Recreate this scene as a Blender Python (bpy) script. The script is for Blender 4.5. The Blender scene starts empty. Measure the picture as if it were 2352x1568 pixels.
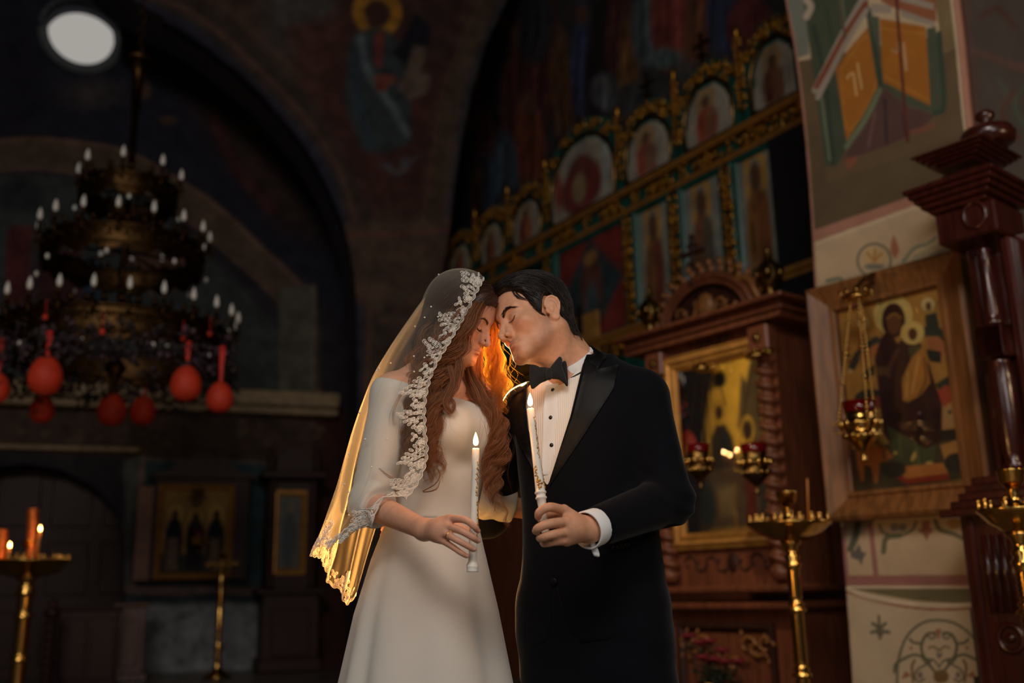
import bpy, math, random
import numpy as np
from mathutils import Vector, Matrix
from mathutils.bvhtree import BVHTree

# ------------------------------------------------------------------ camera, world, lights, exposure
S = bpy.context.scene
COL = S.collection
IMG_W, IMG_H, FPX = 2352, 1568, 2287.0
PITCH, ROLL = math.radians(14.0), math.radians(1.2)
CAM = np.array([0.0, 0.0, 0.92])
FWD = np.array([0, math.cos(PITCH), math.sin(PITCH)])
_U0 = np.array([0, -math.sin(PITCH), math.cos(PITCH)])
_R0 = np.array([1.0, 0, 0])
RGT = _R0 * math.cos(ROLL) - _U0 * math.sin(ROLL)
UPV = _U0 * math.cos(ROLL) + _R0 * math.sin(ROLL)

cam_data = bpy.data.cameras.new('camera')
cam = bpy.data.objects.new('camera', cam_data)
COL.objects.link(cam)
cam_data.sensor_width = 36.0
cam_data.lens = FPX / IMG_W * 36.0
cam_data.clip_start = 0.05
m = Matrix.Identity(4)
for i in range(3):
    m[i][0], m[i][1], m[i][2], m[i][3] = RGT[i], UPV[i], -FWD[i], CAM[i]
cam.matrix_world = m
cam_data.dof.use_dof = True
cam_data.dof.focus_distance = 2.40
cam_data.dof.aperture_fstop = 1.8
S.camera = cam

S.view_settings.view_transform = 'Standard'
S.view_settings.look = 'None'
S.view_settings.exposure = 0.0
S.view_settings.gamma = 1.0
S.view_settings.use_curve_mapping = False

world = bpy.data.worlds.new('World')
S.world = world
world.use_nodes = True
bg = world.node_tree.nodes['Background']
bg.inputs[0].default_value = (0.50, 0.62, 0.85, 1)
bg.inputs[1].default_value = 0.055


def look_at(o, tgt):
    d = Vector(tgt) - o.location
    o.rotation_euler = d.to_track_quat('-Z', 'Y').to_euler()


def area_light(name, loc, tgt, size, power, color):
    l = bpy.data.lights.new(name, 'AREA')
    l.shape = 'RECTANGLE'
    l.size, l.size_y = size
    l.energy = power
    l.color = color
    o = bpy.data.objects.new(name, l)
    o.location = loc
    COL.objects.link(o)
    look_at(o, tgt)
    return o


def point_light(name, loc, power, color, radius=0.02):
    l = bpy.data.lights.new(name, 'POINT')
    l.energy = power
    l.color = color
    l.shadow_soft_size = radius
    o = bpy.data.objects.new(name, l)
    o.location = loc
    COL.objects.link(o)
    return o


# unseen area lights added as soft key, side fill and broad nave fill
area_light('key_light', (1.9, -1.2, 2.9), (0.0, 2.5, 1.25), (1.6, 1.8), 41, (1.0, 0.955, 0.91))
area_light('side_fill', (-3.4, -0.6, 3.2), (-0.4, 2.5, 1.0), (1.0, 1.6), 11, (0.86, 0.94, 1.0))
area_light('nave_fill', (-1.0, -4.0, 6.0), (-1.5, 12.0, 3.2), (3.0, 2.0), 270, (1.0, 0.90, 0.80))  # added fill, spreads even light over the far walls and icon screen
# lamps on the wall of the right-hand aisle, out of the frame
point_light('aisle_lamp', (3.9, 2.2, 2.3), 42, (1.0, 0.70, 0.40), 0.12)
# the small strobes standing behind the couple
point_light('back_strobe', (-0.085, 2.95, 1.13), 24, (1.0, 0.52, 0.16), 0.035)
_sp = bpy.data.lights.new('veil_strobe', 'SPOT')
_sp.energy, _sp.color, _sp.shadow_soft_size, _sp.spot_size, _sp.spot_blend = 105, (1.0, 0.48, 0.14), .03, math.radians(95), .6
_so = bpy.data.objects.new('veil_strobe', _sp)
_so.location = (-.14, 3.05, 0.97)
COL.objects.link(_so)
look_at(_so, (-.45, 2.70, 1.06))
_sp = bpy.data.lights.new('hair_strobe', 'SPOT')
_sp.energy, _sp.color, _sp.shadow_soft_size, _sp.spot_size, _sp.spot_blend = 900, (1.0, 0.70, 0.30), .03, math.radians(25), .6
_so = bpy.data.objects.new('hair_strobe', _sp)
_so.location = (-.160, 3.35, 1.70)
COL.objects.link(_so)
look_at(_so, (0.01, 2.55, 1.47))
# unseen spot added to brighten the walnut icon shrine
_sp = bpy.data.lights.new('shrine_fill_spot', 'SPOT')
_sp.energy, _sp.color, _sp.shadow_soft_size, _sp.spot_size, _sp.spot_blend = 260, (1.0, 0.80, 0.52), .08, math.radians(32), .8
_so = bpy.data.objects.new('shrine_fill_spot', _sp)
_so.location = (-1.2, 3.6, 4.4)
COL.objects.link(_so)
look_at(_so, (1.15, 6.3, 1.75))


# ------------------------------------------------------------------ pixel helpers
def ray(px, py):
    d = FWD + RGT * ((px - 1176) / FPX) - UPV * ((py - 784) / FPX)
    return d / np.linalg.norm(d)


def P(px, py, Y):
    d = ray(px, py)
    return CAM + d * ((Y - CAM[1]) / d[1])


def proj(pts):
    d = np.asarray(pts, float) - CAM
    z = d @ FWD
    return np.stack([1176 + FPX * (d @ RGT) / z, 784 - FPX * (d @ UPV) / z], -1)


class Plane:
    """vertical plane: origin, unit ex (along the wall, to the right in the picture), ez up, n towards the camera"""
    def __init__(self, px, py, Y, heading):
        o = P(px, py, Y)
        self.o = np.array([o[0], o[1], 0.0])
        h = math.radians(heading)
        self.ex = np.array([math.sin(h), math.cos(h), 0.0])
        self.ez = np.array([0, 0, 1.0])
        n = np.cross(self.ez, self.ex)
        if n @ (CAM - self.o) < 0:
            n = -n
        self.n = n

    def uv(self, px, py, off=0.0):
        d = ray(px, py)
        o = self.o + self.n * off
        t = ((o - CAM) @ self.n) / (d @ self.n)
        p = CAM + d * t - o
        return np.array([p @ self.ex, p[2]])

    def w(self, u, v, off=0.0):
        return self.o + self.ex * u + self.ez * v + self.n * off

    def pt(self, px, py, off=0.0):
        u, v = self.uv(px, py, off)
        return self.w(u, v, off)

    def frame(self, u=0, v=0, off=0):
        """4x4 frame: x along wall, y towards the viewer, z up"""
        M = np.eye(4)
        M[:3, 0], M[:3, 1], M[:3, 2], M[:3, 3] = self.ex, self.n, self.ez, self.w(u, v, off)
        return M


# ------------------------------------------------------------------ object helpers
def tag(o, label=None, cat=None, group=None, kind=None):
    if label: o['label'] = label
    if cat: o['category'] = cat
    if group: o['group'] = group
    if kind: o['kind'] = kind
    return o


def thing(name, label, cat, loc, group=None):
    o = bpy.data.objects.new(name, None)
    o.empty_display_size = 0.05
    o.location = Vector([float(c) for c in loc])
    COL.objects.link(o)
    o['_loc'] = [float(c) for c in loc]
    return tag(o, label, cat, group)


def attach(o, parent):
    """parent o keeping its world placement (parents are translated only)"""
    off = Vector((0, 0, 0))
    q = parent
    while q is not None:
        off = off + Vector(q.location)
        q = q.parent
    o.parent = parent
    o.location = Vector(o.location) - off
    return o


def mesh_obj(name, V, F, mat, parent=None, smooth=True, col=None, label=None):
    me = bpy.data.meshes.new(name)
    V = np.asarray(V, np.float32)
    if isinstance(F, np.ndarray):
        nv = F.shape[1]
        me.vertices.add(len(V))
        me.vertices.foreach_set('co', V.ravel())
        me.loops.add(F.size)
        me.loops.foreach_set('vertex_index', F.ravel().astype(np.int32))
        me.polygons.add(len(F))
        me.polygons.foreach_set('loop_start', (np.arange(len(F)) * nv).astype(np.int32))
        me.polygons.foreach_set('loop_total', np.full(len(F), nv, np.int32))
        me.update(calc_edges=True)
        me.validate()
    else:
        me.from_pydata([tuple(map(float, v)) for v in V], [], F)
        me.update()
    if smooth:
        me.polygons.foreach_set('use_smooth', np.ones(len(me.polygons), bool))
    if col is not None:
        a = me.color_attributes.new('Col', 'FLOAT_COLOR', 'POINT')
        c = np.ones((len(V), 4), np.float32)
        c[:, :3] = col
        a.data.foreach_set('color', c.ravel())
    me.materials.append(mat)
    o = bpy.data.objects.new(name, me)
    COL.objects.link(o)
    if parent is not None:
        attach(o, parent)
    if label: o['label'] = label
    return o


def copy_part(o, parent, delta=(0, 0, 0)):
    c = o.copy()
    COL.objects.link(c)
    c.parent = parent
    return c


def lin(c):
    """0-255 sRGB -> linear"""
    c = np.asarray(c, float) / 255.0
    return np.where(c <= 0.04045, c / 12.92, ((c + 0.055) / 1.055) ** 2.4)


def rotz(a):
    c, s = math.cos(a), math.sin(a)
    return np.array([[c, -s, 0], [s, c, 0], [0, 0, 1.0]])


def norm(v):
    v = np.asarray(v, float)
    return v / (np.linalg.norm(v) + 1e-12)


def frame_at(o, x, y, z):
    M = np.eye(4)
    M[:3, 0], M[:3, 1], M[:3, 2], M[:3, 3] = x, y, z, o
    return M


def catmull(pts, n):
    """resample a polyline of control points with a Catmull-Rom spline to n points"""
    p = np.asarray(pts, float)
    k = len(p)
    if k == 2:
        t = np.linspace(0, 1, n)[:, None]
        return p[0] * (1 - t) + p[1] * t
    q = np.vstack([2 * p[0] - p[1], p, 2 * p[-1] - p[-2]])
    t = np.linspace(0, k - 1 - 1e-9, n)
    i = t.astype(int)
    f = (t - i)[:, None]
    a, b, c, d = q[i], q[i + 1], q[i + 2], q[i + 3]
    return 0.5 * (2 * b + (c - a) * f + (2 * a - 5 * b + 4 * c - d) * f ** 2 + (3 * b - a - 3 * c + d) * f ** 3)


class MB:
    """collects shapes into one mesh; M is the current local frame"""
    def __init__(self, M=None):
        self.V, self.F, self.n = [], [], 0
        self.M = np.eye(4) if M is None else np.asarray(M, float)

    def add(self, V, F):
        V = np.asarray(V, float)
        V = V @ self.M[:3, :3].T + self.M[:3, 3]
        self.V.append(V)
        self.F.extend([tuple(int(i) + self.n for i in f) for f in F])
        self.n += len(V)
        return self

    def box(self, c, s, R=None, bev=0.0):
        x, y, z = np.asarray(s, float) / 2
        if bev > 0:
            b = min(bev, x * .9, y * .9, z * .9)
            V = []
            for sx in (-1, 1):
                for sy in (-1, 1):
                    for sz in (-1, 1):
                        V += [(sx * (x - b), sy * (y - b), sz * z), (sx * (x - b), sy * y, sz * (z - b)), (sx * x, sy * (y - b), sz * (z - b))]
            V = np.array(V)
            idx = lambda i, j, k, w: (((i * 2) + j) * 2 + k) * 3 + w
            F = []
            for s_ in (0, 1):
                F.append([idx(0, 0, s_, 0), idx(1, 0, s_, 0), idx(1, 1, s_, 0), idx(0, 1, s_, 0)])
                F.append([idx(0, s_, 0, 1), idx(1, s_, 0, 1), idx(1, s_, 1, 1), idx(0, s_, 1, 1)])
                F.append([idx(s_, 0, 0, 2), idx(s_, 1, 0, 2), idx(s_, 1, 1, 2), idx(s_, 0, 1, 2)])
            for a in (0, 1):
                for b_ in (0, 1):
                    F.append([idx(0, a, b_, 0), idx(1, a, b_, 0), idx(1, a, b_, 1), idx(0, a, b_, 1)])
                    F.append([idx(a, 0, b_, 0), idx(a, 1, b_, 0), idx(a, 1, b_, 2), idx(a, 0, b_, 2)])
                    F.append([idx(a, b_, 0, 1), idx(a, b_, 1, 1), idx(a, b_, 1, 2), idx(a, b_, 0, 2)])
                    for c_ in (0, 1):
                        F.append([idx(a, b_, c_, 0), idx(a, b_, c_, 1), idx(a, b_, c_, 2)])
        else:
            V = np.array([(sx * x, sy * y, sz * z) for sx in (-1, 1) for sy in (-1, 1) for sz in (-1, 1)])
            F = [(0, 1, 3, 2), (4, 6, 7, 5), (0, 4, 5, 1), (2, 3, 7, 6), (0, 2, 6, 4), (1, 5, 7, 3)]
        if R is not None:
            V = V @ np.asarray(R).T
        return self.add(V + np.asarray(c, float), F)

    def lathe(self, prof, c=(0, 0, 0), n=24, R=None, twist=0.0, lobes=0, lobe_amp=0.0):
        """prof: list of (r, z)"""
        prof = np.asarray(prof, float)
        a = np.linspace(0, 2 * math.pi, n, endpoint=False)
        V = []
        for i, (r, z) in enumerate(prof):
            rr = r * (1 + (lobe_amp * np.cos(lobes * (a + twist * z)) if lobes else 0))
            V.append(np.stack([rr * np.cos(a), rr * np.sin(a), np.full(n, z)], 1))
        V = np.vstack(V)
        F = []
        for i in range(len(prof) - 1):
            for j in range(n):
                k = (j + 1) % n
                F.append((i * n + j, i * n + k, (i + 1) * n + k, (i + 1) * n + j))
        F.append(tuple(range(n - 1, -1, -1)))
        F.append(tuple((len(prof) - 1) * n + j for j in range(n)))
        if R is not None:
            V = V @ np.asarray(R).T
        return self.add(V + np.asarray(c, float), F)

    def sphere(self, c, r, n=12, m=8):
        r = np.ones(3) * r if np.isscalar(r) else np.asarray(r, float)
        t = np.linspace(-math.pi / 2, math.pi / 2, m + 1)
        prof = np.stack([np.maximum(np.cos(t), 1e-3), np.sin(t)], 1)
        a = np.linspace(0, 2 * math.pi, n, endpoint=False)
        V = np.vstack([np.stack([p[0] * np.cos(a), p[0] * np.sin(a), np.full(n, p[1])], 1) for p in prof]) * r
        F = []
        for i in range(m):
            for j in range(n):
                k = (j + 1) % n
                F.append((i * n + j, i * n + k, (i + 1) * n + k, (i + 1) * n + j))
        return self.add(V + np.asarray(c, float), F)

    def tube(self, pts, r, sides=8, closed=False, flat=1.0, up=None):
        p = np.asarray(pts, float)
        n = len(p)
        r = np.ones(n) * r if np.isscalar(r) else np.interp(np.linspace(0, 1, n), np.linspace(0, 1, len(r)), r)
        T = np.gradient(p, axis=0) if not closed else (np.roll(p, -1, 0) - np.roll(p, 1, 0))
        T /= np.linalg.norm(T, axis=1, keepdims=True) + 1e-12
        if up is None:
            up = np.array([0, 0, 1.0]) if abs(T[:, 2]).mean() < 0.8 else np.array([0, 1.0, 0])
        up = np.asarray(up, float)
        A = np.cross(T, up)
        A /= np.linalg.norm(A, axis=1, keepdims=True) + 1e-9
        B = np.cross(A, T)
        a = np.linspace(0, 2 * math.pi, sides, endpoint=False)
        V = (p[:, None, :] + r[:, None, None] * (np.cos(a)[None, :, None] * A[:, None, :] + flat * np.sin(a)[None, :, None] * B[:, None, :])).reshape(-1, 3)
        F = []
        for i in range(n if closed else n - 1):
            i2 = (i + 1) % n
            for j in range(sides):
                k = (j + 1) % sides
                F.append((i * sides + j, i * sides + k, i2 * sides + k, i2 * sides + j))
        if not closed:
            F.append(tuple(range(sides - 1, -1, -1)))
            F.append(tuple((n - 1) * sides + j for j in range(sides)))
        return self.add(V, F)

    def prism(self, poly, d0, d1, inset=0.0):
        """polygon in local x,z extruded along local y from d0 to d1; inset shrinks the d1 end a little"""
        p = np.asarray(poly, float)
        n = len(p)
        c = p.mean(0)
        q = c + (p - c) * (1 - inset)
        V = np.vstack([np.stack([p[:, 0], np.full(n, d0), p[:, 1]], 1), np.stack([q[:, 0], np.full(n, d1), q[:, 1]], 1)])
        F = [tuple(range(n)), tuple(range(2 * n - 1, n - 1, -1))]
        for i in range(n):
            k = (i + 1) % n
            F.append((i, i + n, k + n, k))
        return self.add(V, F)

    def sweep_rect(self, prof, x0, x1, z0, z1):
        """moulding profile (inward offset, depth) swept round a rectangle in local x,z with mitred corners"""
        prof = np.asarray(prof, float)
        n = len(prof)
        V = []
        for (cx, cz, sx, sz) in ((x0, z0, 1, 1), (x1, z0, -1, 1), (x1, z1, -1, -1), (x0, z1, 1, -1)):
            V += [(cx + sx * o, d, cz + sz * o) for o, d in prof]
        F = []
        for k in range(4):
            k2 = (k + 1) % 4
            for i in range(n - 1):
                F.append((k * n + i, k2 * n + i, k2 * n + i + 1, k * n + i + 1))
        return self.add(V, F)

    def leaf(self, c, d, nrm, L, Wd, T):
        """small domed leaf / petal starting at c along d"""
        d, nrm = norm(d), norm(nrm)
        s = np.cross(d, nrm)
        c = np.asarray(c, float)
        pts = [(0, 0, 0), (.25, .38, 0), (.6, .5, 0), (1, 0, 0), (.6, -.5, 0), (.25, -.38, 0), (.5, 0, 1)]
        V = [c + d * L * a + s * Wd * b + nrm * T * h for a, b, h in pts] + [c + d * L * .5 - nrm * T * .3]
        F = [(i, (i + 1) % 6, 6) for i in range(6)] + [((i + 1) % 6, i, 7) for i in range(6)]
        return self.add(V, F)

    def build(self, name, mat, parent=None, smooth=True, label=None, angle=None):
        V = np.vstack(self.V) if self.V else np.zeros((0, 3))
        o = mesh_obj(name, V, self.F, mat, parent, smooth=smooth, label=label)
        if smooth and angle:
            try:
                o.data.set_sharp_from_angle(angle=math.radians(angle))
            except Exception:
                pass
        return o


# ------------------------------------------------------------------ materials
def new_mat(name):
    mt = bpy.data.materials.new(name)
    mt.use_nodes = True
    nt = mt.node_tree
    return mt, nt, nt.nodes['Principled BSDF'], nt.nodes['Material Output']


def mat(name, c, rough=0.6, metal=0.0, var=0.25, scale=12.0, bump=0.15, bscale=60.0, stretch=None, spec=0.5, **kw):
    """principled material with procedural noise colour variation and bump"""
    mt, nt, b, out = new_mat(name)
    c = lin(c)
    tc = nt.nodes.new('ShaderNodeTexCoord')
    mp = nt.nodes.new('ShaderNodeMapping')
    nt.links.new(tc.outputs['Object'], mp.inputs[0])
    if stretch: mp.inputs['Scale'].default_value = stretch
    nz = nt.nodes.new('ShaderNodeTexNoise')
    nz.inputs['Scale'].default_value = scale
    nz.inputs['Detail'].default_value = 5
    nt.links.new(mp.outputs[0], nz.inputs['Vector'])
    rp = nt.nodes.new('ShaderNodeValToRGB')
    rp.color_ramp.elements[0].position = .3
    rp.color_ramp.elements[1].position = .7
    lo, hi = c * (1 - var), np.minimum(c * (1 + var), 1)
    rp.color_ramp.elements[0].color = (*lo, 1)
    rp.color_ramp.elements[1].color = (*hi, 1)
    nt.links.new(nz.outputs['Fac'], rp.inputs[0])
    nt.links.new(rp.outputs[0], b.inputs['Base Color'])
    b.inputs['Roughness'].default_value = rough
    b.inputs['Metallic'].default_value = metal
    b.inputs['Specular IOR Level'].default_value = spec
    if bump > 0:
        n2 = nt.nodes.new('ShaderNodeTexNoise')
        n2.inputs['Scale'].default_value = bscale
        n2.inputs['Detail'].default_value = 3
        nt.links.new(mp.outputs[0], n2.inputs['Vector'])
        bp = nt.nodes.new('ShaderNodeBump')
        bp.inputs['Strength'].default_value = bump
        bp.inputs['Distance'].default_value = 0.01
        nt.links.new(n2.outputs['Fac'], bp.inputs['Height'])
        nt.links.new(bp.outputs[0], b.inputs['Normal'])
    for k, v in kw.items():
        b.inputs[k.replace('_', ' ')].default_value = v
    return mt


def wood(name, c, rough=0.35, **kw):
    return mat(name, c, rough=rough, var=.35, scale=6, stretch=(6, 6, .6), bump=.1, bscale=25, **kw)


def emis(name, c, strength):
    mt, nt, b, out = new_mat(name)
    e = nt.nodes.new('ShaderNodeEmission')
    e.inputs[0].default_value = (*lin(c), 1)
    e.inputs[1].default_value = strength
    nt.links.new(e.outputs[0], out.inputs[0])
    return mt


def attr_mat(name, rough=0.8, var=.25, scale=9.0, sss=0.0, sss_r=(1, .35, .2), bump=.1, bscale=30, spec=.3, sss_scale=.01, coat=0.0):
    """pigment colours come from the mesh's own colour attribute, mottled by procedural noise"""
    mt, nt, b, out = new_mat(name)
    at = nt.nodes.new('ShaderNodeAttribute')
    at.attribute_name = 'Col'
    tc = nt.nodes.new('ShaderNodeTexCoord')
    nz = nt.nodes.new('ShaderNodeTexNoise')
    nz.inputs['Scale'].default_value = scale
    nz.inputs['Detail'].default_value = 6
    nt.links.new(tc.outputs['Object'], nz.inputs['Vector'])
    mr = nt.nodes.new('ShaderNodeMapRange')
    mr.inputs[1].default_value, mr.inputs[2].default_value = .25, .75
    mr.inputs[3].default_value, mr.inputs[4].default_value = 1 - var, 1 + var
    nt.links.new(nz.outputs['Fac'], mr.inputs[0])
    mx = nt.nodes.new('ShaderNodeVectorMath')
    mx.operation = 'SCALE'
    nt.links.new(at.outputs['Color'], mx.inputs[0])
    nt.links.new(mr.outputs[0], mx.inputs['Scale'])
    nt.links.new(mx.outputs[0], b.inputs['Base Color'])
    b.inputs['Roughness'].default_value = rough
    b.inputs['Specular IOR Level'].default_value = spec
    if coat: 
        b.inputs['Coat Weight'].default_value = coat
        b.inputs['Coat Roughness'].default_value = .08
    if sss > 0:
        b.inputs['Subsurface Weight'].default_value = sss
        b.inputs['Subsurface Radius'].default_value = sss_r
        b.inputs['Subsurface Scale'].default_value = sss_scale
    if bump > 0:
        n2 = nt.nodes.new('ShaderNodeTexNoise')
        n2.inputs['Scale'].default_value = bscale
        n2.inputs['Detail'].default_value = 4
        nt.links.new(tc.outputs['Object'], n2.inputs['Vector'])
        bp = nt.nodes.new('ShaderNodeBump')
        bp.inputs['Strength'].default_value = bump
        bp.inputs['Distance'].default_value = .005
        nt.links.new(n2.outputs['Fac'], bp.inputs['Height'])
        nt.links.new(bp.outputs[0], b.inputs['Normal'])
    return mt


# ------------------------------------------------------------------ signed distance fields
def sph(p, c, r):
    return np.linalg.norm(p - np.asarray(c, p.dtype), axis=1) - r


def rcone(p, a, b, ra, rb):
    a = np.asarray(a, p.dtype); b = np.asarray(b, p.dtype)
    ab = b - a
    t = np.clip(((p - a) @ ab) / (ab @ ab + 1e-12), 0, 1)
    return np.linalg.norm(p - a - t[:, None] * ab, axis=1) - (ra + (rb - ra) * t)


def chain(p, pts, rs, k=0.0):
    d = None
    for i in range(len(pts) - 1):
        e = rcone(p, pts[i], pts[i + 1], rs[i], rs[i + 1])
        d = e if d is None else (np.minimum(d, e) if k == 0 else smin(d, e, k))
    return d


def ell(p, c, r, R=None):
    q = p - np.asarray(c, p.dtype)
    if R is not None:
        q = q @ np.asarray(R, p.dtype)
    r = np.asarray(r, p.dtype)
    k0 = np.linalg.norm(q / r, axis=1)
    k1 = np.linalg.norm(q / (r * r), axis=1)
    return k0 * (k0 - 1) / (k1 + 1e-9)


def smin(a, b, k):
    h = np.maximum(k - np.abs(a - b), 0) / k
    return np.minimum(a, b) - h * h * k * .25


def smax(a, b, k):
    return -smin(-a, -b, k)


def loft_sdf(p, rows, yaw, off=0.0, pw=2.3):
    """rows: (z, cx, cy, a, b) ; stacked super-ellipses turned by yaw"""
    rows = np.asarray(sorted(rows), float)
    zz = np.linspace(rows[0, 0], rows[-1, 0], 160)
    # smooth interpolation of the table
    tab = np.stack([np.interp(zz, rows[:, 0], rows[:, i]) for i in range(1, 5)], 1)
    ker = np.hanning(17); ker /= ker.sum()
    pad = np.pad(tab, ((8, 8), (0, 0)), mode='edge')
    tab = np.stack([np.convolve(pad[:, i], ker, 'valid') for i in range(4)], 1)
    z = p[:, 2]
    cx, cy, a, b = (np.interp(z, zz, tab[:, i]) for i in range(4))
    dx, dy = p[:, 0] - cx, p[:, 1] - cy
    c, s = math.cos(yaw), math.sin(yaw)
    x, y = dx * c + dy * s, -dx * s + dy * c
    a, b = a + off, b + off
    k0 = (np.abs(x / a) ** pw + np.abs(y / b) ** pw) ** (1 / pw)
    g = np.sqrt((x / a ** 2) ** 2 + (y / b ** 2) ** 2) / np.maximum(np.sqrt((x / a) ** 2 + (y / b) ** 2), 1e-6)
    d = (k0 - 1) / np.maximum(g, 1e-6)
    d = np.where(k0 < .3, -np.minimum(a, b) * .6, d)
    dz = np.maximum(rows[0, 0] - z, z - rows[-1, 0])
    return np.maximum(d, dz)


def poly_sdf2(q, poly):
    """signed distance of 2-D points to a polygon (negative inside)"""
    poly = np.asarray(poly, float)
    n = len(poly)
    d = np.full(len(q), 1e18)
    s = np.ones(len(q))
    for i in range(n):
        a, b = poly[i], poly[i - 1]
        e = b - a
        w = q - a
        t = np.clip((w @ e) / (e @ e + 1e-12), 0, 1)
        bb = w - t[:, None] * e
        d = np.minimum(d, (bb ** 2).sum(1))
        c1 = q[:, 1] >= a[1]
        c2 = q[:, 1] < b[1]
        c3 = e[0] * w[:, 1] > e[1] * w[:, 0]
        flip = (c1 & c2 & c3) | (~c1 & ~c2 & ~c3)
        s = np.where(flip, -s, s)
    return s * np.sqrt(d)


def axis_grid(lo, hi, coarse, fine=()):
    """1-D grid with finer steps inside the given (a, b, step) ranges"""
    xs = [lo]
    while xs[-1] < hi:
        x = xs[-1]
        h = coarse
        for a, b, s in fine:
            if a - 1e-9 <= x <= b:
                h = min(h, s)
            elif x < a and x + h > a:
                h = min(h, max(a - x, s))
        xs.append(x + h)
    return np.array(xs)


def near(p, c, r, fn):
    """evaluate fn only inside a sphere that safely holds the shape"""
    d0 = np.linalg.norm(p - np.asarray(c, float), axis=1) - r
    out = d0 + .05
    k = d0 < 0
    if k.any():
        out[k] = fn(p[k])
    return out


def surface_nets(fn, xs, ys, zs, B=5, slack=1.15):
    nx, ny, nz = len(xs), len(ys), len(zs)
    D = np.empty((nx, ny, nz), np.float32)
    def blocks(n):
        return [(i, min(i + B, n)) for i in range(0, n, B)]
    bx, by, bz = blocks(nx), blocks(ny), blocks(nz)
    cen = lambda g, bl: np.array([(g[a] + g[b - 1]) / 2 for a, b in bl])
    hal = lambda g, bl: np.array([(g[min(b, len(g) - 1)] - g[max(a - 1, 0)]) / 2 for a, b in bl])
    cx, cy, cz = cen(xs, bx), cen(ys, by), cen(zs, bz)
    hx, hy, hz = hal(xs, bx), hal(ys, by), hal(zs, bz)
    G = np.stack(np.meshgrid(cx, cy, cz, indexing='ij'), -1).reshape(-1, 3)
    H = np.stack(np.meshgrid(hx, hy, hz, indexing='ij'), -1).reshape(-1, 3)
    dc = fn(G)
    keep = np.abs(dc) < np.linalg.norm(H, axis=1) * slack + .0025
    dc3 = dc.reshape(len(bx), len(by), len(bz))
    ix = np.repeat(np.arange(len(bx)), [b - a for a, b in bx])
    iy = np.repeat(np.arange(len(by)), [b - a for a, b in by])
    iz = np.repeat(np.arange(len(bz)), [b - a for a, b in bz])
    D[:] = dc3[np.ix_(ix, iy, iz)]
    k3 = keep.reshape(dc3.shape)
    act = np.argwhere(k3)
    ii, jj, kk = np.meshgrid(np.arange(B), np.arange(B), np.arange(B), indexing='ij')
    I = (act[:, 0:1] * B + ii.ravel()[None]).ravel()
    J = (act[:, 1:2] * B + jj.ravel()[None]).ravel()
    K = (act[:, 2:3] * B + kk.ravel()[None]).ravel()
    ok = (I < nx) & (J < ny) & (K < nz)
    I, J, K = I[ok], J[ok], K[ok]
    CH = 400000
    for s in range(0, len(I), CH):
        i, j, k = I[s:s + CH], J[s:s + CH], K[s:s + CH]
        D[i, j, k] = fn(np.stack([xs[i], ys[j], zs[k]], 1))
    ins = D < 0
    c = np.zeros((nx - 1, ny - 1, nz - 1), np.uint8)
    for a in (0, 1):
        for b in (0, 1):
            for d in (0, 1):
                c += ins[a:nx - 1 + a, b:ny - 1 + b, d:nz - 1 + d]
    mixed = (c > 0) & (c < 8)
    cells = np.argwhere(mixed)
    ids = np.full(mixed.shape, -1, np.int32)
    ids[mixed] = np.arange(len(cells))
    acc = np.zeros((len(cells), 3))
    cnt = np.zeros(len(cells))
    corner = lambda o: (cells[:, 0] + o[0], cells[:, 1] + o[1], cells[:, 2] + o[2])
    def pos(o):
        a = corner(o)
        return np.stack([xs[a[0]], ys[a[1]], zs[a[2]]], 1)
    for ax in range(3):
        o1, o2 = [(ax + 1) % 3, (ax + 2) % 3]
        for a in (0, 1):
            for b in (0, 1):
                p0 = [0, 0, 0]; p0[o1] = a; p0[o2] = b
                p1 = list(p0); p1[ax] = 1
                d0, d1 = D[corner(p0)].astype(float), D[corner(p1)].astype(float)
                cr = (d0 < 0) != (d1 < 0)
                t = np.where(cr, d0 / np.where(cr, d0 - d1, 1), 0)
                acc += np.where(cr[:, None], pos(p0) * (1 - t[:, None]) + pos(p1) * t[:, None], 0)
                cnt += cr
    V = acc / np.maximum(cnt, 1)[:, None]
    Fs = []
    for ax in range(3):
        o1, o2 = (ax + 1) % 3, (ax + 2) % 3
        sl0 = [slice(None)] * 3; sl1 = [slice(None)] * 3
        sl0[ax] = slice(0, -1); sl1[ax] = slice(1, None)
        s0, s1 = ins[tuple(sl0)], ins[tuple(sl1)]
        e = np.argwhere(s0 != s1)
        e = e[(e[:, o1] > 0) & (e[:, o2] > 0) & (e[:, o1] < D.shape[o1] - 1) & (e[:, o2] < D.shape[o2] - 1)]
        def cid(d1, d2):
            q = e.copy(); q[:, o1] -= d1; q[:, o2] -= d2
            return ids[q[:, 0], q[:, 1], q[:, 2]]
        quad = np.stack([cid(1, 1), cid(0, 1), cid(0, 0), cid(1, 0)], 1)
        fl = ins[e[:, 0], e[:, 1], e[:, 2]]
        quad = np.where(fl[:, None], quad, quad[:, ::-1])
        Fs.append(quad)
    F = np.vstack(Fs)
    F = F[(F >= 0).all(1)]
    return V, F


def smooth_mesh(V, F, it=1, lam=.5):
    V = V.copy()
    E = np.vstack([F[:, [0, 1]], F[:, [1, 2]], F[:, [2, 3]], F[:, [3, 0]]])
    for _ in range(it):
        acc = np.zeros_like(V); n = np.zeros(len(V))
        for k in range(3):
            acc[:, k] = np.bincount(E[:, 0], V[E[:, 1], k], len(V)) + np.bincount(E[:, 1], V[E[:, 0], k], len(V))
        n = np.bincount(E[:, 0], minlength=len(V)) + np.bincount(E[:, 1], minlength=len(V))
        V += lam * (acc / np.maximum(n, 1)[:, None] - V)
    return V


def bvh_of(V, F):
    return BVHTree.FromPolygons([Vector(v) for v in V], [tuple(map(int, f)) for f in F])


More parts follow.
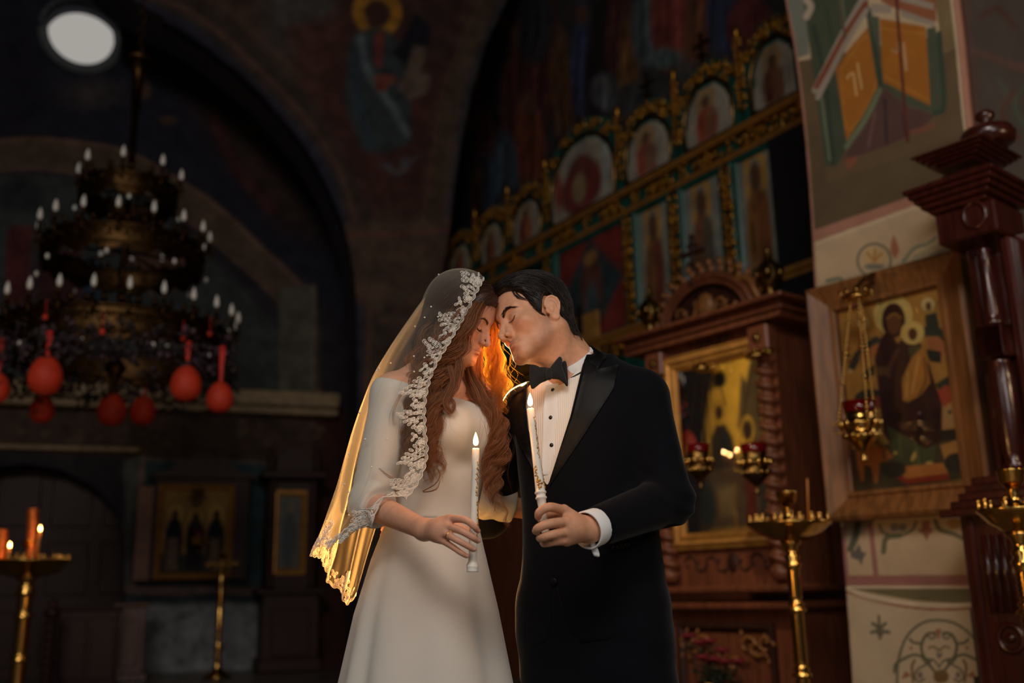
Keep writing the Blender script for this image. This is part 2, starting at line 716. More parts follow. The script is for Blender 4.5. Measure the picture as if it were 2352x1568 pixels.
def hit(bvh, px, py, origin=None):
    d = ray(px, py)
    r = bvh.ray_cast(Vector(CAM), Vector(d))
    return (None, None) if r[0] is None else (np.array(r[0]), np.array(r[1]))


from mathutils.geometry import delaunay_2d_cdt


def densify(poly, step, closed=True):
    poly = np.asarray(poly, float)
    out = []
    n = len(poly)
    for i in range(n if closed else n - 1):
        a, b = poly[i], poly[(i + 1) % n]
        k = max(1, int(np.ceil(np.linalg.norm(b - a) / step)))
        for j in range(k):
            out.append(a + (b - a) * j / k)
    if not closed: out.append(poly[-1])
    return np.array(out)


def fill2d(poly, step):
    """triangulated filling of a polygon: points, triangles, number of boundary points"""
    b = densify(poly, step)
    lo, hi = b.min(0), b.max(0)
    gx_, gy_ = np.meshgrid(np.arange(lo[0], hi[0], step), np.arange(lo[1], hi[1], step))
    g = np.stack([gx_.ravel(), gy_.ravel()], 1)
    g = g[poly_sdf2(g, b) < -step * .55] if len(g) else g
    pts = np.vstack([b, g]) if len(g) else b
    nb = len(b)
    r = delaunay_2d_cdt([Vector(p) for p in pts], [(i, (i + 1) % nb) for i in range(nb)], [], 1, 1e-6)
    return np.array([tuple(v) for v in r[0]]), [tuple(f) for f in r[2]]


_vz = np.array([0, 0, 1.0])
# ------------------------------------------------------------------ people: signed-distance bodies
GM = np.array([[0.3814, 0.864, -0.3288], [-0.8568, 0.4639, 0.2253], [0.3472, 0.1958, 0.9171]])
GP, GS = np.array([0.058, 2.5, 1.594]), 1.0
BM = np.array([[0.3468, -0.8441, 0.409], [0.937, 0.2925, -0.1907], [0.0413, 0.4494, 0.8924]])
BP, BS = np.array([-0.133, 2.5, 1.604]), 0.90


def to_head(p, M, pos, s):
    return ((p - pos) @ M) / s


def from_head(q, M, pos, s):
    return (np.asarray(q, float) @ M.T) * s + pos


def gh(q): return from_head(q, GM, GP, GS)
def bh(q): return from_head(q, BM, BP, BS)


def cranium(q):
    d = ell(q, (0, .016, .045), (.073, .092, .081))
    return smin(d, ell(q, (0, -.024, .040), (.060, .066, .060)), .03)


EYE_SLIT = [(.0160, -.0845, -.0035), (.0235, -.0835, -.0070), (.0325, -.0825, -.0085), (.0410, -.0785, -.0065), (.0475, -.0715, -.0020)]
LIP_U = [(0, -.0930, -.0608), (.0055, -.0930, -.0597), (.014, -.0888, -.0625), (.0220, -.0815, -.0658)]
LIP_L = [(0, -.0922, -.0712), (.011, -.0895, -.0705), (.0212, -.0815, -.0665)]
LU = {True: .0046, False: .0036}
LL = {True: .0058, False: .0050}


def head_sdf(q, fem):
    d = cranium(q)
    q = q.copy()
    ax = np.abs(q[:, 0])
    m = q.copy(); m[:, 0] = ax           # mirrored copy for the paired features
    d = smin(d, ell(q, (0, -.028, -.032), (.056 if fem else .058, .056, .068)), .03)
    ja = .046 if fem else .051
    d = smin(d, chain(m, [(ja, .004, -.056), (.034, -.040, -.080), (.012, -.071, -.0945)], [.0155, .0135, .0135], .01), .028)
    d = smin(d, ell(q, (0, -.076, -.0945), (.015 if fem else .022, .012, .0125)), .030)
    d = smin(d, ell(m, (.043, -.052, -.022), (.020, .022, .017)), .03)
    d = smin(d, rcone(m, (.008, -.083, .021), (.043, -.066, .025), .0095 if fem else .0115, .009), .022)
    # eye sockets, closed lids
    d = smax(d, -sph(m, (.033, -.1035, .002), .0205), .022)
    d = smin(d, ell(m, (.0325, -.0665, -.001), (.0185, .0172, .0145)), .009)
    d = smax(d, -chain(m, [(.018, -.0868, .0065), (.026, -.0868, .0108), (.035, -.0845, .0112), (.046, -.0770, .0070)], [.0012] * 4), .0035)
    d = smax(d, -chain(m, EYE_SLIT, [.0011] * 5), .0022)
    # nose
    w = .88 if fem else 1.0
    ns = chain(q, [(0, -.0855, .014), (0, -.0955, -.006), (0, -.1075, -.026), (0, -.1105, -.0325)], [.0062 * w, .0066 * w, .0078 * w, .0088 * w])
    ns = smin(ns, chain(m, [(.0045, -.0835, .004), (.0085 * w, -.0880, -.016), (.0120 * w, -.0925, -.033)], [.0070, .0082 * w, .0080 * w]), .008)
    ns = smin(ns, ell(m, (.0138 * w, -.0965, -.0360), (.0062, .0108, .0072)), .005)
    ns = smin(ns, rcone(q, (0, -.1095, -.0400), (0, -.0940, -.0440), .0042, .004), .006)
    d = smin(d, ns, .009)
    d = smax(d, -ell(m, (.0068 * w, -.1010, -.0468), (.0030, .0062, .0040)), .002)
    d = smax(d, -chain(m, [(.0205 * w, -.093, -.028), (.0215 * w, -.0905, -.036), (.0170 * w, -.0900, -.0440)], [.0010] * 3), .004)
    # mouth
    d = smin(d, ell(q, (0, -.072, -.066), (.027, .0195, .019)), .020)
    d = smax(d, -rcone(q, (0, -.0995, -.048), (0, -.0970, -.056), .0020, .0022), .006)
    d = smin(d, chain(m, LIP_U, [LU[fem], LU[fem], LU[fem] * .85, .0018]), .0035)
    d = smin(d, chain(m, LIP_L, [LL[fem], LL[fem] * .88, .0018]), .0045)
    d = smax(d, -chain(m, [(0, -.0972, -.0655), (.008, -.0960, -.0652), (.016, -.0918, -.0660), (.0225, -.0862, -.0658), (.0270, -.0815, -.0645)], [.0019, .0018, .0018, .0018, .0012]), .0018)
    d = smax(d, -ell(q, (0, -.1010, -.0825), (.020, .0085, .0050)), .014)
    if fem:                      # her ears lie hidden under the hair
        return d
    # ears
    e = m - np.array([.0735, .010, -.010])
    e[:, 0] -= .38 * np.clip(e[:, 1] + .012, -.01, .05)
    er = ell(e, (0, .005, .003), (.0040, .0165, .0265))
    er = smin(er, chain(e, [(-.003, -.004, .002), (-.002, -.010, .012), (.000, -.007, .023), (.002, .002, .0305), (.003, .012, .0300), (.003, .0205, .020), (.003, .0225, .006), (.002, .0185, -.008), (.001, .011, -.019)],
                            [.0026, .0028, .003, .0034, .0036, .0036, .0034, .003, .003]), .003)
    er = smin(er, ell(e, (.000, .001, -.027), (.0042, .0080, .0085)), .008)
    er = smax(er, -ell(e, (.0065, -.001, -.006), (.0060, .0080, .0110)), .004)
    er = smax(er, -chain(e, [(.0065, -.002, .016), (.0068, .009, .021), (.0068, .0155, .010), (.006, .0125, -.006)], [.0030, .0038, .0034, .0025]), .003)
    er = smin(er, chain(e, [(.003, .004, .016), (.0035, .0105, .006), (.003, .0085, -.010), (.002, .001, -.0175)], [.0020, .0026, .0024, .002]), .003)
    er = smin(er, ell(e, (.001, -.0105, -.006), (.0040, .0042, .0065)), .005)
    d = smin(d, er, .006)
    return d


def finger_pts(org, sc, zpts, ys):
    return [P(org[0] + x / sc, org[1] + y / sc, Y) for (x, y), Y in zip(zpts, ys)]


# ---- groom skeleton
G_neck0, G_neck1 = gh((0, .030, -.055)), P(1330, 858, 2.555)
G_shL, G_shR = P(1478, 915, 2.49), P(1205, 945, 2.63)
G_elL, G_wrL = P(1536, 1148, 2.44), P(1352, 1216, 2.215)
G_elR, G_wrR = P(1120, 1185, 2.80), P(965, 1216, 2.765)
ZG = (1200, 1100); sG = 7.84
G_F = {
    'index': finger_pts(ZG, sG, [(745, 560), (490, 505), (318, 585), (285, 680)], [2.175, 2.135, 2.133, 2.142]),
    'middle': finger_pts(ZG, sG, [(790, 770), (500, 800), (300, 875), (238, 935)], [2.160, 2.127, 2.128, 2.142]),
    'ring': finger_pts(ZG, sG, [(790, 950), (545, 1000), (360, 1055), (300, 1070)], [2.163, 2.132, 2.135, 2.152]),
    'pinky': finger_pts(ZG, sG, [(800, 1110), (600, 1130), (430, 1160), (355, 1165)], [2.175, 2.148, 2.150, 2.165]),
    'thumb': finger_pts(ZG, sG, [(800, 620), (620, 590), (430, 640), (330, 720)], [2.215, 2.212, 2.195, 2.185]),
}
GR = {'index': (.0105, .0098, .0092, .0078), 'middle': (.0108, .0100, .0094, .0080), 'ring': (.0102, .0095, .0088, .0076), 'pinky': (.0095, .0082, .0076, .0066), 'thumb': (.0135, .0115, .0105, .0085)}
G_rows = [(z_, c_[0], c_[1], a_, b_) for z_, c_, a_, b_ in [
    (P(0, 0, 1)[2] * 0 + 1.500, P(1335, 850, 2.555), .060, .060),
    (1.470, P(1338, 880, 2.555), .105, .078),
    (1.430, P(1340, 915, 2.553), .150, .095),
    (1.340, P(1346, 985, 2.550), .172, .115),
    (1.240, P(1348, 1060, 2.550), .166, .116),
    (1.120, P(1352, 1180, 2.553), .154, .112),
    (1.000, P(1358, 1290, 2.558), .160, .118),
    (0.900, P(1360, 1380, 2.562), .172, .125),
    (0.820, P(1362, 1450, 2.565), .176, .125),
    (0.700, P(1362, 1450, 2.565), .165, .118)]]
G_yaw = math.radians(-20)
G_hipL, G_hipR = P(1440, 1400, 2.53), P(1285, 1400, 2.59)
G_knL, G_knR = np.array([.315, 2.53, .48]), np.array([.125, 2.60, .48])
G_anL, G_anR = np.array([.325, 2.57, .075]), np.array([.115, 2.63, .075])


def arm(p, s, e, w, rs):
    return smin(rcone(p, s, e, rs[0], rs[1]), rcone(p, e, w, rs[2], rs[3]), .02)


def hand(p, F, R, wrist, rw, back):
    d = None
    for nme in ('index', 'middle', 'ring', 'pinky'):
        e = rcone(p, wrist, F[nme][0], rw * .62, back)
        d = e if d is None else smin(d, e, .016)
    d = smin(d, rcone(p, wrist, F['thumb'][0], rw * .6, back), .014)
    mid = (wrist + F['middle'][0] + F['ring'][0]) / 3
    d = smin(d, sph(p, mid, rw * .72), .02)
    for nme, pts in F.items():
        cp = catmull(pts, 13)
        rr = np.interp(np.linspace(0, 3, 13), [0, .5, 1, 1.5, 2, 2.6, 3], [R[nme][0], R[nme][0] * .97, R[nme][1] * 1.03, R[nme][1] * .97, R[nme][2] * 1.02, R[nme][2] * .96, R[nme][3]])
        d = smin(d, chain(p, cp, rr), .004 if nme != 'thumb' else .009)
    return d


def groom_body(p):
    hd = near(p, GP, .215, lambda q: head_sdf(to_head(q, GM, GP, GS), False) * GS)
    nk = rcone(p, G_neck0, G_neck1, .056, .062)
    nk = smin(nk, rcone(p, gh((0, .040, -.02)), P(1338, 862, 2.59), .047, .052), .03)
    # sternomastoid running from behind the ear to the collar
    nk = smin(nk, rcone(p, gh((.055, .03, -.055)), P(1292, 872, 2.49), .016, .014), .03)
    nk = smin(nk, rcone(p, gh((0, -.042, -.074)), P(1288, 838, 2.505), .022, .034), .03)
    d = smin(hd, nk, .028)
    t = loft_sdf(p, G_rows, G_yaw, -.006)
    t = smin(t, rcone(p, G_shL, G_shR, .050, .050), .05)
    d = smin(d, t, .04)
    aL = arm(p, G_shL, G_elL, G_wrL, (.050, .041, .041, .028))
    aR = arm(p, G_shR, G_elR, G_wrR, (.050, .041, .041, .028))
    d = smin(d, smin(aL, aR, .02), .03)
    d = smin(d, near(p, (G_wrL + G_F['middle'][1]) / 2, .19, lambda q: hand(q, G_F, GR, G_wrL, .030, .0125)), .012)
    d = smin(d, near(p, (G_wrR + GRh_F['middle'][1]) / 2, .19, lambda q: hand(q, GRh_F, GRh_R, G_wrR, .030, .0125)), .012)
    lg = np.minimum(smin(rcone(p, G_hipL, G_knL, .078, .056), rcone(p, G_knL, G_anL, .054, .038), .02),
                    smin(rcone(p, G_hipR, G_knR, .078, .056), rcone(p, G_knR, G_anR, .054, .038), .02))
    ft = np.minimum(rcone(p, G_anL + [0, .02, -.03], G_anL + [-.05, -.15, -.04], .036, .03), rcone(p, G_anR + [0, .02, -.03], G_anR + [-.06, -.15, -.04], .036, .03))
    lg = smin(lg, ft, .03)
    return smin(d, lg, .04)


_r = P(862, 1213, 2.69)
GRh_F = {}
GRh_R = {'index': (.0105, .0095, .009, .0075), 'middle': (.0105, .0095, .009, .0078), 'ring': (.01, .0092, .0085, .0074), 'pinky': (.0092, .008, .0075, .0066), 'thumb': (.0125, .011, .010, .0085)}
for _i, (_n, _y, _l) in enumerate((('index', 1196, 860), ('middle', 1212, 855), ('ring', 1228, 862), ('pinky', 1244, 872))):
    GRh_F[_n] = [P(920, _y - 2, 2.735), P(893, _y - 4, 2.715), P(872, _y, 2.690), P(_l, _y + 3, 2.665)]
GRh_F['thumb'] = [P(945, 1192, 2.74), P(922, 1176, 2.72), P(900, 1168, 2.705), P(884, 1170, 2.69)]

# ---- bride skeleton
B_neck0, B_neck1 = bh((0, .030, -.055)), P(1018, 880, 2.545)
B_shR, B_shL = P(902, 905, 2.45), P(1108, 925, 2.62)
B_elR, B_wrR = P(850, 1158, 2.43), P(975, 1216, 2.235)
B_elL, B_wrL = P(1098, 1145, 2.735), P(1255, 1180, 2.775)
ZB = (960, 1140); sB = 8.25
B_F = {
    'index': finger_pts(ZB, sB, [(600, 420), (880, 440), (1050, 555), (1130, 650)], [2.185, 2.152, 2.150, 2.160]),
    'middle': finger_pts(ZB, sB, [(560, 565), (815, 650), (1018, 765), (1130, 842)], [2.178, 2.146, 2.146, 2.158]),
    'ring': finger_pts(ZB, sB, [(500, 695), (695, 798), (890, 908), (1055, 1003)], [2.178, 2.148, 2.146, 2.156]),
    'pinky': finger_pts(ZB, sB, [(430, 810), (630, 935), (800, 1055), (925, 1130)], [2.188, 2.165, 2.160, 2.166]),
    'thumb': finger_pts(ZB, sB, [(470, 520), (700, 560), (900, 640), (1010, 740)], [2.225, 2.222, 2.213, 2.204]),
}
BR = {'index': (.0088, .0076, .0070, .0058), 'middle': (.0088, .0078, .0071, .0060), 'ring': (.0085, .0074, .0068, .0058), 'pinky': (.0078, .0066, .0060, .0052), 'thumb': (.0105, .0095, .0088, .0070)}
B_rows = [(z_, c_[0], c_[1], a_, b_) for z_, c_, a_, b_ in [
    (1.490, P(1018, 850, 2.545), .045, .045),
    (1.450, P(1016, 880, 2.542), .085, .062),
    (1.410, P(1016, 915, 2.540), .122, .080),
    (1.330, P(1020, 985, 2.540), .130, .092),
    (1.240, P(1014, 1070, 2.542), .118, .090),
    (1.120, P(1000, 1170, 2.545), .103, .082),
    (1.030, P(994, 1250, 2.550), .122, .096),
    (0.930, P(988, 1350, 2.552), .150, .112),
    (0.820, P(988, 1350, 2.552), .150, .112)]]
B_yaw = math.radians(27)


def bride_torso(p, off=0.0, bust=True):
    t = loft_sdf(p, B_rows, B_yaw, off)
    if bust:
        b1 = ell(p, P(1040, 985, 2.452), (.052 + off, .050 + off, .056 + off))
        b2 = ell(p, P(1098, 985, 2.512), (.050 + off, .052 + off, .055 + off))
        t = smin(t, smin(b1, b2, .035), .045)
    return t


def bride_body(p):
    hd = near(p, BP, .215, lambda q: head_sdf(to_head(q, BM, BP, BS), True) * BS)
    nk = rcone(p, B_neck0, B_neck1, .044, .046)
    nk = smin(nk, rcone(p, bh((-.045, .03, -.05)), P(1052, 890, 2.475), .012, .010), .025)
    d = smin(hd, nk, .024)
    t = bride_torso(p, -.004)
    t = smin(t, rcone(p, B_shL, B_shR, .036, .038), .05)
    t = smin(t, rcone(p, P(985, 838, 2.54), B_shR + np.array([.004, 0, .006]), .034, .036), .05)
    t = smin(t, rcone(p, P(1040, 850, 2.57), B_shL + np.array([0, 0, .004]), .032, .034), .05)
    # collar bones
    t = smin(t, rcone(p, P(1050, 897, 2.462), P(930, 880, 2.435), .0075, .007), .022)
    d = smin(d, t, .045)
    aR = arm(p, B_shR, B_elR, B_wrR, (.043, .034, .036, .0225))
    aL = arm(p, B_shL, B_elL, B_wrL, (.043, .034, .036, .0225))
    d = smin(d, smin(aR, aL, .02), .03)
    d = smin(d, near(p, (B_wrR + B_F['middle'][1]) / 2, .19, lambda q: hand(q, B_F, BR, B_wrR, .025, .0098)), .012)
    d = smin(d, near(p, (B_wrL + BLh_F['middle'][1]) / 2, .19, lambda q: hand(q, BLh_F, BR, B_wrL, .025, .0098)), .012)
    lg = None
    for sx in (-1, 1):
        e = smin(rcone(p, (-.205 + sx * .075, 2.552, .86), (-.205 + sx * .06, 2.55, .46), .078, .05), rcone(p, (-.205 + sx * .06, 2.55, .46), (-.205 + sx * .055, 2.58, .10), .048, .032), .02)
        e = smin(e, rcone(p, (-.205 + sx * .055, 2.58, .085), (-.195 + sx * .06, 2.44, .035), .03, .024), .02)
        lg = e if lg is None else np.minimum(lg, e)
    return smin(d, lg, .05)


BLh_F = {}
for _i, _n in enumerate(('index', 'middle', 'ring', 'pinky')):
    _z = np.array([0, 0, -.019 * _i + .028])
    _b = B_wrL + np.array([.085, .0, 0.0]) + _z
    BLh_F[_n] = [_b, _b + [.035, -.004, .0], _b + [.058, -.012, .0], _b + [.078, -.022, .0]]
BLh_F['thumb'] = [B_wrL + [.03, -.005, .03], B_wrL + [.055, -.01, .05], B_wrL + [.075, -.014, .06], B_wrL + [.09, -.02, .064]]

# ------------------------------------------------------------------ materials for people
M_skin = attr_mat('skin', rough=.48, var=.10, scale=70, sss=.22, bump=.12, bscale=420, spec=.35, sss_scale=.006)
M_dark_hair = mat('dark_brown_hair', (30, 22, 20), rough=.42, var=.4, scale=40, bump=0, spec=.4)


def hair_mat(name, c, trans, fac=.35):
    mt, nt, b, out = new_mat(name)
    ge = nt.nodes.new('ShaderNodeNewGeometry')
    rp = nt.nodes.new('ShaderNodeValToRGB')
    rp.color_ramp.elements[0].color = (*(lin(c) * .45), 1)
    rp.color_ramp.elements[1].color = (*np.minimum(lin(c) * np.array([1.75, 1.6, 1.45]), 1), 1)
    nt.links.new(ge.outputs['Random Per Island'], rp.inputs[0])
    nt.links.new(rp.outputs[0], b.inputs['Base Color'])
    b.inputs['Roughness'].default_value = .38
    b.inputs['Specular IOR Level'].default_value = .5
    tr = nt.nodes.new('ShaderNodeBsdfTranslucent')
    tr.inputs[0].default_value = (*lin(trans), 1)
    mx = nt.nodes.new('ShaderNodeMixShader')
    mx.inputs[0].default_value = fac
    nt.links.new(b.outputs[0], mx.inputs[1])
    nt.links.new(tr.outputs[0], mx.inputs[2])
    nt.links.new(mx.outputs[0], out.inputs[0])
    return mt


M_auburn = hair_mat('auburn_hair', (130, 90, 60), (236, 164, 88))
M_glow = hair_mat('backlit_auburn_hair', (150, 104, 60), (255, 222, 140), .6)  # paler, more translucent copy of auburn, the back-light glow put into its colour
M_root = hair_mat('brown_hair_roots', (66, 46, 38), (140, 84, 40))


def skin_cols(V, M, pos, s, fem, base, lip, stubble):
    q = to_head(V, M, pos, s)
    m = q.copy(); m[:, 0] = np.abs(m[:, 0])
    c = np.tile(lin(base), (len(V), 1))
    def blend(mask, col, k):
        nonlocal c
        w = np.clip(mask, 0, 1)[:, None] * k
        c = c * (1 - w) + lin(col) * w
    up = chain(m, LIP_U, [.004, .004, .0034, .0014])
    lo = chain(m, LIP_L, [.0052, .0045, .0016])
    near = (np.abs(q[:, 0]) < .1) & (np.abs(q[:, 2]) < .14) & (np.abs(q[:, 1]) < .13)
    if stubble is not None:
        d = np.minimum(chain(m, [(.062, -.002, -.035), (.052, -.01, -.066), (.034, -.045, -.088), (0, -.078, -.104)], [.014, .018, .02, .022]), ell(q, (0, -.09, -.056), (.026, .018, .008)))
        blend(np.where(near, .5 - d / .014, 0), stubble, .38)
    blend(np.where(near, .5 - ell(m, (.042, -.070, -.028), (.02, .02, .016)) / .02, 0), (205, 110, 88), .22)
    blend(np.where(near, .5 - np.minimum(up, lo) / .0022, 0), lip, .75)
    return c


# ------------------------------------------------------------------ groom
groom = thing('person', 'person in a black tuxedo with bow tie, eyes closed, holding a lit candle', 'person', (.225, 2.58, 0))
gx = axis_grid(-.36, .56, .007, [(-.08, .215, .0019), (-.34, -.2, .004)])
gy = axis_grid(2.08, 2.90, .007, [(2.105, 2.245, .0025), (2.36, 2.66, .0019)])
gz = axis_grid(-.01, 1.76, .009, [(1.03, 1.165, .0022), (1.43, 1.745, .0019)])
V, F = surface_nets(groom_body, gx, gy, gz)
V = smooth_mesh(V, F, 1, .4)
groom_VF = (V, F)
g_body = mesh_obj('body', V, F, M_skin, groom, col=skin_cols(V, GM, GP, GS, False, (205, 150, 118), (176, 98, 82), (104, 80, 70)))
groom_bvh = bvh_of(V, F)

# ------------------------------------------------------------------ bride
bride = thing('person', 'person in a long ivory off-shoulder dress and pearl lace veil, holding a candle', 'person', (-.205, 2.55, 0))
bx_ = axis_grid(-.46, .26, .007, [(-.25, .0, .0019)])
by_ = axis_grid(2.08, 2.86, .007, [(2.125, 2.24, .0024), (2.38, 2.63, .0019)])
bz_ = axis_grid(-.0, 1.74, .009, [(.99, 1.14, .0022), (1.49, 1.735, .0019)])
V, F = surface_nets(bride_body, bx_, by_, bz_)
V = smooth_mesh(V, F, 1, .4)
b_body = mesh_obj('body', V, F, M_skin, bride, col=skin_cols(V, BM, BP, BS, True, (204, 150, 122), (168, 74, 66), None))
bride_bvh = bvh_of(V, F)
# ------------------------------------------------------------------ cloth helpers
def drape(name, poly, bvh, off, thick, mtl, parent, step=5.0, relax=3, edge_px=0):
    """cloth patch whose outline is traced on the picture and laid onto a body surface"""
    p2, tri = fill2d(poly, step)
    n = len(p2)
    dist, N = np.full(n, np.nan), np.zeros((n, 3))
    for i, q in enumerate(p2):
        h, nn = hit(bvh, q[0], q[1])
        if h is not None:
            dist[i] = np.linalg.norm(h - CAM)
            N[i] = nn if nn @ ray(q[0], q[1]) < 0 else -nn
    ok = ~np.isnan(dist)
    for i in np.where(~ok)[0]:
        j = np.where(ok)[0][np.argmin(((p2[ok] - p2[i]) ** 2).sum(1))]
        dist[i], N[i] = dist[j], N[j]
    nb = [set() for _ in range(n)]
    for t in tri:
        for a in t: nb[a].update(t)
    for _ in range(relax):
        dist = np.array([np.mean(dist[list(s)]) if s else d for s, d in zip(nb, dist)])
        N = np.array([np.mean(N[list(s)], axis=0) if s else q for s, q in zip(nb, N)])
    R_ = np.array([ray(*q) for q in p2])
    N /= np.linalg.norm(N, axis=1, keepdims=True) + 1e-9
    base = CAM + R_ * dist[:, None]
    D = N * .6 - R_ * .6
    D /= np.linalg.norm(D, axis=1, keepdims=True)
    top, bot = base + D * (off + thick), base + D * off
    V = np.vstack([top, bot])
    F = []
    cnt = {}
    for t in tri:
        a = proj(top[list(t)])
        s = np.cross(np.append(a[1] - a[0], 0), np.append(a[2] - a[0], 0))[2]
        t = t if s < 0 else t[::-1]
        F.append(tuple(t)); F.append(tuple(i + n for i in t[::-1]))
        for i in range(len(t)):
            e = (t[i], t[(i + 1) % len(t)])
            cnt[e] = 1
    for (a, b) in list(cnt):
        if (b, a) not in cnt:
            F.append((b, a, a + n, b + n))
    o = mesh_obj(name, V, F, mtl, parent)
    o.data.set_sharp_from_angle(angle=math.radians(50))
    return o


def project_local(bvh, q, M, pos, s, dirl=(0, 1, 0), back=.05, lift=.0008):
    """drop head-local points onto the skin along a local direction"""
    d = norm(M @ np.asarray(dirl, float))
    out = []
    for p in np.asarray(q, float):
        w = from_head(p, M, pos, s)
        r = bvh.ray_cast(Vector(w - d * back), Vector(d))
        out.append(np.array(r[0]) - d * lift if r[0] is not None else w)
    return np.array(out)


def strands_mesh(name, lines, radii, mtl, parent, sides=3, label=None):
    """lines: (n, k, 3), radii: (n,) ; every hair is a fine tapered tube"""
    L = np.asarray(lines, float)
    n, k, _ = L.shape
    T = np.gradient(L, axis=1)
    T /= np.linalg.norm(T, axis=2, keepdims=True) + 1e-12
    up = np.array([.31, -.92, .23])
    A = np.cross(T, up); A /= np.linalg.norm(A, axis=2, keepdims=True) + 1e-9
    B = np.cross(A, T)
    tp = np.linspace(0, 1, k)
    prof = np.clip(np.minimum(tp * 8 + .5, (1 - tp) * 3 + .15), 0, 1)
    r = np.asarray(radii)[:, None, None, None] * prof[None, :, None, None]
    a = np.linspace(0, 2 * math.pi, sides, endpoint=False)
    V = L[:, :, None, :] + r * (np.cos(a)[None, None, :, None] * A[:, :, None, :] + np.sin(a)[None, None, :, None] * B[:, :, None, :])
    V = V.reshape(-1, 3)
    idx = np.arange(n * k * sides).reshape(n, k, sides)
    i0, i1 = idx[:, :-1, :], idx[:, 1:, :]
    F = np.stack([i0, np.roll(i0, -1, 2), np.roll(i1, -1, 2), i1], -1).reshape(-1, 4)
    return mesh_obj(name, V, F, mtl, parent, label=label)


def sdf_grad(fn, p, h=.002):
    g = np.stack([fn(p + np.eye(3)[i] * h) - fn(p - np.eye(3)[i] * h) for i in range(3)], 1)
    return g / (np.linalg.norm(g, axis=1, keepdims=True) + 1e-9)


def brow(name, M, pos, s, bvh, side, mtl, parent, fem, n):
    rng = np.random.default_rng(5)
    c = catmull([(.012, 0, .0165), (.024, 0, .0235), (.038, 0, .0265), (.053, 0, .0190)], 40)
    L = []
    for i in range(n):
        t = rng.random()
        k = int(t * 38)
        b = c[k] + [0, 0, rng.uniform(-1, 1) * (.0028 if fem else .0044) * (1.1 - t) ** .6]
        ang = rng.uniform(.0, .32) if t < .5 else rng.uniform(-.5, .0)
        ln = rng.uniform(.006, .010)
        d = norm(c[min(k + 2, 39)] - c[k]) * ln + np.array([0, 0, 1]) * math.sin(ang) * ln * .7
        q = np.array([b + d * f for f in np.linspace(0, 1, 4)])
        q[:, 0] *= side; q[:, 1] = -.12
        w = project_local(bvh, q, M, pos, s, back=.03, lift=.0009)
        L.append(w)
    return strands_mesh(name, L, np.full(n, .00026 if fem else .00036), mtl, parent)


def lashes(M, pos, s, bvh, side, mtl, parent, fem):
    q = catmull([(x, -.12, z) for x, y, z in EYE_SLIT], 24)
    q[:, 0] *= side
    w = project_local(bvh, q, M, pos, s, back=.03, lift=.0004)
    mb = MB().tube(w, [.0004, .0010, .0012, .0010, .0004], sides=5)
    rng = np.random.default_rng(2)
    fw = M @ np.array([0, -1, 0])
    up = M @ np.array([0, 0, 1])
    for i in range(2, 24):
        for _ in range(2):
            ln = rng.uniform(.0045, .0075) * (1.25 if fem else .85)
            sd = (M @ np.array([side, 0, 0])) * (i / 24 - .45) * .7
            d = norm(fw * 1.0 - up * .75 + sd)
            mb.tube(np.array([w[i], w[i] + d * ln * .5, w[i] + d * ln + up * ln * .25]), [.0003, .00025, .0001], sides=3)
    return mb.build('eyelashes', mtl, parent)


# ------------------------------------------------------------------ groom: clothes
M_tux = mat('black_wool', (8, 9, 15), rough=.85, var=.15, scale=300, bump=.15, bscale=900, spec=.10, Sheen_Weight=.10, Sheen_Roughness=.35)
M_satin = mat('black_satin', (10, 9, 10), rough=.5, var=.05, bump=0, spec=.16)
M_velvet = mat('black_velvet', (15, 15, 18), rough=.9, var=.1, bump=.1, bscale=500, Sheen_Weight=.1)
M_shoe = mat('black_leather', (15, 14, 14), rough=.25, bump=.02)


def shirt_mat():
    mt, nt, b, out = new_mat('pleated_white_cotton')
    b.inputs['Base Color'].default_value = (*lin((226, 221, 214)), 1)
    b.inputs['Roughness'].default_value = .75
    tc = nt.nodes.new('ShaderNodeTexCoord')
    wv = nt.nodes.new('ShaderNodeTexWave')
    wv.inputs['Scale'].default_value = 62
    wv.inputs['Distortion'].default_value = .4
    nt.links.new(tc.outputs['Object'], wv.inputs[0])
    bp = nt.nodes.new('ShaderNodeBump')
    bp.inputs['Strength'].default_value = .35
    bp.inputs['Distance'].default_value = .002
    nt.links.new(wv.outputs['Fac'], bp.inputs['Height'])
    nt.links.new(bp.outputs[0], b.inputs['Normal'])
    return mt


M_shirt = shirt_mat()
M_cotton = mat('white_cotton', (224, 224, 224), rough=.75, var=.04, bump=.08, bscale=700)
chest_n = np.array([math.sin(G_yaw), -math.cos(G_yaw), 0])
G_c = P(1346, 985, 2.55)


def front_px(p, poly, lo):
    """prism of a traced outline through the front half of the torso"""
    d2 = poly_sdf2(proj(p), poly) * .00112
    return np.maximum(d2, lo - (p - G_c) @ chest_n)


V_OPEN = [(1352, 780), (1345, 808), (1310, 955), (1258, 1116), (1240, 1092), (1214, 985), (1208, 930), (1212, 885), (1225, 800), (1280, 740)]
TAIL = [(1270, 1340), (1276, 1342), (1292, 1405), (1335, 1480), (1330, 1530), (1236, 1530), (1240, 1487), (1258, 1470), (1268, 1420)]
hemA, hemB = P(1240, 1487, 2.45), P(1540, 1450, 2.50)


